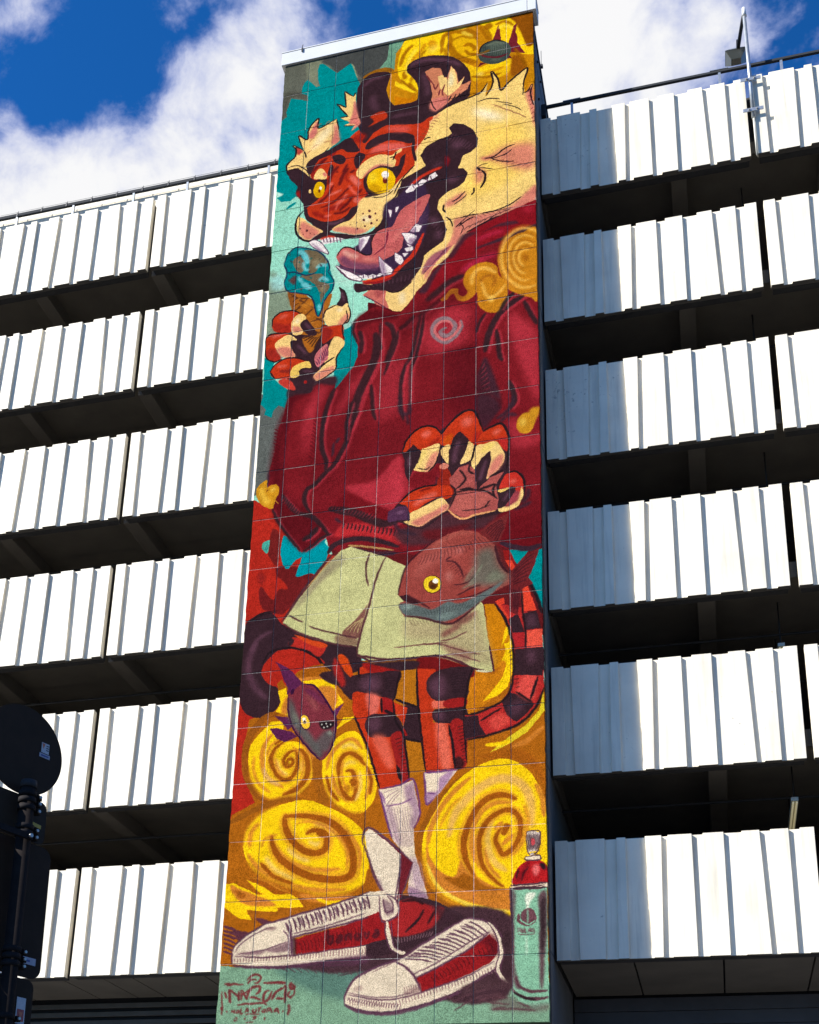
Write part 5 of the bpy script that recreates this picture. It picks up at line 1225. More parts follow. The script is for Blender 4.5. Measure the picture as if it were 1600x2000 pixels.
S,199,6.1,0.6,57.9|1548,5887,1525,5916,1516,5958,1536,6008,1559,6036,1604,6006,1639,5947,1648,5881,1632,5819,1589,5788,1531,5800,1467,5851,1432,5929,1429,6008,1450,6099,1507,6174,1558,6215
S,200,1.4,1,27.8|1548,5887,1525,5916,1516,5958,1536,6008,1559,6036,1604,6006,1639,5947,1648,5881,1632,5819,1589,5788,1531,5800,1467,5851,1432,5929,1429,6008,1450,6099,1507,6174,1558,6215
S,220,8.4,0.8,25|1122,5996,1138,6094,1178,6184,1243,6259,1359,6316
S,196,5.7,0.6,18.3|1215,5866,1261,5769,1331,5693
S,196,8.3,0.7,21.3|1664,5760,1686,5847,1662,5967,1604,6048
S,221,10.9,0.7,28|1759,5937,1729,6055,1660,6146
S,196,5.6,0.7,17.9|1415,5915,1403,6006,1427,6104
P,222,0,1|656,4053,596,4070,530,4138,454,4230,321,4407,254,4523,353,4602,475,4659,591,4702,714,4725,720,4788,797,4832,938,4843,1063,4837,1163,4838,1313,4895,1494,4971,1511,4950,1500,4918,1465,4687,1448,4538,1407,4467,953,4207,862,4147,774,4108
F,223,31,0.8|999,4578,1157,4618,1378,4573,1432,4591,1476,4809,1503,4925,1379,4882,1214,4750,1008,4709
F,224,12.5,0.75|1201,4626,1356,4588,1411,4576,1356,4644,1268,4652,1323,4664,1225,4721,1213,4689,1279,4653
F,225,18.4,0.6|1203,4761,1280,4781,1379,4840,1368,4893,1292,4873
S,226,1.5,0.9,7.9|1203,4743,1280,4733,1356,4699
S,226,1.6,0.9,8|936,4756,1048,4756,1170,4757,1247,4754
S,226,1.5,0.9,7.9|1103,4750,1214,4768,1324,4816,1433,4852
S,226,1.5,0.9,7.8|1215,4841,1297,4838,1433,4900
F,158,16.8,0.7|527,4135,603,4098,617,4159,469,4284,345,4424,310,4433,410,4289
F,227,16.7,0.5|400,4327,512,4198,570,4160,480,4259,345,4417
F,228,3.2,0.9|787,4419,763,4486,726,4670,624,4634,702,4548,763,4467
S,229,0,1,5|650,4617,687,4580,732,4554
S,229,0,1,5|666,4630,700,4583,743,4546
S,229,0,1,5|691,4636,713,4588,744,4547
S,229,0,1,5|714,4642,726,4592,747,4547
S,229,0,1,4.9|735,4658,738,4595,753,4535
F,230,6.4,0.8|590,4642,712,4675,708,4721,598,4693
S,231,1.3,1,11|771,4114,753,4190,756,4268,770,4334
S,231,1.3,1,12.4|871,4147,825,4264,795,4388,775,4487,744,4609,720,4731,719,4787
S,231,1.3,1,9.3|288,4472,338,4506,383,4531
S,231,1.3,1,10|417,4560,501,4598,601,4634,715,4672
S,231,1.3,1,12.5|256,4523,354,4597,474,4652,592,4698,708,4727
S,231,1.3,1,6.4|321,4408,398,4288,510,4152
S,231,1.3,1,15|249,4515,309,4420,397,4275,498,4144,543,4091
S,231,1.3,1,14.2|719,4784,768,4798,938,4840
S,232,0,1,6.9|392,4300,471,4206,533,4122
S,233,0,1,12.8|636,4044,743,4065,920,4114
F,234,3.3,1|654,4053,803,4105,920,4121,921,4147,851,4144,768,4107
S,231,0,1,15.9|717,4775,800,4827,917,4832,1077,4836,1192,4837,1292,4875,1391,4935,1495,4969
S,231,0,1,11.6|1482,4801,1496,4880,1509,4967
S,235,0,1,11.6|1405,4952,1489,4966
S,236,6.2,0.8,24|815,4833,933,4885,1064,4898
F,237,3.1,1|1077,4836,1206,4850,1320,4901,1391,4939,1377,4992,1165,4947,1075,4915
F,65,6.3,1|650,4768,726,4800,793,4839,1063,4851,1064,4906,970,4912,795,4886,654,4872
F,65,3.2,1|498,4880,624,4869,701,4940,720,5052,683,5056,614,4971,553,4941
F,238,3.2,1|605,4771,643,4775,683,4843,700,4924,670,4905,623,4837
F,239,6.4,1|584,4785,615,4828,657,4952,629,4972,579,4864
P,62,0,1|739,4865,771,4844,832,4906,730,4927
F,240,6.3,1|756,4835,956,4903,963,4919,810,4904
P,241,0,1|970,4908,1067,4906,1076,5139,1025,5119,953,5082
P,241,0,1|1002,5330,1108,5358,1128,5534,1035,5571,1010,5369
P,65,0,1|1004,5125,1100,5134,1108,5362,1002,5326
P,62,0,1|943,5100,1022,5142,1003,5247,963,5183
P,240,0,1|993,5246,1029,5310,1001,5315
F,62,0,1|726,5009,703,5089,717,5168,748,5240,788,5335,835,5467,875,5615,938,5612,1001,5598,1042,5579,1022,5444,1001,5308,956,5213,939,5088
F,65,0,1|678,4922,810,4905,974,4911,965,4997,942,5092,866,5059,733,5016,689,5022
F,66,21.9,0.8|752,4937,840,4922,864,4995,806,5021,747,4992
F,82,9.3,0.9|781,5034,862,5059,847,5157,804,5160
F,242,3.1,1|872,5066,939,5092,952,5182,876,5152
F,65,0,1|778,5220,804,5170,861,5162,966,5194,999,5285,930,5309,823,5306,789,5267
F,66,18.4,0.7|791,5213,848,5180,878,5236,829,5278
F,243,15.1,0.9|823,5311,902,5310,956,5476,914,5495
F,244,3,1|930,5309,999,5292,1022,5444,1044,5579,1002,5598,962,5462
S,50,0,1,13.6|717,5168,748,5240,803,5374,839,5490,876,5615
S,50,0,1,13.5|939,5088,956,5213,1001,5300,1025,5445,1044,5579
S,50,0,1,19|970,5485,997,5583
S,50,0,1,13.8|869,5066,876,5159
S,50,0,1,19.6|890,5145,948,5181
S,50,0,1,15.6|953,5082,1025,5119,1076,5139
S,50,0,1,15.3|1002,5326,1108,5358
S,50,0,1,12.1|731,4856,734,4928
S,50,0,1,11.9|974,4908,958,5005,942,5088
P,62,0,1|1071,4903,1179,4918,1174,5110,1169,5247,1354,5259,1360,5504,1304,5540,1215,5537,1133,5540,1104,5316,1078,5070
F,245,6,1|1167,5113,1238,5115,1238,5162,1168,5159
F,246,14.8,0.9|1183,5259,1243,5259,1280,5524,1222,5527
F,65,0,1|1127,5021,1147,4957,1235,4919,1387,4929,1370,5006,1353,5116,1238,5118,1181,5111,1142,5073
F,66,21.3,0.75|1144,5000,1222,4961,1237,5086,1174,5087
F,247,3,1|1238,5116,1350,5111,1344,5168,1238,5163
F,65,0,1|1163,5201,1182,5166,1266,5168,1350,5172,1351,5261,1204,5251,1172,5228
F,66,12,0.7|1175,5194,1232,5184,1232,5237,1183,5225
F,248,2.9,1|1264,5263,1347,5264,1359,5501,1315,5534,1290,5510
F,50,5.8,0.8|1290,5480,1324,5461,1345,5514,1304,5540
S,50,0,1,13.5|1071,4899,1078,5070,1104,5316,1133,5540
S,50,0,1,15.1|1257,5266,1282,5391,1294,5532
S,50,0,1,13.4|1387,4929,1363,5021,1350,5119,1344,5262,1360,5504
P,249,0,1|1347,5217,1409,5212,1550,5153,1602,5075,1621,4955,1608,4737,1559,4605,1510,4536,1685,4588,1746,4713,1785,4872,1782,5092,1733,5208,1631,5302,1461,5351,1351,5363
P,65,0,1|1340,5228,1420,5224,1428,5284,1464,5343,1348,5361
P,65,0,1|1550,5149,1595,5101,1646,5124,1727,5185,1693,5234,1631,5282,1577,5238
P,65,0,1|1628,4840,1786,4849,1784,4987,1620,4974
F,250,11.8,0.9|1682,4988,1743,5005,1720,5162,1633,5101
F,251,11.7,0.9|1481,5259,1550,5224,1597,5277,1509,5321
F,66,20.9,0.6|1669,4868,1724,4858,1730,4943,1682,4954
F,66,20.5,0.6|1584,5194,1646,5155,1673,5202,1618,5249
P,252,0,1|1514,4527,1563,4508,1569,4546,1547,4549,1595,4641,1590,4658
P,65,0,1|1590,4646,1644,4622,1680,4741,1611,4739
P,253,0,1|1616,4740,1672,4740,1684,4843,1626,4837
P,254,0,1|1667,4447,1699,4445,1725,4534,1751,4610,1665,4606
P,65,0,1|1665,4624,1746,4610,1771,4721,1685,4729
P,255,0,1|1680,4735,1778,4728,1778,4841,1692,4844
F,66,18.2,0.6|1692,4640,1734,4639,1744,4700,1702,4707
P,65,0,1|1626,4843,1779,4841,1777,5017,1620,5001
F,66,17.9,0.6|1689,4861,1732,4860,1736,4931,1694,4938
P,256,0,1|1598,4201,1641,4313,1619,4348,1575,4280,1559,4202
P,257,0,1|1570,4266,1608,4271,1635,4325,1608,4340
S,50,1.5,1,15.6|1514,4539,1563,4625,1595,4719,1615,4824,1617,5001
S,50,1.5,1,19.6|1683,4393,1726,4461,1757,4550,1777,4637
S,50,1.5,1,11.7|1667,4466,1671,4619,1685,4741,1684,4849
S,50,1.5,1,13.3|1620,4932,1602,5075,1550,5153,1409,5212,1347,5213
S,50,1.5,1,15|1782,5092,1733,5208,1631,5302,1461,5351,1351,5367
S,50,1.5,1,15.1|1749,5021,1707,5160
S,50,1.5,1,11.3|1427,5262,1550,5191
S,50,1.5,1,11.3|1626,5100,1720,5176
S,258,0,0.45,7|792,5344,774,5313,761,5279
S,258,0,0.45,7|805,5376,784,5345,768,5310
S,258,0,0.45,7|814,5400,795,5376,781,5350
S,258,0,0.45,7|824,5426,807,5408,792,5387
S,258,0,0.45,7|837,5455,817,5439,800,5420
S,258,0,0.45,6.9|845,5479,829,5470,814,5459
S,258,0,0.45,6.9|856,5505,839,5501,824,5494
S,258,0,0.45,6.9|867,5531,850,5532,833,5530
S,258,0,0.45,6.9|875,5558,861,5563,846,5565
S,258,0,0.45,6.9|887,5583,872,5594,855,5601
S,258,0,0.45,6.9|1112,5302,1104,5302,1095,5301
S,258,0,0.45,6.9|1118,5328,1108,5328,1098,5327
S,258,0,0.45,6.9|1122,5353,1113,5354,1104,5353
S,258,0,0.45,6.9|1126,5378,1118,5380,1110,5379
S,258,0,0.45,6.8|1131,5403,1122,5405,1113,5405
S,258,0,0.45,6.8|1134,5429,1127,5431,1120,5431
S,258,0,0.45,6.8|1139,5454,1132,5456,1125,5457
S,258,0,0.45,6.8|1144,5479,1137,5482,1129,5483
S,258,0,0.45,6.8|1147,5504,1141,5507,1135,5509
S,258,0,0.45,6.8|1152,5529,1146,5532,1139,5535
S,50,0,0.5,6.9|956,5333,972,5326,990,5323
S,50,0,0.5,6.9|960,5355,978,5348,998,5345
S,50,0,0.5,6.9|968,5375,984,5369,1001,5367
S,50,0,0.5,6.9|975,5396,989,5391,1005,5389
S,50,0,0.5,6.9|980,5418,995,5413,1012,5411
S,50,0,0.5,6.9|989,5438,1001,5435,1014,5433
S,50,0,0.5,6.9|995,5459,1007,5456,1019,5455
S,50,0,0.5,6.9|1001,5480,1012,5478,1024,5477
S,50,0,0.5,6.8|1009,5501,1018,5499,1027,5499
S,50,0,0.5,6.8|1015,5522,1024,5520,1033,5521
S,50,0,0.5,6.8|1022,5543,1029,5542,1037,5543
S,50,0,0.5,6.8|1029,5563,1035,5563,1041,5564
S,50,0,0.5,6.8|1306,5287,1322,5281,1340,5278
S,50,0,0.5,6.8|1306,5308,1324,5300,1344,5297
S,50,0,0.5,6.8|1311,5327,1327,5320,1344,5317
S,50,0,0.5,6.8|1315,5346,1329,5340,1344,5337
S,50,0,0.5,6.8|1315,5366,1331,5359,1348,5356
S,50,0,0.5,6.8|1321,5384,1333,5379,1347,5377
S,50,0,0.5,6.8|1323,5403,1335,5398,1348,5396
S,50,0,0.5,6.8|1326,5423,1338,5418,1351,5415
S,50,0,0.5,6.7|1331,5441,1340,5437,1350,5435
S,50,0,0.5,6.7|1333,5461,1342,5456,1352,5454
S,50,0,0.5,6.7|1336,5480,1344,5476,1354,5474
S,50,0,0.5,6.7|1340,5498,1346,5495,1354,5494
S,50,0,0.45,7.8|1260,4963,1309,4956,1358,4961
S,50,0,0.45,7.8|1255,4979,1310,4972,1365,4977
S,50,0,0.45,7.8|1262,4995,1310,4989,1359,4994
S,50,0,0.45,7.8|1267,5011,1311,5006,1355,5011
S,50,0,0.45,7.7|1263,5027,1312,5022,1361,5028
S,50,0,0.45,7.7|1273,5042,1312,5039,1351,5044
S,50,0,0.45,7.7|1274,5058,1312,5055,1351,5061
S,50,0,0.45,7.7|1275,5074,1313,5072,1352,5078
S,50,0,0.45,7.7|1283,5090,1314,5089,1344,5094
S,50,0,0.45,7.7|1282,5105,1314,5105,1347,5111
S,50,0,0.45,8|877,4949,912,4946,948,4950
S,50,0,0.45,8|877,4964,915,4962,953,4967
S,50,0,0.45,7.9|885,4979,917,4979,949,4985
S,50,0,0.45,7.9|891,4995,919,4996,947,5002
S,50,0,0.45,7.9|892,5009,921,5012,950,5020
S,50,0,0.45,7.9|901,5025,923,5029,945,5037
S,50,0,0.45,7.9|906,5040,925,5045,944,5055
S,50,0,0.45,7.9|909,5055,928,5062,945,5073
S,50,0,0.5,6.9|1589,4858,1603,4851,1617,4848
S,50,0,0.5,6.9|1591,4883,1607,4876,1624,4873
S,50,0,0.5,6.9|1597,4907,1611,4901,1626,4898
S,50,0,0.5,6.9|1602,4932,1615,4926,1629,4924
S,50,0,0.5,6.9|1604,4957,1619,4950,1635,4948
S,50,0,0.5,6.9|1610,4980,1623,4975,1637,4974
S,50,0,0.5,6.9|1614,5005,1627,5000,1641,4998
S,50,0,0.5,6.8|1618,5029,1631,5024,1646,5023
S,50,0,0.5,6.8|1624,5053,1635,5049,1647,5048
S,50,0,0.5,6.8|1627,5077,1639,5073,1652,5073
S,259,0,0.4,5.6|1281,4376,1314,4480,1328,4585
S,259,0,0.4,5.6|1280,4382,1318,4491,1337,4604
S,259,0,0.4,5.6|1284,4411,1320,4501,1339,4594
S,259,0,0.4,5.6|1288,4436,1322,4511,1342,4590
S,259,0,0.4,5.6|1286,4446,1326,4522,1351,4603
S,259,0,0.4,5.6|1293,4478,1327,4532,1350,4590
S,260,0,0.45,6.5|1019,4590,1032,4608,1043,4628
S,260,0,0.45,6.5|1036,4587,1051,4609,1063,4632
S,260,0,0.45,6.5|1055,4589,1069,4609,1080,4631
S,260,0,0.45,6.5|1074,4590,1088,4609,1098,4630
S,260,0,0.45,6.5|1091,4587,1107,4609,1118,4634
S,260,0,0.45,6.5|1112,4590,1124,4609,1134,4631
S,260,0,0.45,6.4|1130,4589,1143,4610,1152,4632
S,260,0,0.45,6.4|1148,4588,1161,4610,1171,4634
S,260,0,0.45,6.4|1168,4591,1179,4610,1188,4631
S,260,0,0.45,6.4|1185,4589,1198,4610,1207,4634
S,260,0,0.45,6.4|1204,4589,1216,4610,1225,4634
S,260,0,0.45,6.4|1223,4591,1234,4611,1242,4631
S,260,0,0.45,6.4|1240,4588,1253,4611,1261,4635
S,260,0,0.45,6.4|1259,4590,1271,4611,1278,4634
S,260,0,0.45,6.4|1278,4591,1289,4611,1296,4633
S,260,0,0.45,6.4|1295,4588,1307,4612,1315,4637
S,260,0,0.45,6.4|1315,4591,1325,4612,1331,4634
S,260,0,0.45,6.4|1333,4590,1343,4612,1350,4635
S,260,0,0.45,6.4|1351,4589,1361,4612,1368,4637
S,260,0,0.45,6.4|1370,4592,1379,4612,1384,4633
S,260,0,0.45,6.4|1387,4590,1397,4613,1403,4637
S,260,0,0.45,6.4|1406,4590,1415,4613,1421,4637
P,261,0,1|1423,4059,1487,4006,1596,3954,1571,4063,1537,4151,1509,4160
S,262,0,0.8,6.6|1458,4059,1505,4020,1559,3994
S,262,0,0.8,6.6|1462,4077,1511,4031,1569,3997
S,262,0,0.8,6.6|1477,4088,1517,4044,1565,4011
S,262,0,0.8,6.6|1490,4100,1523,4056,1564,4022
S,262,0,0.8,6.6|1496,4119,1529,4067,1571,4025
S,262,0,0.8,6.6|1513,4126,1535,4080,1566,4042
S,262,0,0.8,6.6|1523,4141,1541,4092,1568,4050
P,263,0,1|1591,4363,1668,4267,1770,4210,1736,4326,1705,4396,1729,4436,1667,4466,1644,4634,1595,4598,1591,4425
S,264,0,0.8,6.4|1614,4359,1669,4293,1736,4242
S,264,0,0.8,6.4|1606,4379,1667,4311,1739,4260
S,264,0,0.8,6.4|1612,4387,1664,4333,1725,4294
S,264,0,0.8,6.4|1615,4397,1662,4355,1715,4325
S,264,0,0.8,6.4|1609,4413,1659,4374,1716,4348
S,264,0,0.8,6.4|1617,4421,1657,4396,1700,4382
S,264,0,0.8,6.4|1617,4433,1654,4417,1694,4410
S,264,0,0.8,6.3|1608,4458,1617,4519,1616,4580
S,264,0,0.8,6.3|1618,4450,1626,4523,1622,4595
S,264,0,0.8,6.3|1629,4456,1634,4525,1628,4592
S,264,0,0.8,6.3|1639,4460,1642,4528,1634,4593
S,264,0,0.8,6.3|1650,4451,1651,4532,1638,4609
P,265,0,1|951,4416,960,4353,997,4230,1070,4150,1166,4085,1240,4050,1330,4032,1415,4058,1465,4106,1515,4161,1553,4302,1599,4364,1599,4423,1514,4465,1432,4517,1334,4601,1268,4637,1185,4619,1101,4587,988,4561,957,4498,964,4468,991,4461,982,4438
F,266,32.4,0.6|1082,4190,1184,4139,1286,4146,1320,4195,1219,4201,1095,4294,1039,4325
F,267,19.2,0.9|1231,4311,1259,4302,1265,4353,1243,4363
F,268,19.3,0.8|1286,4159,1331,4152,1314,4182
F,269,13,0.8|1166,4098,1240,4059,1330,4043,1398,4065,1319,4060,1217,4098,1150,4147
F,270,31.6,0.85|1409,4195,1504,4175,1542,4301,1591,4369,1569,4416,1487,4425,1344,4395,1393,4307
F,271,18.8,0.6|1465,4366,1520,4323,1575,4380,1487,4400
F,272,6.3,1|957,4483,1003,4480,1077,4503,1156,4535,1244,4495,1322,4514,1460,4453,1558,4403,1514,4459,1432,4517,1334,4586,1246,4619,1174,4614,1101,4581,993,4553
F,273,12.8,0.8|975,4494,1020,4487,1054,4507,998,4522
F,274,15.7,0.7|1190,4569,1289,4568,1246,4607,1179,4599
P,275,0,1|956,4423,1002,4422,1065,4473,1076,4494,1003,4475,985,4458
F,276,9.4,0.8|1316,4460,1410,4428,1421,4442,1355,4490,1316,4491
S,277,1.6,0.9,10.4|953,4416,960,4353,997,4230,1070,4150,1160,4084
S,277,1.6,0.9,10.2|1230,4228,1275,4237,1315,4290,1332,4349
S,277,1.6,0.9,10.3|1258,4200,1230,4222
S,277,1.6,0.9,8.1|1294,4464,1377,4424,1432,4412
S,277,1.6,0.9,8.1|1200,4483,1289,4488,1405,4471,1514,4422
S,277,1.6,0.9,12.1|988,4561,1101,4587,1185,4621,1268,4639,1334,4601,1432,4520
S,277,1.6,0.9,16.2|1515,4164,1542,4275,1591,4357
S,277,1.6,0.9,8.1|1277,4393,1355,4383,1404,4339
S,277,1.6,0.9,8.2|1007,4422,1099,4496,1144,4527
S,278,6.4,0.6,12.2|1343,4376,1376,4317,1399,4282
S,278,6.3,0.6,12.2|1366,4391,1410,4334,1443,4275
S,278,6.3,0.6,12.1|1322,4423,1410,4384
F,279,0,1|1207,4379,1202,4404,1187,4423,1165,4432,1141,4429,1118,4415,1103,4392,1097,4365,1102,4340,1117,4321,1139,4312,1164,4315,1186,4329,1202,4352
F,280,0,1|1201,4377,1196,4400,1183,4418,1162,4426,1140,4423,1119,4410,1105,4389,1100,4364,1104,4341,1118,4323,1138,4315,1161,4318,1181,4331,1196,4352
F,281,0,1|1184,4378,1182,4391,1174,4401,1163,4406,1150,4404,1139,4397,1131,4385,1128,4371,1130,4358,1138,4348,1149,4343,1162,4344,1173,4352,1181,4364
F,282,6.4,0.8|1173,4389,1172,4395,1167,4399,1160,4401,1153,4400,1146,4397,1141,4391,1139,4385,1141,4379,1146,4375,1152,4373,1160,4374,1167,4378,1171,4383
F,283,0,1|1186,4355,1184,4362,1180,4367,1174,4369,1167,4368,1160,4364,1156,4358,1154,4351,1156,4344,1160,4339,1166,4336,1173,4337,1180,4341,1184,4347
S,284,0,0.45,6.7|1091,4177,1080,4207,1064,4232
S,284,0,0.45,6.7|1111,4169,1100,4203,1084,4233
S,284,0,0.45,6.7|1128,4167,1120,4198,1107,4227
S,284,0,0.45,6.6|1146,4163,1141,4194,1130,4221
S,284,0,0.45,6.6|1165,4154,1161,4190,1151,4223
S,284,0,0.45,6.6|1182,4155,1181,4185,1174,4214
S,284,0,0.45,6.6|1200,4149,1201,4181,1196,4211
S,284,0,0.45,6.6|1219,4142,1222,4177,1219,4210
S,284,0,0.45,6.6|1237,4143,1241,4172,1241,4201
S,284,0,0.45,6.6|1254,4135,1262,4168,1263,4201
S,284,0,0.45,6.6|1272,4130,1282,4164,1286,4197
S,284,0,0.45,6.6|1291,4130,1302,4159,1307,4189
S,284,0,0.45,6.6|1308,4121,1322,4155,1331,4191
S,284,0,0.45,6.6|1327,4119,1342,4151,1352,4185
S,284,0,0.45,6.6|1345,4116,1362,4146,1373,4179
S,284,0,0.45,6.6|1361,4106,1383,4142,1398,4182
S,284,0,0.45,6.6|1381,4107,1402,4138,1417,4172
S,284,0,0.45,6.6|1398,4101,1422,4134,1440,4170
S,284,0,0.45,6.6|1415,4094,1442,4129,1464,4169
S,284,0,0.45,6.6|1436,4095,1461,4125,1482,4159
S,285,0,0.5,6.5|1102,4538,1113,4556,1121,4575
S,285,0,0.5,6.5|1120,4533,1131,4554,1138,4578
S,285,0,0.5,6.5|1140,4532,1148,4553,1153,4574
S,285,0,0.5,6.5|1160,4531,1166,4551,1169,4572
S,285,0,0.5,6.5|1179,4526,1184,4550,1186,4574
S,285,0,0.5,6.5|1198,4527,1202,4548,1201,4569
S,285,0,0.5,6.5|1218,4524,1219,4546,1217,4568
S,285,0,0.5,6.4|1237,4520,1237,4545,1233,4569
S,285,0,0.5,6.4|1256,4522,1255,4543,1249,4563
S,285,0,0.5,6.4|1276,4517,1273,4542,1265,4565
S,285,0,0.5,6.4|1296,4515,1290,4540,1280,4563
S,285,0,0.5,6.4|1314,4516,1308,4538,1297,4559
S,285,0,0.5,6.4|1335,4510,1325,4537,1311,4561
S,285,0,0.5,6.4|1353,4510,1343,4535,1328,4558
S,285,0,0.5,6.4|1372,4509,1360,4534,1345,4555
S,285,0,0.5,6.4|1393,4503,1378,4533,1357,4558
S,285,0,0.5,6.4|1410,4505,1396,4531,1376,4552
S,285,0,0.5,6.4|1430,4502,1413,4529,1391,4552
S,284,0,0.5,6.2|1246,4260,1263,4250,1282,4244
S,284,0,0.5,6.2|1254,4276,1274,4263,1295,4255
S,284,0,0.5,6.1|1267,4289,1284,4276,1303,4268
S,284,0,0.5,6.1|1279,4302,1294,4289,1312,4281
S,284,0,0.5,6.1|1287,4318,1305,4302,1325,4291
S,284,0,0.5,6.1|1301,4330,1315,4316,1332,4305
S,284,0,0.5,6.1|1312,4345,1326,4329,1342,4317
S,284,0,0.5,6.1|1322,4360,1336,4342,1354,4328
P,286,0,1|223,4773,279,4805,335,4851,403,4935,354,4991,308,4993,311,4956,275,4879,257,4821
P,286,0,1|239,5120,322,5140,348,5202,326,5218,288,5167
P,286,0,1|216,5200,256,5200,350,5232,386,5265,313,5292,260,5267
P,287,0,1|584,5128,650,5080,629,5120,603,5177
F,288,0,1|314,5000,358,4961,403,4935,467,4950,522,5019,584,5122,612,5190,600,5313,570,5393,529,5420,494,5387,398,5272,354,5203,323,5110
F,289,12.5,0.9|324,5019,352,5058,392,5158,459,5248,502,5311,538,5373,529,5407,482,5368,384,5235,328,5153
F,290,19,0.8|418,4997,465,5026,503,5108,468,5093
F,291,15.5,0.8|490,5310,555,5238,601,5260,592,5318,561,5374,503,5346
F,292,9.3,0.8|561,5257,583,5241,590,5277
F,293,12.6,0.6|349,5106,379,5145,382,5193
F,294,9.5,0.7|404,4959,475,4984,548,5076,489,5047,429,4992
F,50,3.1,1|513,5181,598,5189,588,5223,532,5230
F,295,0,1|533,5201,532,5203,531,5205,529,5206,527,5205,525,5204,523,5202,523,5200,523,5197,524,5196,526,5195,529,5195,531,5196,532,5198
F,295,0,1|558,5197,558,5199,556,5201,554,5202,552,5202,550,5200,548,5198,548,5196,548,5194,550,5192,552,5191,554,5191,556,5193,557,5195
F,295,0,1|584,5205,583,5207,582,5209,580,5210,578,5210,576,5209,574,5207,574,5204,574,5202,575,5200,577,5199,580,5200,582,5201,583,5203
F,295,0,1|545,5220,545,5222,543,5224,541,5225,539,5224,537,5223,535,5221,535,5219,535,5216,536,5215,538,5214,541,5214,543,5215,544,5217
F,295,0,1|565,5215,564,5218,563,5219,561,5220,559,5220,556,5219,555,5217,554,5214,555,5212,556,5210,558,5210,560,5210,562,5211,564,5213
F,296,0,1|457,5172,461,5195,457,5214,448,5226,435,5229,420,5221,406,5205,397,5184,393,5162,396,5142,405,5130,419,5128,434,5135,447,5151
F,297,0,1|452,5171,455,5191,453,5208,445,5218,434,5220,421,5214,410,5200,402,5181,398,5162,401,5145,408,5134,420,5132,432,5139,444,5153
F,298,0,1|433,5165,434,5174,433,5181,430,5186,425,5187,420,5184,415,5178,411,5169,409,5160,410,5152,413,5148,418,5147,424,5150,429,5156
F,150,0,1|433,5177,432,5183,430,5187,427,5189,423,5189,419,5186,417,5181,415,5175,416,5170,418,5165,421,5163,425,5163,429,5166,431,5171
S,299,0,1,10|314,5000,323,5110,354,5203,398,5272,494,5387,529,5420
S,299,0,1,12|403,4935,467,4950,522,5019,584,5122,612,5190,600,5313,570,5393
S,299,0,1,20.5|346,4960,337,4996
P,300,0,1|872,5622,945,5615,1066,5579,1075,5643,1105,5771,1071,5863,1082,6006,1159,6258,1068,6284,1046,6211,1064,6054,1002,5977,953,5912,913,5771
F,301,11.7,0.5|1012,5613,1042,5602,1067,5582,1076,5643,1104,5771,1069,5863,1053,5831,1064,5756,1026,5690
F,301,11.2,0.6|1049,6187,1144,6227,1156,6258,1074,6281,1050,6235
F,302,14.5,0.4|911,5721,948,5736,1001,5927,971,5932,932,5823
F,303,16.9,0.3|1075,6018,1112,6081,1137,6191,1066,6188,1059,6108
S,304,0.9,0.8,4.5|930,5735,970,5888,1002,5964
S,304,0.9,0.8,4.4|944,5733,982,5884,1011,5965
S,304,0.9,0.8,4.4|959,5731,994,5879,1019,5965
S,304,0.9,0.8,4.4|974,5730,1006,5875,1027,5966
S,304,0.9,0.8,4.4|988,5728,1018,5871,1036,5966
S,304,0.9,0.8,4.4|1003,5727,1030,5867,1044,5967
S,304,0.9,0.8,4.4|1017,5725,1042,5862,1052,5967
S,304,0.9,0.8,4.4|1032,5724,1054,5858,1061,5968
S,304,0.9,0.8,4.4|1046,5722,1066,5854,1069,5968
S,305,0.8,0.8,4.3|1057,6017,1083,6140,1096,6213
S,305,0.8,0.8,4.3|1070,6025,1095,6141,1106,6214
S,305,0.8,0.8,4.3|1083,6033,1107,6141,1115,6214
S,305,0.8,0.8,4.3|1097,6041,1119,6142,1125,6214
S,305,0.8,0.8,4.3|1110,6049,1130,6142,1134,6215
S,301,2.9,1,11.2|872,5622,913,5771,953,5912
S,301,1.5,0.8,7.5|917,5721,996,5714,1062,5687
S,301,2.9,1,9.4|872,5619,994,5602,1066,5579,1105,5771,1071,5863
S,306,3,1,11.3|884,5636,911,5708
P,300,0,1|1123,5539,1210,5538,1309,5536,1212,5666,1141,5727,1132,5634
S,301,2.9,1,11.2|1123,5539,1132,5634,1141,5727,1177,5695
S,301,2.9,1,11.2|1126,5540,1210,5542,1306,5538
F,307,8.7,0.7|1211,5577,1288,5544,1212,5666,1141,5724,1140,5660,1200,5652
S,301,2.9,1,7.4|1140,5660,1188,5670
F,308,8.2,1|394,6575,620,6549,898,6514,1197,6388,1277,6308,1598,6377,1596,6752,1440,6826,1229,6795,957,6653,624,6643
P,309,0,1|1001,6228,1146,6257,1201,6276,1332,6349,1354,6372,1279,6413,1171,6475,1063,6526,845,6573,678,6578,508,6578,508,6562,676,6545
F,310,5.5,1|981,6306,1002,6267,1069,6259,1168,6297,1245,6317,1192,6409,1094,6450,974,6456,950,6377
F,311,16.5,0.8|1168,6275,1256,6324,1321,6371,1225,6433,1171,6442,1213,6366
S,50,2.8,0.8,14.2|1136,6318,1104,6373,1039,6437
S,50,2.8,0.8,14.1|1196,6326,1159,6397
S,50,2.8,0.8,14.3|1013,6268,1091,6266,1135,6290
S,50,2.8,0.8,14.2|1115,6362,1061,6415
P,312,0,1|833,6029,869,5903,891,5881,949,5943,1019,6040,1009,6085,1000,6154,994,6256,969,6254,940,6219,910,6138
P,312,0,1|800,5871,824,5847,879,5882,954,5949,1009,6002,1002,6105,979,6256,938,6242,888,6160,823,6003
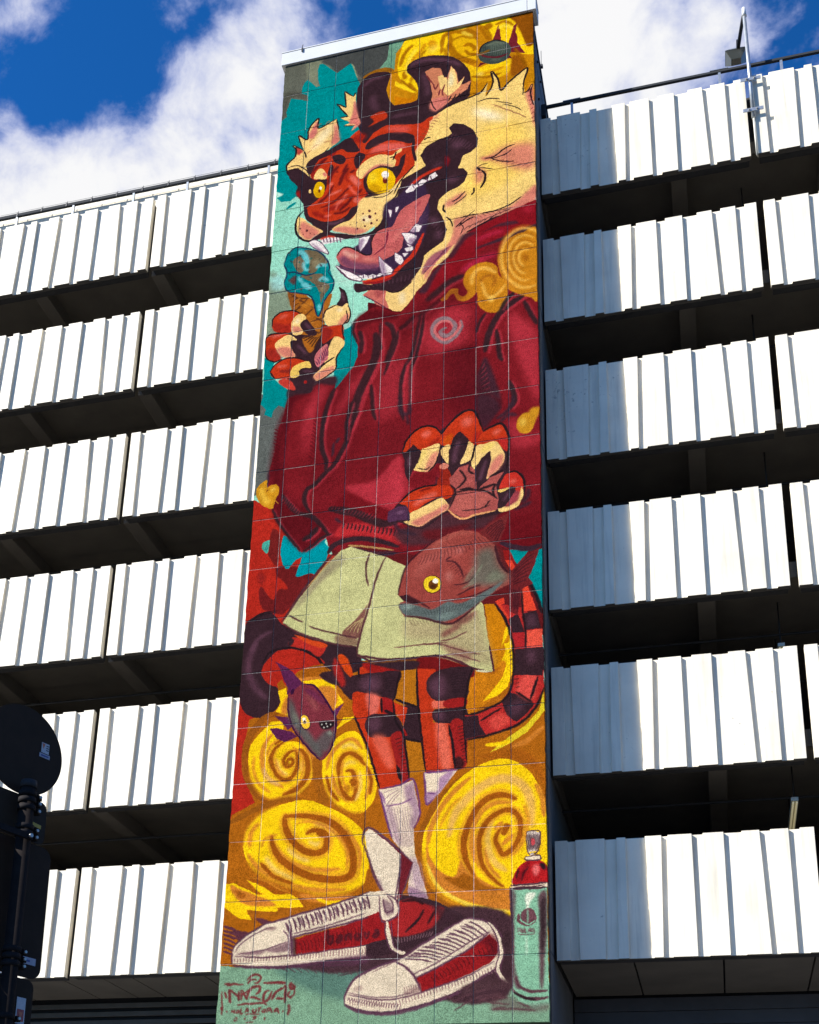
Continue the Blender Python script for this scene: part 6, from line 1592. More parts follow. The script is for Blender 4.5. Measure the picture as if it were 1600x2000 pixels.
P,313,0,1|879,5876,953,5937,1070,6054,1064,6084,1048,6132,1009,6245,991,6256,1005,6106,1006,6008,942,5942,867,5882
S,314,1.2,1,13|790,5939,794,5871,820,5841,879,5876,978,5963,1070,6054
S,314,1.1,1,11|796,5927,836,6041,875,6141,926,6241
S,314,1.1,1,6.6|835,6029,856,6116,907,6210
S,314,1.1,1,9.1|1006,6008,1002,6105,979,6256
S,314,1.1,1,9|1070,6054,1053,6126,1009,6251
S,314,1.1,1,6.5|926,6247,968,6255,997,6232
F,315,8.5,0.6|887,6130,931,6229,979,6256,926,6253,889,6191
P,312,0,1|80,6501,97,6475,144,6428,202,6393,266,6358,352,6340,448,6312,608,6276,766,6230,840,6206,924,6205,927,6317,824,6354,719,6382,508,6426,428,6444,439,6540,566,6528,828,6501,831,6564,622,6580,410,6596,193,6592,85,6575
P,316,0,1|429,6455,508,6431,719,6387,824,6354,959,6329,983,6445,828,6496,619,6525,444,6535
P,316,0,1|637,6409,782,6359,892,6319,916,6376,936,6471,787,6499,642,6522
F,275,5.7,0.8|417,6444,439,6450,444,6535,423,6539
S,314,0,1,8.8|392,6343,406,6378,414,6414
S,314,0,1,8.8|414,6331,431,6372,440,6414
S,314,0,1,8.8|439,6327,455,6365,463,6404
S,314,0,1,8.8|464,6322,478,6358,486,6395
S,314,0,1,8.8|486,6310,503,6352,512,6396
S,314,0,1,8.8|512,6310,526,6345,534,6382
S,314,0,1,8.8|535,6302,550,6339,558,6377
S,314,0,1,8.8|558,6293,575,6332,583,6374
S,314,0,1,8.8|584,6292,598,6325,604,6361
S,314,0,1,8.8|606,6281,622,6319,630,6359
S,314,0,1,8.8|630,6275,646,6313,653,6352
S,314,0,1,8.8|655,6273,669,6306,676,6341
S,314,0,1,8.8|677,6261,693,6300,701,6340
S,314,0,1,8.7|702,6257,716,6293,724,6330
S,314,0,1,8.7|726,6252,740,6286,747,6322
S,314,0,1,8.7|748,6240,764,6280,772,6322
S,314,0,1,8.7|773,6239,787,6274,794,6309
S,314,0,1,8.7|797,6232,811,6267,818,6304
S,314,0,1,8.7|820,6223,835,6261,842,6301
S,314,0,0.7,12.5|419,6342,431,6363,439,6386
S,314,0,0.7,12.5|450,6330,464,6354,474,6381
S,314,0,0.7,12.5|483,6324,497,6345,506,6369
S,314,0,0.7,12.5|516,6316,529,6337,538,6358
S,314,0,0.7,12.5|547,6305,562,6328,572,6353
S,314,0,0.7,12.5|581,6300,594,6319,603,6339
S,314,0,0.7,12.4|613,6292,626,6310,636,6330
S,314,0,0.7,12.4|644,6282,659,6301,669,6323
S,314,0,0.7,12.4|678,6277,690,6292,700,6310
S,314,0,0.7,12.4|709,6267,723,6284,734,6303
S,314,0,0.7,12.4|741,6259,755,6275,766,6293
S,314,0,0.7,12.4|774,6253,787,6266,797,6281
S,314,0,0.7,12.3|804,6243,819,6257,831,6275
S,317,0,0.8,5.5|438,6374,451,6391,461,6409
S,317,0,0.8,5.5|462,6363,478,6383,491,6405
S,317,0,0.8,5.5|489,6357,505,6374,517,6394
S,317,0,0.8,5.5|516,6350,531,6366,543,6385
S,317,0,0.8,5.5|540,6339,558,6358,573,6380
S,317,0,0.8,5.5|568,6334,584,6350,597,6369
S,317,0,0.8,5.5|594,6326,611,6342,625,6361
S,317,0,0.8,5.5|619,6317,638,6334,654,6354
S,317,0,0.8,5.5|647,6312,664,6326,678,6343
S,317,0,0.8,5.5|671,6302,691,6318,707,6337
S,317,0,0.8,5.5|697,6295,717,6310,734,6329
S,317,0,0.8,5.5|725,6289,743,6302,758,6318
S,317,0,0.8,5.4|748,6279,770,6294,788,6313
S,317,0,0.8,5.4|776,6272,796,6286,813,6303
S,317,0,0.8,5.4|802,6265,822,6278,839,6294
S,317,0,1,5.6|97,6549,99,6560,99,6571
S,317,0,1,5.5|114,6546,116,6559,115,6572
S,317,0,1,5.5|130,6546,132,6558,132,6571
S,317,0,1,5.5|147,6546,149,6558,148,6570
S,317,0,1,5.5|163,6543,165,6557,165,6571
S,317,0,1,5.5|180,6544,182,6556,181,6569
S,317,0,1,5.5|196,6543,198,6556,198,6569
S,317,0,1,5.5|212,6541,215,6555,214,6569
S,317,0,1,5.5|229,6542,231,6554,231,6567
S,317,0,1,5.5|245,6539,248,6554,247,6568
S,317,0,1,5.5|262,6538,264,6553,263,6567
S,317,0,1,5.5|278,6539,280,6552,280,6565
S,317,0,1,5.5|294,6536,297,6552,296,6567
S,317,0,1,5.5|311,6536,313,6551,312,6565
S,317,0,1,5.5|327,6536,329,6550,329,6564
S,317,0,1,5.5|343,6533,346,6550,345,6566
S,317,0,1,5.5|360,6534,362,6549,361,6563
S,317,0,1,5.5|376,6533,378,6548,378,6563
S,317,0,1,5.5|392,6531,395,6548,394,6564
S,317,0,1,5.5|408,6532,411,6547,410,6561
S,317,0,1,5.5|424,6530,427,6546,426,6563
S,317,0,1,5.4|441,6529,443,6546,442,6562
S,317,0,1,5.4|457,6530,459,6545,458,6560
S,317,0,1,5.4|473,6526,476,6544,475,6562
S,317,0,1,5.4|489,6527,492,6543,491,6560
S,317,0,1,5.4|505,6526,508,6543,507,6559
S,317,0,1,5.4|521,6523,524,6542,523,6561
S,317,0,1,5.4|537,6525,540,6541,539,6558
S,317,0,1,5.4|553,6523,556,6541,555,6558
S,317,0,1,5.4|569,6521,572,6540,571,6559
S,317,0,1,5.4|586,6523,588,6539,587,6556
S,317,0,1,5.4|601,6520,604,6539,603,6557
S,317,0,1,5.4|617,6519,620,6538,619,6557
S,317,0,1,5.4|633,6520,636,6537,635,6554
S,317,0,1,5.4|649,6517,652,6537,651,6557
S,317,0,1,5.4|665,6517,668,6536,667,6555
S,317,0,1,5.4|681,6517,684,6535,683,6554
S,317,0,1,5.4|697,6513,700,6535,699,6557
S,317,0,1,5.4|713,6515,716,6534,714,6553
S,317,0,1,5.4|729,6514,731,6533,730,6553
S,317,0,1,5.4|745,6511,748,6533,746,6554
S,317,0,1,5.4|760,6514,763,6532,762,6550
S,317,0,1,5.3|776,6510,779,6532,778,6552
S,317,0,1,5.3|792,6510,795,6531,793,6552
S,317,0,1,5.3|808,6511,810,6530,809,6549
S,317,0,1,5.3|823,6507,826,6530,825,6552
S,314,1.2,1,11.1|78,6511,97,6472,144,6428,202,6393,266,6358,352,6340,448,6312,608,6276,766,6230,840,6206
S,314,1.2,1,5.9|95,6517,130,6465,198,6419,262,6390,311,6381
S,314,1.2,1,11.1|81,6511,85,6575
S,314,1.1,1,16.3|86,6583,194,6597,410,6602,622,6582,831,6564
S,314,1.1,1,8|96,6533,245,6546,406,6539,439,6540,828,6499
S,314,1.1,1,14.7|375,6357,399,6401,412,6444,420,6539
S,314,1.1,1,7.3|366,6399,396,6443,406,6539
S,314,1.1,1,10.9|417,6439,508,6421,719,6374,844,6345
S,314,1.1,1,6.6|411,6422,613,6383,822,6323
S,314,1.2,1,7.4|117,6523,199,6516,275,6502,317,6488,392,6464
F,318,5.7,0.85|275,6508,349,6484,400,6464,402,6512,319,6520
F,318,5.8,0.8|106,6523,199,6510,275,6513,216,6532
F,319,5.8,0.7|257,6390,321,6376,312,6397
F,320,11.2,0.9|621,6572,830,6553,832,6595,676,6610,410,6607,356,6603
S,321,0.8,0.85,16.7|616,6401,619,6485
S,321,0.8,0.85,16.6|618,6452,639,6446,644,6466,632,6484,619,6481
S,321,0.8,0.85,16.6|672,6446,693,6444,694,6477
S,321,0.8,0.85,16.6|693,6456,673,6462,673,6479,694,6473
S,321,0.8,0.85,16.5|717,6436,719,6474
S,321,0.8,0.85,16.5|718,6445,738,6434,744,6471
S,321,0.8,0.85,16.5|780,6430,768,6447,781,6467,793,6445,780,6430
S,321,0.8,0.85,16.5|817,6425,830,6461,841,6423
S,321,0.8,0.85,16.4|870,6423,891,6422,892,6455
S,321,0.8,0.85,16.4|891,6434,871,6440,871,6457,892,6451
P,312,0,1|895,6228,929,6224,980,6255,1003,6307,982,6351,938,6371,905,6359
F,322,8.4,0.9|913,6252,958,6276,970,6322,932,6343
S,314,1.1,1,10.1|892,6228,905,6359,944,6371,988,6348,1003,6307,980,6255,934,6222
S,314,1.1,1,7.9|913,6246,931,6320,970,6311
S,314,1.1,1,7.2|935,6230,969,6283,965,6333
S,312,0,1,21.2|938,6371,946,6433,970,6511,1009,6540,1042,6547
S,314,0,1,7.1|925,6376,935,6455,959,6522,1009,6551
S,314,0,1,7.1|961,6378,968,6456,981,6512,1031,6541
S,323,0,1,5.7|986,6470,992,6484,996,6498
S,323,0,1,5.6|1001,6466,1007,6481,1010,6498
S,323,0,1,5.6|1017,6465,1022,6479,1023,6493
S,323,0,1,5.6|1032,6463,1036,6476,1037,6490
S,323,0,1,5.6|1047,6458,1051,6474,1051,6490
S,323,0,1,5.6|1063,6458,1065,6471,1064,6484
S,323,0,1,5.6|1079,6455,1079,6469,1078,6482
S,323,0,1,5.6|1094,6452,1094,6466,1091,6480
S,323,0,1,5.6|1109,6451,1108,6463,1105,6475
S,323,0,1,5.6|1125,6447,1123,6461,1118,6474
S,323,0,1,5.6|1140,6445,1137,6459,1131,6471
S,323,0,1,5.6|1155,6444,1151,6456,1145,6467
S,323,0,1,5.6|1171,6440,1166,6454,1158,6466
S,323,0,1,5.6|1186,6438,1180,6451,1172,6462
P,312,0,1|723,6809,724,6766,755,6702,792,6665,890,6618,1010,6579,1096,6527,1171,6480,1279,6418,1354,6378,1386,6373,1482,6405,1514,6450,1545,6511,1524,6639,1440,6689,1335,6755,1176,6810,1016,6848,908,6857,788,6838
P,316,0,1|1099,6684,1227,6624,1387,6532,1482,6465,1524,6510,1524,6564,1492,6611,1387,6666,1282,6711,1133,6761
F,324,13.3,0.8|1429,6506,1492,6465,1527,6510,1524,6574,1461,6594,1482,6535
S,325,0,1,5.2|747,6776,752,6796,753,6816
S,325,0,1,5.2|760,6775,766,6798,767,6821
S,325,0,1,5.2|774,6779,779,6800,780,6820
S,325,0,1,5.2|787,6782,792,6801,792,6821
S,325,0,1,5.2|800,6781,805,6803,806,6826
S,325,0,1,5.2|814,6786,818,6805,818,6824
S,325,0,1,5.2|827,6788,831,6807,831,6826
S,325,0,1,5.2|840,6788,844,6808,845,6829
S,325,0,1,5.2|854,6793,857,6810,857,6827
S,325,0,1,5.2|867,6794,870,6812,870,6830
S,325,0,1,5.2|880,6796,883,6814,883,6832
S,325,0,1,5.2|893,6800,896,6815,896,6831
S,325,0,1,5.2|906,6799,909,6817,909,6835
S,325,0,1,5.2|920,6803,922,6819,922,6835
S,325,0,1,5.2|933,6806,935,6821,935,6835
S,325,0,1,5.2|946,6806,948,6823,947,6839
S,325,0,1,5.2|959,6810,961,6824,960,6838
S,325,0,1,5.2|972,6812,974,6826,973,6840
S,325,0,1,5.2|983,6808,987,6820,988,6834
S,325,0,1,5.2|999,6800,1004,6815,1005,6831
S,325,0,1,5.2|1015,6796,1019,6810,1021,6825
S,325,0,1,5.2|1031,6791,1035,6805,1037,6819
S,325,0,1,5.2|1047,6784,1052,6800,1053,6817
S,325,0,1,5.1|1063,6781,1067,6795,1069,6809
S,325,0,1,5.1|1079,6775,1083,6789,1085,6804
S,325,0,1,5.1|1094,6769,1099,6784,1101,6801
S,325,0,1,5.1|1111,6765,1115,6779,1117,6793
S,325,0,1,5.1|1126,6759,1131,6774,1133,6790
S,325,0,1,5.1|1142,6753,1147,6769,1149,6785
S,325,0,1,5.1|1158,6750,1163,6763,1164,6778
S,325,0,1,5.1|1173,6742,1179,6758,1181,6775
S,325,0,1,5.1|1190,6738,1195,6753,1197,6769
S,325,0,1,5.1|1205,6734,1210,6748,1212,6763
S,325,0,1,5.1|1221,6726,1227,6743,1229,6761
S,325,0,1,5.1|1237,6723,1242,6738,1244,6753
S,325,0,1,5.1|1253,6717,1258,6733,1260,6748
S,325,0,1,5.1|1268,6711,1274,6728,1276,6745
S,325,0,1,5.1|1284,6708,1289,6722,1292,6737
S,325,0,1,5.1|1300,6701,1305,6717,1308,6734
S,325,0,1,5.1|1315,6696,1321,6712,1324,6729
S,325,0,1,5.1|1332,6693,1337,6707,1339,6722
S,325,0,1,5.1|1347,6685,1353,6702,1356,6720
S,325,0,1,5.1|1363,6681,1368,6697,1371,6713
S,325,0,1,5.1|1379,6676,1384,6691,1387,6707
S,325,0,1,5.1|1394,6669,1400,6687,1403,6705
S,325,0,1,5.1|1410,6666,1416,6681,1418,6697
S,325,0,1,5.1|1425,6660,1431,6676,1434,6693
S,325,0,1,5.1|1441,6654,1447,6671,1450,6689
S,325,0,1,5.1|1457,6651,1462,6666,1465,6681
S,325,0,1,5.1|1472,6644,1478,6661,1481,6679
S,325,0,1,5.1|1488,6639,1494,6656,1497,6674
S,325,0,1,5.1|1504,6636,1509,6651,1512,6666
S,314,0,0.85,9|1036,6581,1113,6585,1187,6604
S,314,0,0.85,9|1051,6565,1139,6571,1223,6595
S,314,0,0.85,9|1084,6551,1162,6559,1238,6583
S,314,0,0.85,9|1114,6538,1187,6547,1256,6571
S,314,0,0.85,9|1130,6520,1212,6534,1291,6563
S,314,0,0.85,9|1168,6509,1236,6522,1300,6548
S,314,0,0.85,9|1192,6494,1260,6509,1324,6538
S,314,0,0.85,9|1214,6478,1285,6497,1352,6529
S,314,0,0.85,9|1251,6467,1309,6485,1362,6514
S,314,0,0.85,9|1271,6450,1334,6472,1392,6506
S,314,0,0.85,9|1298,6435,1358,6459,1413,6495
S,314,0,0.85,9|1331,6424,1382,6447,1428,6480
S,314,0,0.85,9|1350,6405,1407,6434,1458,6474
S,314,0,0.85,9|1381,6393,1431,6422,1475,6460
S,314,0,0.7,7|1069,6559,1096,6557,1123,6561
S,314,0,0.7,7|1103,6538,1135,6537,1167,6543
S,314,0,0.7,7|1143,6518,1173,6518,1203,6525
S,314,0,0.7,7|1181,6498,1211,6499,1240,6507
S,314,0,0.7,7|1214,6476,1250,6480,1285,6490
S,314,0,0.7,7|1257,6457,1288,6461,1318,6471
S,314,0,0.7,6.9|1293,6436,1326,6442,1358,6454
S,314,0,0.7,6.9|1328,6415,1365,6422,1399,6437
S,314,0,0.7,6.9|1371,6397,1402,6404,1432,6417
S,314,1.1,1,12.3|723,6809,724,6766,755,6702,792,6665,890,6618,1010,6579,1096,6527,1171,6480,1279,6418,1354,6378
S,314,1.1,1,15.4|723,6809,788,6843,909,6862,1016,6854,1176,6815,1335,6758,1440,6692,1524,6644
S,314,1.1,1,12.1|988,6594,1044,6623,1094,6679,1133,6761
S,314,1.1,1,7.6|741,6761,852,6785,961,6794,1090,6770,1282,6711,1387,6672,1513,6606
S,314,1.1,1,10.3|1094,6684,1227,6624,1387,6532,1487,6449
S,314,1.1,1,6.2|1077,6668,1216,6602,1360,6515,1482,6449
S,314,1.1,1,10.3|1354,6378,1386,6376,1471,6399,1503,6444,1529,6510,1524,6574
F,326,8.1,0.8|1036,6763,1100,6728,1122,6755,1068,6770
F,327,8.2,0.7|767,6729,805,6714,817,6736,779,6746
S,312,0,1,17|1477,6399,1524,6467,1545,6564,1524,6644,1555,6703,1622,6737
S,314,0,1,6.1|1466,6393,1514,6466,1534,6564,1513,6649,1544,6708,1622,6747
S,314,0,1,6.1|1493,6405,1540,6467,1558,6565,1539,6644,1576,6699
F,328,5.3,1|1545,6489,1608,6459,1607,6736,1555,6682,1545,6645,1561,6565
S,314,0,0.6,5.6|738,6797,743,6788,751,6780
S,314,0,0.6,5.6|752,6801,758,6790,767,6780
S,314,0,0.6,5.6|767,6803,773,6792,781,6783
S,314,0,0.6,5.6|782,6805,788,6795,795,6786
S,314,0,0.6,5.6|796,6809,802,6797,811,6786
S,314,0,0.6,5.6|812,6810,817,6799,824,6790
S,314,0,0.6,5.6|826,6813,831,6802,839,6792
S,314,0,0.6,5.6|841,6817,846,6804,854,6793
S,314,0,0.6,5.6|856,6818,861,6807,867,6797
S,314,0,0.6,5.5|871,6822,875,6809,882,6797
S,314,0,0.6,5.5|885,6824,890,6811,897,6799
S,314,0,0.6,5.5|901,6825,904,6814,911,6803
S,314,0,0.6,5.5|914,6830,919,6816,926,6803
S,314,0,0.6,5.5|929,6831,933,6818,940,6806
S,314,0,0.6,5.5|944,6833,948,6821,954,6809
S,314,0,0.6,5.5|958,6838,962,6823,969,6808
S,314,0,0.6,5.5|973,6839,977,6825,983,6813
S,314,0,0.6,5.5|988,6842,991,6827,997,6814
S,314,0,0.6,5.5|1002,6845,1005,6830,1012,6815
S,314,0,0.6,5.5|1017,6846,1020,6832,1025,6820
S,329,0,0.5,5.6|898,6626,884,6639,867,6648
S,329,0,0.5,5.6|918,6618,902,6631,883,6642
S,329,0,0.5,5.6|934,6611,920,6623,903,6633
S,329,0,0.5,5.6|951,6604,938,6616,922,6624
S,329,0,0.5,5.6|971,6596,955,6608,938,6618
S,329,0,0.5,5.6|986,6590,973,6600,959,6608
S,330,0,0.6,5.5|1036,6729,1043,6747,1046,6765
S,330,0,0.6,5.5|1048,6723,1055,6745,1058,6767
S,330,0,0.6,5.5|1060,6721,1067,6742,1069,6764
S,330,0,0.6,5.5|1073,6719,1079,6740,1081,6761
S,330,0,0.6,5.5|1084,6712,1091,6738,1093,6764
S,330,0,0.6,5.5|1097,6712,1103,6735,1104,6758
S,330,0,0.6,5.5|1109,6708,1115,6733,1115,6758
S,330,0,0.6,5.5|1121,6702,1127,6731,1127,6759
S,331,0,0.5,6.9|1177,6679,1192,6694,1204,6711
S,331,0,0.5,6.9|1195,6665,1213,6683,1226,6703
S,331,0,0.5,6.9|1217,6656,1233,6672,1245,6692
S,331,0,0.5,6.9|1238,6645,1253,6662,1264,6681
S,331,0,0.5,6.9|1257,6631,1273,6651,1286,6674
S,331,0,0.5,6.9|1279,6623,1293,6640,1304,6660
S,331,0,0.5,6.9|1299,6611,1313,6630,1324,6651
S,331,0,0.5,6.8|1319,6598,1334,6619,1345,6643
S,331,0,0.5,6.8|1341,6590,1354,6609,1362,6629
S,331,0,0.5,6.8|1360,6577,1374,6598,1384,6621
S,331,0,0.5,6.8|1380,6566,1394,6587,1403,6611
S,331,0,0.5,6.8|1402,6557,1414,6577,1422,6598
S,331,0,0.5,6.8|1421,6543,1435,6566,1443,6592
S,331,0,0.5,6.8|1442,6533,1454,6556,1462,6580
S,331,0,0.5,6.8|1463,6523,1474,6545,1482,6569
S,331,0,0.5,6.8|1482,6508,1495,6535,1503,6563
S,332,0,0.5,7.3|458,6467,471,6492,478,6519
S,332,0,0.5,7.3|477,6458,492,6489,500,6522
S,332,0,0.5,7.3|498,6456,511,6486,518,6517
S,332,0,0.5,7.3|519,6453,531,6482,537,6513
S,332,0,0.5,7.3|538,6443,552,6480,558,6517
S,332,0,0.5,7.2|560,6444,571,6476,576,6509
S,332,0,0.5,7.2|580,6438,592,6473,596,6508
S,332,0,0.5,7.2|600,6431,612,6470,616,6509
S,332,0,0.5,7.2|622,6432,631,6466,634,6500
S,332,0,0.5,7.2|641,6424,652,6463,654,6503
S,332,0,0.5,7.2|662,6419,672,6460,673,6501
S,332,0,0.5,7.2|683,6419,691,6456,692,6494
S,332,0,0.5,7.2|702,6409,711,6454,712,6498
S,332,0,0.5,7.2|723,6408,731,6450,731,6492
S,332,0,0.5,7.2|743,6405,751,6447,750,6488
S,332,0,0.5,7.2|763,6394,771,6444,769,6494
S,332,0,0.5,7.2|784,6396,790,6440,788,6484
S,332,0,0.5,7.2|804,6390,810,6437,807,6484
S,314,1.6,0.8,17.2|721,6815,799,6851,920,6867,1038,6859,1177,6820,1335,6766
S,314,1.4,0.7,6.9|740,6750,851,6775,971,6780,1090,6757
S,333,0,0.5,5.3|899,5646,940,5629,984,5621
S,333,0,0.5,5.3|900,5689,943,5652,994,5626
S,333,0,0.5,5.3|910,5726,947,5677,993,5637
S,333,0,0.5,5.3|918,5762,950,5701,993,5649
S,334,1.3,0.85,8.1|1250,6774,1314,6818
S,334,1.3,0.85,8.1|1293,6812,1388,6773,1492,6744
S,334,1.3,0.85,8.1|1299,6860,1419,6794,1544,6777
S,334,1.3,0.85,8.1|1361,6761,1461,6732,1570,6719
S,334,1.3,0.85,8|1419,6794,1492,6822,1585,6830
S,334,1.3,0.85,8|1492,6854,1570,6845
S,334,1.3,0.85,8.1|1335,6745,1440,6716
F,335,10.5,0.8|1324,6750,1440,6705,1596,6704,1596,6747,1440,6753,1361,6772
S,336,1.4,0.8,7.8|736,6635,824,6627
S,336,1.4,0.8,7.8|681,6661,781,6642
S,336,1.4,0.8,7.9|578,6619,712,6607
S,336,1.4,0.8,7.8|622,6593,762,6592
S,336,1.4,0.8,7.9|510,6606,594,6592
S,337,0,0.6,6.5|361,6608,385,6617,406,6630
S,337,0,0.6,6.5|399,6607,426,6619,450,6635
S,337,0,0.6,6.5|442,6609,466,6621,487,6637
S,337,0,0.6,6.5|484,6610,506,6623,525,6639
S,337,0,0.6,6.5|522,6609,546,6625,567,6645
S,337,0,0.6,6.4|566,6612,585,6627,602,6645
S,337,0,0.6,6.4|606,6612,625,6629,641,6649
S,337,0,0.6,6.4|645,6612,665,6631,681,6654
S,337,0,0.6,6.4|688,6616,704,6633,717,6653
S,337,0,0.6,6.4|727,6614,744,6635,757,6658
S,337,0,0.6,6.4|767,6615,783,6637,795,6661
S,337,0,0.6,6.3|809,6619,822,6639,831,6661
P,338,0,1|1595,6223,1780,6221,1782,6791,1776,6840,1708,6858,1631,6816,1598,6776
F,339,7.9,0.9|1735,6277,1775,6253,1777,6439,1765,6586,1753,6740,1739,6740,1736,6539,1741,6386
F,50,7.9,0.7|1747,6314,1770,6294,1764,6489,1751,6585,1745,6489
F,339,7.9,0.75|1596,6244,1620,6266,1612,6380,1612,6636,1646,6747,1612,6746,1599,6636
F,340,5.4,1|1670,6263,1725,6255,1695,6301,1682,6347,1674,6342
S,341,2.7,0.8,6.8|1678,6347,1676,6424
S,341,5.3,0.7,10.1|1673,6481,1671,6587
F,342,0,1|1723,6380,1719,6399,1708,6414,1692,6421,1675,6421,1660,6412,1649,6396,1645,6377,1649,6358,1660,6343,1676,6335,1693,6336,1709,6345,1719,6361
S,342,0,1,13.7|1634,6371,1634,6402,1674,6424,1714,6405,1721,6375
F,342,0,1|1642,6382,1641,6390,1639,6396,1636,6400,1632,6399,1629,6396,1627,6389,1626,6381,1627,6373,1629,6367,1633,6363,1636,6363,1639,6367,1641,6374
S,338,0,1,6.8|1649,6403,1684,6420,1719,6400
S,338,2.7,0.8,10.3|1679,6337,1679,6419
S,343,0.8,0.85,8.9|1630,6460,1630,6440,1636,6453,1643,6442,1643,6462
S,343,0.8,0.85,8.8|1653,6444,1648,6451,1653,6462,1659,6453,1653,6444
S,343,0.8,0.85,8.8|1666,6438,1665,6461,1675,6463
S,343,0.8,0.85,8.8|1683,6462,1690,6444,1696,6464
S,343,0.8,0.85,8.8|1685,6456,1695,6457
S,343,0.8,0.85,8.8|1701,6463,1701,6443,1712,6464,1712,6445
S,343,0,1,4.1|1629,6469,1673,6477,1718,6472
F,344,0,1|1605,6202,1611,6155,1636,6108,1677,6079,1738,6077,1773,6100,1785,6127,1783,6201,1696,6215
F,50,5.4,1|1742,6098,1768,6097,1777,6127,1762,6131
F,345,8.1,1|1712,6107,1737,6103,1742,6135,1726,6166,1709,6144
F,346,10.9,0.7|1626,6172,1677,6089,1697,6090,1651,6183
S,50,2.7,0.8,10.5|1636,6119,1621,6171
S,50,2.7,0.7,7|1687,6111,1661,6147,1651,6189
P,300,0,1|1593,6215,1656,6210,1783,6203,1783,6227,1676,6229,1598,6229
S,339,0,1,10.4|1590,6209,1676,6208,1783,6201
S,339,0,1,12.1|1593,6225,1666,6229,1783,6227
S,339,0,1,6.9|1615,6219,1696,6220,1766,6215
P,347,0,1|1679,5917,1720,5915,1750,5925,1733,6031,1683,6030
S,348,0,1,5.6|1682,5932,1687,5974,1685,6016
S,348,0,1,5.6|1689,5925,1695,5975,1691,6024
S,348,0,1,5.6|1697,5929,1701,5975,1697,6020
S,348,0,1,5.6|1705,5931,1708,5976,1703,6019
S,348,0,1,5.6|1713,5925,1715,5977,1708,6028
S,348,0,1,5.6|1721,5932,1722,5977,1714,6020
S,348,0,1,5.6|1728,5931,1729,5977,1720,6022
S,348,0,1,5.6|1737,5928,1736,5978,1725,6027
S,348,0,1,5.6|1744,5936,1742,5978,1732,6019
F,349,0,1|1721,5977,1720,5986,1717,5993,1713,5996,1709,5996,1705,5992,1702,5984,1701,5976,1702,5967,1705,5960,1709,5956,1714,5956,1718,5961,1720,5968
F,350,2.8,0.35|1722,5977,1721,5987,1717,5995,1712,5999,1707,5999,1702,5994,1699,5986,1698,5975,1699,5965,1702,5957,1707,5953,1713,5953,1717,5958,1721,5966
S,339,0,1,7.1|1679,5917,1714,5914,1750,5925,1734,6033,1683,6031,1678,5917
S,351,0,1,17.5|1705,6035,1707,6054
P,300,0,1|1671,6057,1738,6053,1749,6057,1747,6075,1673,6074
S,339,0,1,7.7|1671,6057,1738,6051,1749,6059,1745,6076,1673,6075,1671,6057
S,339,0,1,13.6|1590,6215,1600,6432,1598,6761
S,339,2.6,1,16.6|1617,6687,1631,6737,1690,6768,1777,6766
S,339,2.6,1,16.5|1598,6756,1636,6787,1709,6809,1779,6800
S,338,2.6,1,13.2|1607,6756,1660,6783,1777,6786
S,50,2.6,0.8,13.2|1602,6771,1650,6797,1718,6814
S,338,2.6,1,16.5|1626,6806,1708,6833,1778,6830
F,352,12.9,0.5|1513,6784,1592,6796,1669,6837,1776,6830,1775,6864,1708,6872,1562,6864,1488,6858
S,353,2.6,0.8,10|1424,6816,1488,6793,1577,6800
S,353,2.6,0.8,9.9|1493,6858,1611,6856,1718,6868
S,353,2.6,0.8,9.9|1621,6821,1689,6852
S,354,1.1,0.92,11.7|47,6685,89,6685,126,6687
S,354,1.1,0.92,7.3|57,6693,96,6693
S,354,1.1,0.92,7.3|113,6689,162,6690
S,354,1.1,0.92,11.6|269,6687,307,6685,401,6692
S,354,1.1,0.92,10.8|320,6684,398,6687
S,354,1.1,0.92,11.7|177,6669,189,6653,224,6640,250,6646,254,6661,239,6683,217,6685
S,354,1.1,0.92,12.4|183,6688,202,6657
S,354,1.1,0.92,8|196,6672,222,6664,229,6673
S,354,1.1,0.92,9.5|38,6724,42,6781,48,6812,46,6856
S,354,1.1,0.92,14.6|39,6809,47,6828
S,354,1.1,0.92,11.7|55,6728,67,6766
S,354,1.1,0.92,16.8|77,6716,84,6754,90,6791
S,354,1.1,0.92,11.7|78,6716,109,6736,137,6761
S,354,1.1,0.92,13.1|133,6724,139,6780
S,354,1.1,0.92,12.4|151,6777,151,6724,169,6750,184,6775
S,354,1.1,0.92,14.5|183,6769,188,6738,206,6713,237,6702,251,6708,249,6733,231,6748
S,354,1.1,0.92,12.3|196,6760,228,6764,262,6778
S,354,1.1,0.92,9.5|150,6752,193,6719
S,354,1.1,0.92,13.7|310,6725,285,6734,276,6759,278,6784,297,6781,315,6753,320,6729
S,354,1.1,0.92,15.8|319,6778,349,6736,386,6712
S,354,1.1,0.92,15.1|386,6712,397,6709,397,6762,397,6796
S,354,1.1,0.92,12.2|342,6773,390,6771
S,354,1.1,0.92,18|429,6685,421,6704,428,6719,444,6714,433,6695
S,354,1.1,0.92,9.3|444,6710,446,6751,418,6765
S,354,1.1,0.92,11.5|422,6732,411,6756,434,6772
S,354,1.1,0.92,16.4|417,6802,423,6824,417,6864
S,354,1.1,0.92,10.8|137,6800,166,6796,217,6796,269,6794,302,6804
S,354,1.1,0.92,8.7|130,6802,146,6800
S,354,1.1,0.92,8.7|101,6841,104,6826
S,354,1.1,0.92,8.7|115,6845,119,6823
S,354,1.1,0.92,7.2|102,6835,118,6834
S,354,1.1,0.92,8.7|132,6830,128,6842,140,6842,140,6830,132,6830
S,354,1.1,0.92,8.7|154,6818,150,6849,166,6844
S,354,1.1,0.92,8.7|176,6846,190,6819,196,6843
S,354,1.1,0.92,7.2|181,6837,198,6836
S,354,1.1,0.92,11.5|222,6822,222,6842,237,6841,240,6823
S,354,1.1,0.92,8.6|248,6821,271,6820
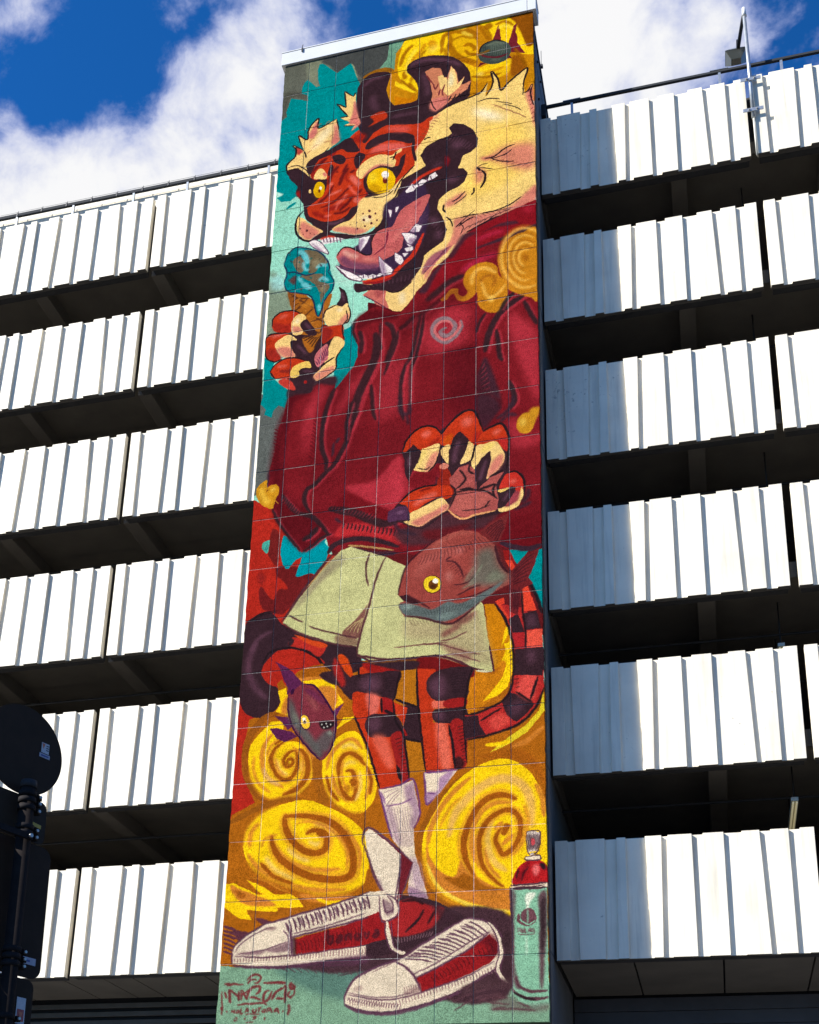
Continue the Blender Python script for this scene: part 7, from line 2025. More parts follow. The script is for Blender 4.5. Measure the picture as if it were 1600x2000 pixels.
S,354,1.1,0.92,9.3|258,6822,256,6845
S,354,1.1,0.92,9.3|278,6830,275,6842,288,6842,289,6829,278,6830
S,354,1.1,0.92,9.3|301,6849,303,6824,319,6826,317,6835,302,6837
S,354,1.1,0.92,8.6|327,6831,327,6848
S,354,1.1,0.92,10.7|340,6847,354,6824,367,6853
S,354,1.1,0.92,7.9|342,6841,362,6839
S,354,1.1,0.92,14.3|384,6840,392,6842
S,354,1.1,0.92,10.9|71,6841,77,6835
S,354,1.1,0.92,6.5|176,6854,221,6852,266,6854
S,354,1.1,0.92,10.8|119,6876,132,6870,120,6885,136,6879
S,354,1.1,0.92,10.8|174,6871,179,6875,173,6874
S,354,1.1,0.92,10|222,6869,238,6866,236,6875,223,6881
S,354,1.1,0.92,10.7|290,6870,288,6887
S,354,1.1,0.92,5.7|182,6897,230,6895
F,355,27.8,0.6|478,6825,476,6834,470,6842,460,6846,448,6845,438,6841,431,6833,428,6824,430,6815,436,6807,446,6804,457,6804,468,6808,475,6816"""
TXU, TXZ, RES = 9.0, 34.8, 105
def catmull(P, closed, n):
    P = np.asarray(P, float); q = len(P)
    if q < 3: return P
    o = []
    for i in (range(q) if closed else range(q - 1)):
        if closed: a, b, c, d = P[i - 1], P[i], P[(i + 1) % q], P[(i + 2) % q]
        else: a, b, c, d = P[max(i - 1, 0)], P[i], P[i + 1], P[min(i + 2, q - 1)]
        t = np.linspace(0, 1, n, endpoint=False)[:, None]
        o.append(.5 * ((2 * b) + (c - a) * t + (2 * a - 5 * b + 4 * c - d) * t * t + (3 * b - a - 3 * c + d) * t ** 3))
    o = np.concatenate(o)
    return o if closed else np.vstack([o, P[-1:]])
def blur(mk, r):
    k = 2 * r + 1
    for ax in (0, 1):
        for _ in range(2):
            c = np.cumsum(np.pad(mk, [(r + 1, r) if a == ax else (0, 0) for a in (0, 1)], mode='edge'), axis=ax)
            mk = (c[k:] - c[:-k]) / k if ax == 0 else (c[:, k:] - c[:, :-k]) / k
    return mk
def polymask(P, x0, y0, w, h):
    d = np.zeros((h, w + 2), np.float32)
    x = P[:, 0] - x0; y = P[:, 1] - y0
    rows = [[] for _ in range(h)]
    for a, b, c, e in zip(x, y, np.roll(x, -1), np.roll(y, -1)):
        if b == e: continue
        if b > e: a, b, c, e = c, e, a, b
        r0 = max(0, int(math.ceil(b - .5))); r1 = min(h - 1, int(math.ceil(e - .5)) - 1); s = (c - a) / (e - b)
        for r in range(r0, r1 + 1): rows[r].append(a + (r + .5 - b) * s)
    for r, L in enumerate(rows):
        L.sort()
        for a, b in zip(L[::2], L[1::2]):
            a = min(max(a, 0), w); b = min(max(b, 0), w)
            if b <= a: continue
            ia, ib = int(a), int(b)
            if ia == ib: d[r, ia] += b - a; d[r, ia + 1] -= b - a
            else:
                d[r, ia] += ia + 1 - a; d[r, ia + 1] += a - ia
                d[r, ib] += b - ib - 1; d[r, ib + 1] -= b - ib
    return np.clip(np.cumsum(d, 1)[:, :w], 0, 1)
def paint(img, P, col, soft, al):
    H, Wd = img.shape[:2]; pad = int(3 * soft) + 2
    x0 = max(0, int(P[:, 0].min()) - pad); x1 = min(Wd, int(P[:, 0].max()) + pad + 1); y0 = max(0, int(P[:, 1].min()) - pad); y1 = min(H, int(P[:, 1].max()) + pad + 1)
    if x1 <= x0 or y1 <= y0: return
    mk = polymask(P, x0, y0, x1 - x0, y1 - y0)
    if soft > 0.4: mk = blur(mk, max(1, int(round(soft * .75))))
    v = img[y0:y1, x0:x1]; v += (np.asarray(col, np.float32) - v) * (mk * al)[:, :, None]
def stroke(P, w):
    t = np.gradient(P, axis=0); L = np.hypot(t[:, 0], t[:, 1]) + 1e-9; nn = np.stack([-t[:, 1] / L, t[:, 0] / L], 1)
    s = np.linspace(0, 1, len(P)); tp = np.clip(np.minimum(s, 1 - s) * 5, 0, 1) ** .6 * .72 + .28
    o = nn * (w * .5 * tp)[:, None]
    return np.vstack([P + o, (P - o)[::-1]])
tw, th = int(TXU * RES), int(TXZ * RES)
img = np.zeros((th, tw, 3), np.float32)
for line in SHAPES.split('\n'):
    if not line: continue
    hd, pts = line.split('|'); hd = hd.split(',')
    P = np.array(pts.split(','), float).reshape(-1, 2) * (RES / 200.0)
    col = PAL[int(hd[1])]; soft = float(hd[2]) * RES / 200; al = float(hd[3])
    if hd[0] == 'F' or hd[0] == 'P':
        paint(img, catmull(P, True, 5) if hd[0] == 'F' else P, col, soft, al)
    else:
        P = catmull(P, False, 6) if len(P) > 2 else np.array([P[0] * (1 - t) + P[1] * t for t in np.linspace(0, 1, 6)])
        paint(img, stroke(P, float(hd[4]) * RES / 200), col, soft, al)
px = np.ones((th, tw, 4), np.float32); px[:, :, :3] = img[::-1].clip(0, 255) / 255.0 * np.array([1.0, 0.975, 0.92], np.float32)
mural = bpy.data.images.new('mural_paint', tw, th, alpha=False); mural.colorspace_settings.name = 'sRGB'
mural.pixels.foreach_set(px.ravel()); mural.update(); mural.pack()

def mural_mat(name, pale, albedo):
    M = bpy.data.materials.new(name); M.use_nodes = True; t = M.node_tree; b = t.nodes['Principled BSDF']
    b.inputs['Roughness'].default_value = 0.8; b.inputs['Specular IOR Level'].default_value = 0.0
    uv = N(t, 'ShaderNodeUVMap'); uv.uv_map = 'UVMap'; g = N(t, 'ShaderNodeNewGeometry')
    fr = N(t, 'ShaderNodeTexNoise'); fr.inputs['Scale'].default_value = 55; fr.inputs['Detail'].default_value = 2; t.links.new(g.outputs['Position'], fr.inputs['Vector'])
    sb = N(t, 'ShaderNodeVectorMath', operation='SUBTRACT'); t.links.new(fr.outputs['Color'], sb.inputs[0]); sb.inputs[1].default_value = (.5, .5, .5)
    ml = N(t, 'ShaderNodeVectorMath', operation='MULTIPLY'); t.links.new(sb.outputs[0], ml.inputs[0]); ml.inputs[1].default_value = (0.0042, 0.0011, 0)
    fr2 = N(t, 'ShaderNodeTexNoise'); fr2.inputs['Scale'].default_value = 11; fr2.inputs['Detail'].default_value = 3; t.links.new(g.outputs['Position'], fr2.inputs['Vector'])
    sb2 = N(t, 'ShaderNodeVectorMath', operation='SUBTRACT'); t.links.new(fr2.outputs['Color'], sb2.inputs[0]); sb2.inputs[1].default_value = (.5, .5, .5)
    ml2 = N(t, 'ShaderNodeVectorMath', operation='MULTIPLY'); t.links.new(sb2.outputs[0], ml2.inputs[0]); ml2.inputs[1].default_value = (0.0065, 0.0017, 0)
    ad0 = N(t, 'ShaderNodeVectorMath', operation='ADD'); t.links.new(uv.outputs[0], ad0.inputs[0]); t.links.new(ml2.outputs[0], ad0.inputs[1])
    ad = N(t, 'ShaderNodeVectorMath', operation='ADD'); t.links.new(ad0.outputs[0], ad.inputs[0]); t.links.new(ml.outputs[0], ad.inputs[1])
    im = N(t, 'ShaderNodeTexImage', interpolation='Cubic', extension='EXTEND'); im.image = mural; t.links.new(ad.outputs[0], im.inputs[0])
    n1 = noise(t, g.outputs['Position'], 66.0, 3, 0.65)
    mp = N(t, 'ShaderNodeMapRange'); t.links.new(n1, mp.inputs[0])
    for i, v in enumerate((0.36, 0.60, 0.48, 1.10)): mp.inputs[i + 1].default_value = v
    n2 = noise(t, g.outputs['Position'], 2.2, 5, 0.6)
    mp2 = N(t, 'ShaderNodeMapRange'); t.links.new(n2, mp2.inputs[0])
    for i, v in enumerate((0.3, 0.7, 0.82, 1.08)): mp2.inputs[i + 1].default_value = v
    n3 = noise(t, g.outputs['Position'], 14.0, 4, 0.65)
    mp3 = N(t, 'ShaderNodeMapRange'); t.links.new(n3, mp3.inputs[0])
    for i, v in enumerate((0.32, 0.68, 0.80, 1.12)): mp3.inputs[i + 1].default_value = v
    gr = math_(t, 'MULTIPLY', math_(t, 'MULTIPLY', math_(t, 'MULTIPLY', mp.outputs[0], mp2.outputs[0]), mp3.outputs[0]), albedo)
    mx = N(t, 'ShaderNodeMix', data_type='RGBA', blend_type='MULTIPLY'); mx.inputs['Factor'].default_value = 1
    src = im.outputs['Color']
    if pale:
        pm = N(t, 'ShaderNodeMix', data_type='RGBA'); pm.inputs['Factor'].default_value = pale; t.links.new(src, pm.inputs['A']); pm.inputs['B'].default_value = (0.92, 0.86, 0.80, 1); src = pm.outputs['Result']
    t.links.new(src, mx.inputs['A']); t.links.new(gr, mx.inputs['B']); t.links.new(mx.outputs['Result'], b.inputs['Base Color'])
    nb = noise(t, g.outputs['Position'], 75.0, 3, 0.6)
    bp = N(t, 'ShaderNodeBump'); bp.inputs['Strength'].default_value = 0.6; bp.inputs['Distance'].default_value = 0.012
    t.links.new(nb, bp.inputs['Height']); t.links.new(bp.outputs[0], b.inputs['Normal'])
    return M
M_mural = mural_mat('painted_aggregate', 0.0, 0.88)
M_mortar = mural_mat('painted_joint', 0.32, 1.0)

# ------------------------------------------------------------------ mesh helpers
def add_box(bm, a, b):
    (x0, y0, z0), (x1, y1, z1) = a, b
    v = [bm.verts.new(q) for q in ((x0, y0, z0), (x1, y0, z0), (x1, y1, z0), (x0, y1, z0), (x0, y0, z1), (x1, y0, z1), (x1, y1, z1), (x0, y1, z1))]
    for q in ((0, 3, 2, 1), (4, 5, 6, 7), (0, 1, 5, 4), (1, 2, 6, 5), (2, 3, 7, 6), (3, 0, 4, 7)): bm.faces.new([v[i] for i in q])
def add_tube(bm, p0, p1, r0, r1=None, n=16):
    r1 = r0 if r1 is None else r1
    p0, p1 = Vector(p0), Vector(p1); d = (p1 - p0).normalized(); a = d.orthogonal().normalized(); b = d.cross(a)
    A = [bm.verts.new(p0 + (a * math.cos(t) + b * math.sin(t)) * r0) for t in [2 * math.pi * i / n for i in range(n)]]
    B = [bm.verts.new(p1 + (a * math.cos(t) + b * math.sin(t)) * r1) for t in [2 * math.pi * i / n for i in range(n)]]
    for i in range(n):
        f = bm.faces.new((A[i], A[(i + 1) % n], B[(i + 1) % n], B[i])); f.smooth = True
    bm.faces.new(A[::-1]); bm.faces.new(B)
def prism(bm, pts, d):                # flat outline pushed along d
    d = Vector(d); A = [bm.verts.new(q) for q in pts]; B = [bm.verts.new(Vector(q) + d) for q in pts]; n = len(pts)
    bm.faces.new(A); bm.faces.new(B[::-1])
    for i in range(n): bm.faces.new((A[(i + 1) % n], A[i], B[i], B[(i + 1) % n]))
def mesh(bm, name, M, bevel=0.0):
    if bevel: bmesh.ops.bevel(bm, geom=bm.edges[:], offset=bevel, segments=1, affect='EDGES', clamp_overlap=True)
    bmesh.ops.recalc_face_normals(bm, faces=bm.faces[:])
    me = bpy.data.meshes.new(name); bm.to_mesh(me); bm.free(); me.materials.append(M); return me
def put(name, me, parent=None, loc=(0, 0, 0)):
    o = bpy.data.objects.new(name, me); COL.objects.link(o); o.location = loc
    if parent is not None: o.parent = parent
    return o
def part(name, M, parent, *boxes, bevel=0.0):
    bm = bmesh.new()
    for a, b in boxes: add_box(bm, a, b)
    return put(name, mesh(bm, name, M, bevel), parent)
def thing(name, label, cat, loc=(0, 0, 0), group=None):
    o = bpy.data.objects.new(name, None); COL.objects.link(o); o.location = loc; o['label'] = label; o['category'] = cat
    if group: o['group'] = group
    return o
def local(root, u, d, z): return W(u, d, z) - root.location
def bx(root, u0, u1, d0, d1, z0, z1): return (tuple(local(root, u0, d0, z0)), tuple(local(root, u1, d1, z1)))

# ------------------------------------------------------------------ ground
def sheet(name, M, x0, x1, y0, y1, z):
    bm = bmesh.new(); bm.faces.new([bm.verts.new(q) for q in ((x0, y0, z), (x1, y0, z), (x1, y1, z), (x0, y1, z))])
    o = put(name, mesh(bm, name, M)); o['kind'] = 'structure'; return o
sheet('ground', M_asph, -600, 600, -600, 600, 0.0)
bm = bmesh.new(); add_box(bm, (-60, -3.4, -0.2), (60, 12, 0.12)); o = put('pavement', mesh(bm, 'pavement', M_pave)); o['kind'] = 'structure'
bm = bmesh.new(); add_box(bm, (-60, -3.55, -0.2), (60, -3.402, 0.13)); o = put('kerb', mesh(bm, 'kerb', M_kerb)); o['kind'] = 'structure'

# ------------------------------------------------------------------ stair tower with the mural
tower = thing('stair_tower', 'tall narrow stair tower covered by a painted tiger mural', 'stair tower', W(4.5, 0, -GZ))
US = [0.0923, 1, 2, 3, 4, 5, 6, 7, 8, 8.8999]
ZS = [1.45] + [-1.7439 * i for i in range(20)]
def uvmesh(me):
    uvl = me.uv_layers.new(name='UVMap'); o = tower.location
    for lp in me.loops:
        c = me.vertices[lp.vertex_index].co + o
        uvl.data[lp.index].uv = (c.x / K / TXU, 1 - (1.5 - (c.z / K - GZ)) / TXZ)
for j in range(20):
    for i in range(9):
        gl, grr, gt, gb = [random.uniform(.0065, .0105) for _ in range(4)]
        jy = random.uniform(-0.008, 0.006)
        u0, u1 = US[i] + (gl if i else -random.uniform(0, .012)), US[i + 1] - (grr if i < 8 else -random.uniform(0, .014))
        z1, z0 = ZS[j] - (gt if j else 0), ZS[j + 1] + (gb if j < 19 else 0)
        c = 0.006
        bm = bmesh.new()
        nl = 9 if i == 0 else 1; nr = 9 if i == 8 else 1
        jl = [random.uniform(-.014, .010) if 0 < q < nl else 0 for q in range(nl + 1)]; jr = [random.uniform(-.010, .016) if 0 < q < nr else 0 for q in range(nr + 1)]
        def ring(y, k):
            zl = lambda q, n: z0 + k + (z1 - z0 - 2 * k) * q / n
            pts = [(u0 + k + jl[q], zl(q, nl)) for q in range(nl, -1, -1)] + [(u1 - k + jr[q], zl(q, nr)) for q in range(nr + 1)]
            return [bm.verts.new(local(tower, a, y, b)) for a, b in pts]
        A, B, D = ring(jy, c), ring(jy + c * 1.1, 0), ring(0.14, 0)
        bm.faces.new(A)
        for P_, Q_ in ((A, B), (B, D)):
            for q in range(len(P_)): bm.faces.new((P_[(q + 1) % len(P_)], P_[q], Q_[q], Q_[(q + 1) % len(P_)]))
        me = mesh(bm, 'concrete_block', M_mural); uvmesh(me); put('concrete_block', me, tower)
bm = bmesh.new(); a, b = bx(tower, 0.10, 8.89, 0.010, 0.13, -33.12, 1.44); add_box(bm, a, b)
me = mesh(bm, 'mortar', M_mortar); uvmesh(me); put('mortar', me, tower)
part('wall_slab', M_slab, tower, bx(tower, 0.105, 8.893, 0.142, 0.62, -33.12, 1.44))
part('side_wall', M_sidepan, tower, bx(tower, 0.16, 8.86, 0.622, 9.0, -43, 1.18))
part('coping', M_coping, tower, bx(tower, 0.13, 8.90, 0.64, 9.05, 1.183, 1.34))
part('base_wall', M_dark, tower, bx(tower, 0.2, 8.8, 0.3, 0.62, -43, -33.14))
for k in range(7):
    z = 0.2 - 5.22 * k
    part('side_joint', M_coping, tower, bx(tower, 8.861, 8.868, 0.63, 9.0, z, z + 0.04))
part('cap', M_cap, tower, bx(tower, -0.035, 8.72, -0.075, 0.58, 1.455, 2.03), bevel=0.004)
part('cap', M_cap, tower, bx(tower, 8.735, 9.02, -0.075, 0.58, 1.455, 2.03), bevel=0.004)
part('cap_lip', M_cap, tower, bx(tower, -0.05, 9.035, -0.09, 0.6, 2.033, 2.07))
bm = bmesh.new(); q = local(tower, 0.72, -0.095, 2.05); add_tube(bm, q, q + Vector((0, 0, .05)), .008, n=8); add_tube(bm, q + Vector((0, 0, .05)), q + Vector((.02, -.02, .06)), .007, n=8); add_box(bm, q + Vector((-.012, -.012, -.09)), q + Vector((.012, .004, 0.0)))
put('hook', mesh(bm, 'hook', M_coping), tower)
for (d, z) in ((2.0, 0.55), (2.9, 0.3), (1.25, 0.6), (1.4, -0.95)):
    bm = bmesh.new(); q = local(tower, 8.862, d, z); add_tube(bm, q, q + Vector((.035, 0, 0)), .022, n=10); put('anchor', mesh(bm, 'anchor', M_coping), tower)
bm = bmesh.new(); q = local(tower, 8.91, 2.1, 1.34); add_tube(bm, q, q + Vector((0, 0, .42)), .006, n=6); add_box(bm, q - Vector((.03, .03, 0)), q + Vector((.03, .03, .05))); put('lightning_rod', mesh(bm, 'lightning_rod', M_coping), tower)

# ------------------------------------------------------------------ parking garage
gar = thing('parking_garage', 'multi-storey car park with rows of white ribbed concrete panels over dark open decks', 'car park', W(0, 1.5, -GZ))
PB = [-5.07, -10.33, -15.55, -20.75, -25.93, -31.20]; PT = [-1.75, -7.06, -12.22, -17.43, -22.61, -27.88]
def shade_under(me):              # shade put into the colour: down-facing faces get a darker material
    me.materials.append(M_undershade)
    for f in me.polygons:
        if f.normal.z < -0.5: f.material_index = 1
STARTS = [-18.87, -12.02, -5.17, 8.93, 15.79]
RIBS = [(0, .34, 0, .36), (.55, 1.33, .61, 1.27), (1.64, 1.88, 1.60, 1.87), (2.39, 2.82, 2.50, 2.74), (2.98, 3.60, 2.98, 3.60), (3.88, 4.41, 3.89, 4.40), (4.86, 5.31, 4.79, 5.40), (5.58, 6.03, 5.60, 6.03), (6.31, 6.66, 6.32, 6.65)]
PH = 3.32; RT = 0.088
bm = bmesh.new(); add_box(bm, (0, RT * K, 0), (6.655 * K, (RT + .12) * K, PH * K)); me_panel = mesh(bm, 'facade_panel', M_panel, 0.004); shade_under(me_panel)
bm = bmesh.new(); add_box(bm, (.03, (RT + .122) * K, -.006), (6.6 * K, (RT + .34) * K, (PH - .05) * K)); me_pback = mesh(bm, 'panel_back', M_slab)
me_rib = []
for (t0, t1, b0, b1) in RIBS:
    bm = bmesh.new(); e = 0.012
    prism(bm, [(b0 * K, RT * K - .001, -.004), (b1 * K, RT * K - .001, -.004), (t1 * K, RT * K - .001, PH * K + .004), (t0 * K, RT * K - .001, PH * K + .004)], (0, -RT * K + .001, 0))
    me_rib.append(mesh(bm, 'rib', M_panel, 0.003)); shade_under(me_rib[-1])
for zb in PB:
    for s in STARTS:
        jx, jy, jz = random.uniform(-.02, .02), random.uniform(-.02, .02), random.uniform(-.015, .015)
        p = put('facade_panel', me_panel, gar, local(gar, s + jx, 1.5 + jy, zb + jz))
        for me in me_rib: put('rib', me, p)
        put('panel_back', me_pback, p)
BEAMS = [-14.75, -10.03, -5.32, -0.68, 3.95, 8.45, 13.06, 17.68, 22.3]
for i, zb in enumerate(PB):
    sof = zb + 0.52
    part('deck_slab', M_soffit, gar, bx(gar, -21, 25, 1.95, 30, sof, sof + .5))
    if i < 5:
        for b_ in BEAMS:
            bm = bmesh.new(); u0, u1 = b_, b_ + 0.5
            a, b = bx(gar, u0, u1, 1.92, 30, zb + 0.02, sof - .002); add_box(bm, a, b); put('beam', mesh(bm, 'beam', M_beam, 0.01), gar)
    if i < 5:
        for d_ in (4.2, 7.5):
            bm = bmesh.new(); add_tube(bm, local(gar, -20.5, d_, zb - .06), local(gar, 24.5, d_, zb - .06), .022, n=8); put('conduit', mesh(bm, 'conduit', M_slab), gar)
for b_ in BEAMS[::2]:
    part('column', M_beam, gar, bx(gar, b_ + .02, b_ + .48, 12, 12.5, -31.0, PB[0] + .01))
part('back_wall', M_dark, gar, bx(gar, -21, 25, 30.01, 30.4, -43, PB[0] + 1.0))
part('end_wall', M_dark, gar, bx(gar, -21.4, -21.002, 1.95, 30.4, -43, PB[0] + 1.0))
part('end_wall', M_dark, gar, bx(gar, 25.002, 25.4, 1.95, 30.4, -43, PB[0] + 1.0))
# soffit boards and ground storey
def soffit(us, d0, d1):
    for a, b in zip(us[:-1], us[1:]):
        part('soffit_panel', M_soffit, gar, bx(gar, a + .022, b - .022, d0, d1, -31.17, -31.02), bevel=0.004)
soffit([8.95, 10.89, 13.16, 15.40, 17.65, 19.9, 22.2], 1.9, 5.86)
soffit([-19.0, -16.8, -14.6, -12.4, -10.1, -7.9, -5.67, -4.37, -3.44, -1.20, 0.15], 1.9, 4.5)
part('soffit_back', M_rub, gar, bx(gar, -20, 0.15, 1.95, 4.7, -31.0, -30.75), bx(gar, 8.9, 24, 1.95, 6.0, -31.0, -30.75))
me_slat = None
for k in range(44):
    if me_slat is None:
        bm = bmesh.new(); add_box(bm, (-20 * K, 0, -.15 * K), (0.15 * K, .05, 0)); me_slat = mesh(bm, 'louvre_slat', M_louvre, .004)
    put('louvre_slat', me_slat, gar, local(gar, 0, 4.5, -31.32 - .265 * k))
part('louvre_back', M_rub, gar, bx(gar, -20, .15, 4.66, 4.8, -43, -31.02))
me_b = None
for k in range(29):
    if me_b is None:
        bm = bmesh.new(); add_box(bm, (8.9 * K, 0, -.385 * K), (24 * K, .05, 0)); me_b = mesh(bm, 'cladding_board', M_clad, .004)
    put('cladding_board', me_b, gar, local(gar, 0, 5.9, -31.24 - .40 * k))
part('cladding_back', M_rub, gar, bx(gar, 8.9, 24, 6.06, 6.2, -43, -31.02))
# parapet on the roof deck, left wing
part('parapet', M_panel, gar, bx(gar, -20, 0.15, 2.12, 2.4, PB[0] + 1.03, -0.68))
part('upstand', M_slab, gar, bx(gar, 8.95, 24, 2.12, 2.4, PB[0] + 1.03, -1.95))
# tube lights under the decks
for i in range(5):
    z = PB[i] - (0.66 if i == 4 else 1.1)
    l = thing('tube_light', 'pale fluorescent tube light hung from rods under the deck above the %s panel row' % ('second', 'third', 'fourth', 'fifth', 'lowest')[i], 'tube light', W(15.3, 4.4, z), 'tube lights under the parking decks')
    bm = bmesh.new(); add_box(bm, (-.05, -.72, .03), (.05, .72, .09)); put('housing', mesh(bm, 'housing', M_fix, .004), l)
    for sx in (-.024, .024):
        bm = bmesh.new(); add_tube(bm, (sx, -.7, .012), (sx, .7, .012), .014, n=10); put('tube', mesh(bm, 'tube', M_tube), l)
    for sy in (-.6, .6):
        bm = bmesh.new(); add_tube(bm, (0, sy, .09), (0, sy, .61 + (0 if i == 4 else .23)), .012, n=8); put('rod', mesh(bm, 'rod', M_rub), l)

# ------------------------------------------------------------------ roof handrails
def handrail(name, label, u0, u1, posts, clips, zl=-0.90):
    t = thing(name, label, 'railing', W((u0 + u1) / 2, 1.9, PB[0] + 1.0), 'handrails along the roof deck')
    bm = bmesh.new(); a, b = bx(t, u0, u1, 1.86, 1.96, zl, -0.745); add_box(bm, a, b); put('rail', mesh(bm, 'rail', M_rail, .008), t)
    for p_ in posts:
        part('post', M_galv, t, bx(t, p_ - .04, p_ + .04, 1.87, 1.95, -4.06, zl - .003))
    if clips:
        k = u0 + .3
        while k < u1:
            bm = bmesh.new(); q = local(t, k, 1.91, -0.74); add_tube(bm, q, q + Vector((0, 0, .07)), .006, n=6); add_box(bm, q + Vector((-.014, -.034, -.075)), q + Vector((.014, -.027, .0))); q2 = q + Vector((0, -.03, -.085)); add_tube(bm, q2, q2 + Vector((0, -.012, 0)), .013, n=8)
            put('wire_clip', mesh(bm, 'wire_clip', M_wire), t); k += 1.05
        bm = bmesh.new(); add_tube(bm, local(t, u0, 1.91, -0.65), local(t, u1, 1.91, -0.65), .003, n=5); put('wire', mesh(bm, 'wire', M_wire), t)
    return t
handrail('handrail', 'dark rail with wire clips along the roof of the left wing, left of the mural', -20, 0.1, [-16.2, -13.8, -11.3, -8.9, -6.4, -4.22, -1.03], True)
hr = handrail('handrail', 'dark plain rail along the roof edge behind the tall lamp post, right of the mural', 8.98, 24, [9.95, 14.83, 16.79, 19.3, 21.8], False, -0.86)
for p_ in (9.95, 14.83):
    part('sleeve', M_galv, hr, bx(hr, p_ - .3, p_ + .3, 1.852, 1.968, -0.742, -0.718))
part('end_bracket', M_rail, hr, bx(hr, 8.90, 9.06, 1.84, 1.98, -1.22, -0.71))

# ------------------------------------------------------------------ roof lamp clamped over the panel gap
lp = thing('roof_lamp', 'galvanised lamp post with grey lantern clamped over the panel gap by the roof edge', 'lamp', W(15.74, 1.36, -3.6))
bm = bmesh.new(); add_tube(bm, local(lp, 15.74, 1.43, -3.62), local(lp, 15.74, 1.43, 0.95), .034, .030, 20); put('pole', mesh(bm, 'pole', M_galv), lp)
bm = bmesh.new(); add_tube(bm, local(lp, 15.74, 1.43, -5.2), local(lp, 15.74, 1.43, -3.5), .017, n=12); put('cable_pipe', mesh(bm, 'cable_pipe', M_fix), lp)
bm = bmesh.new(); add_tube(bm, local(lp, 15.74, 1.43, 0.88), local(lp, 15.74, 1.43, 1.26), .042, .030, 20); put('top_sleeve', mesh(bm, 'top_sleeve', M_cap), lp)
bm = bmesh.new(); add_tube(bm, local(lp, 15.745, 1.42, 1.12), local(lp, 15.56, 2.68, 1.04), .030, .034, 14); add_box(bm, local(lp, 15.50, 2.45, 1.08), local(lp, 15.60, 2.78, 1.14)); put('arm', mesh(bm, 'arm', M_arm), lp)
bm = bmesh.new()
def frus(bm, c0, s0, c1, s1):
    A = [bm.verts.new(c0 + Vector((x * s0[0], y * s0[1], 0))) for x, y in ((-1, -1), (1, -1), (1, 1), (-1, 1))]; B = [bm.verts.new(c1 + Vector((x * s1[0], y * s1[1], 0))) for x, y in ((-1, -1), (1, -1), (1, 1), (-1, 1))]
    bm.faces.new(A[::-1]); bm.faces.new(B)
    for i in range(4): bm.faces.new((A[i], A[(i + 1) % 4], B[(i + 1) % 4], B[i]))
hc = local(lp, 15.48, 3.02, 1.03)
frus(bm, hc, (.19, .17), hc + Vector((0, 0, .10)), (.12, .10)); put('lantern', mesh(bm, 'lantern', M_lampgrey, .006), lp)
bm = bmesh.new(); frus(bm, hc + Vector((0, 0, -.13)), (.085, .07), hc + Vector((0, 0, -.002)), (.182, .162)); put('lens', mesh(bm, 'lens', M_lens, .004), lp)
for z in (-2.02, -3.34):
    br = part('clamp_bracket', M_galv, lp, bx(lp, 15.42, 16.06, 1.335, 1.362, z - .07, z + .07), bevel=.003)
    for sx in (-.14, .10):
        bm = bmesh.new(); q = local(lp, 15.76 + sx, 1.335, z); add_tube(bm, q, q + Vector((0, -.018, 0)), .017, n=8); put('bolt', mesh(bm, 'bolt', M_bolt), br)

# ------------------------------------------------------------------ traffic sign seen from behind
P0 = Vector((5.57, -19.81, 0)); h_ = Vector((0.39, 0.92, 0)).normalized(); n_ = Vector((h_.y, -h_.x, 0))
sg = thing('traffic_sign', 'dark backs of a round traffic sign and stacked rectangular plates on a black post', 'traffic sign', W(P0.x, P0.y, -GZ))
TILT = Vector((0.030, 0, 0))
def SP(s, z, off=0.0):               # point on the sign plane: s along it, z height, off towards the street side
    ax = P0 - TILT * (z + 34.5)
    q = ax + h_ * s + n_ * off
    return local(sg, q.x, q.y, z)
bm = bmesh.new(); add_tube(bm, SP(0, -GZ), SP(0, -34.55), .045, n=28); put('post', mesh(bm, 'post', M_post), sg)
bm = bmesh.new(); add_tube(bm, SP(0, -34.545), SP(0, -34.46), .050, .047, 28); put('post_cap', mesh(bm, 'post_cap', M_rub, ), sg)
nv = n_ * (0.008)
disc = put('round_sign', None, sg) if False else None
bm = bmesh.new(); prism(bm, [SP(.0 + .55 * math.cos(t), -34.03 + .54 * math.sin(t), -.17) for t in [2 * math.pi * i / 72 for i in range(72)]], nv); disc = put('round_sign', mesh(bm, 'round_sign', M_back), sg)
def plate(name, M, s0, s1, z0, z1, r=.09, off=-.17):
    pts = []
    for cx, cz, a0 in ((s1 - r, z1 - r, 0), (s0 + r, z1 - r, 90), (s0 + r, z0 + r, 180), (s1 - r, z0 + r, 270)):
        for k in range(7):
            t = math.radians(a0 + 15 * k); pts.append(SP(cx + r * math.cos(t), cz + r * math.sin(t), off))
    bm = bmesh.new(); prism(bm, pts, nv); return put(name, mesh(bm, name, M), sg)
pl1 = plate('sign_plate', M_backb, -.40, .40, -35.09, -34.58)
pl2 = plate('sign_plate', M_back, -.52, .52, -36.64, -35.11, .13)
pl3 = plate('sign_plate', M_back, -.45, .45, -37.75, -36.66, .09)
def clamp(z, arm=False):
    bm = bmesh.new(); add_tube(bm, SP(0, z - .03), SP(0, z + .03), .053, n=28); c = put('clamp', mesh(bm, 'clamp', M_clamp), sg)
    bm = bmesh.new()
    for s in (.12,):
        a = SP(s, z, -.02); add_box(bm, a - Vector((.012, .012, .014)), a + Vector((.03, .03, .014)))
    put('lug', mesh(bm, 'lug', M_clamp), c)
    for s in (.145,):
        bm = bmesh.new(); q = SP(s, z, .02); add_tube(bm, q, q + n_ * .02, .009, n=8); put('bolt', mesh(bm, 'bolt', M_bolt), c)
for z in (-34.62, -34.70, -34.79, -35.02, -35.10, -36.42, -36.50, -36.58, -37.15): clamp(z)
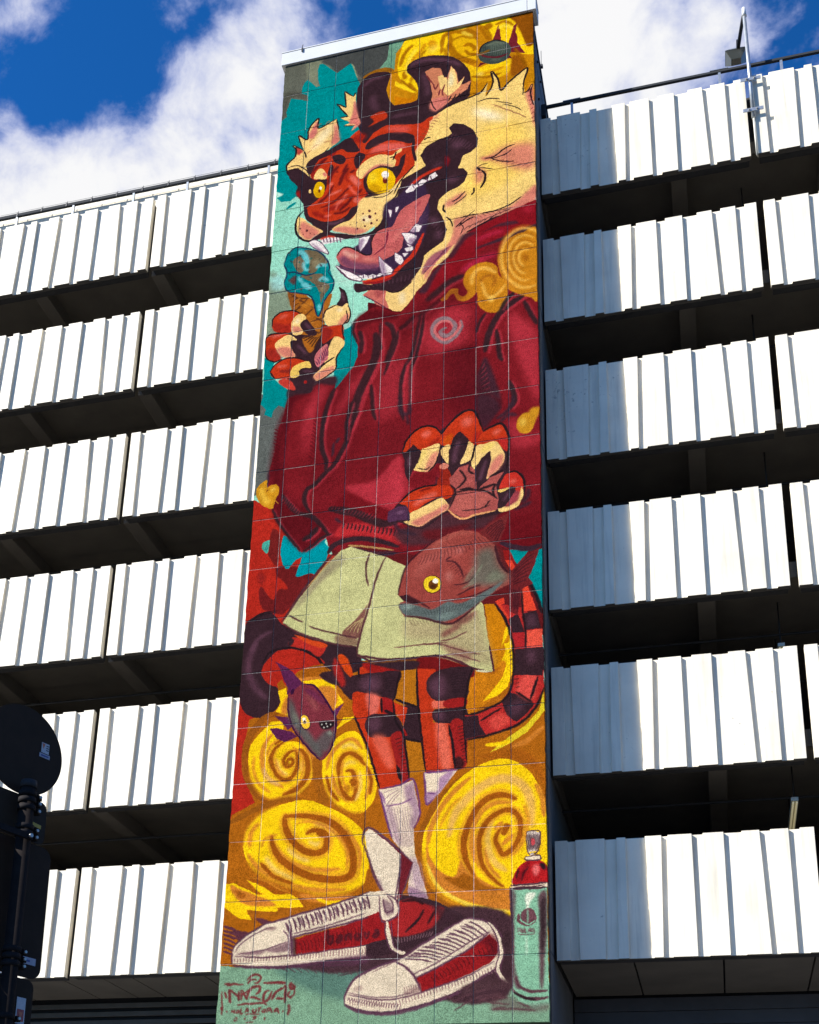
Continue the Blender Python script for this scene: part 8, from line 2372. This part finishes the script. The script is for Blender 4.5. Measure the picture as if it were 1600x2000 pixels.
bm = bmesh.new(); a, b = SP(-.75, -35.16, -.13), SP(.10, -35.16, -.13)
prism(bm, [SP(-.8, -35.12, .11), SP(.02, -35.12, .11), SP(.02, -35.19, .11), SP(-.8, -35.19, .11)], n_ * .02); put('cross_bar', mesh(bm, 'cross_bar', M_clamp), sg)
bm = bmesh.new(); q = SP(-.03, -35.155, .15); add_tube(bm, q, q + n_ * .02, .012, n=8); put('bolt', mesh(bm, 'bolt', M_bolt), sg)
def sticker(par, M, s0, s1, z0, z1, off, rot=0.0, tri=False):
    cx, cz = (s0 + s1) / 2, (z0 + z1) / 2; c, s_ = math.cos(rot), math.sin(rot)
    q = [(s0, z0), (s1, z0), (s1, z1), (s0, z1)] if not tri else [(cx, z0), (s1, z1), (s0, z1)]
    bm = bmesh.new(); prism(bm, [SP(cx + (a - cx) * c - (b - cz) * s_, cz + (a - cx) * s_ + (b - cz) * c, off) for a, b in q], n_ * .0008)
    return put('sticker', mesh(bm, 'sticker', M), par)
B0 = -.17 + .009 / K + .002; B1 = B0 + .003
sticker(disc, M_stk['white'], .235, .345, -33.975, -33.85, B0)
sticker(disc, M_stk['pale'], .215, .365, -34.035, -33.985, B0)
sticker(disc, M_stk['orange'], .240, .285, -33.93, -33.86, B1, tri=True)
sticker(disc, M_stk['blue'], .235, .345, -34.02, -34.0, B1)
for k in range(3): sticker(disc, M_stk['ink'], .300, .338, -33.885 - .028 * k, -33.872 - .028 * k, B1)
sticker(pl1, M_stk['yellow'], .20, .335, -34.90, -34.855, B0, -.1)
sticker(pl1, M_stk['white'], .245, .305, -34.975, -34.92, B0); sticker(pl1, M_stk['ink'], .258, .292, -34.955, -34.94, B1)
sticker(pl2, M_stk['pale'], .26, .44, -36.49, -36.41, B0); sticker(pl2, M_stk['blue'], .29, .36, -36.462, -36.438, B1)
sticker(pl3, M_stk['white'], .24, .36, -37.16, -36.87, B0); sticker(pl3, M_stk['red'], .255, .345, -37.13, -37.0, B1); sticker(pl3, M_stk['orange'], .27, .33, -37.11, -37.03, B1 + .003, tri=True)
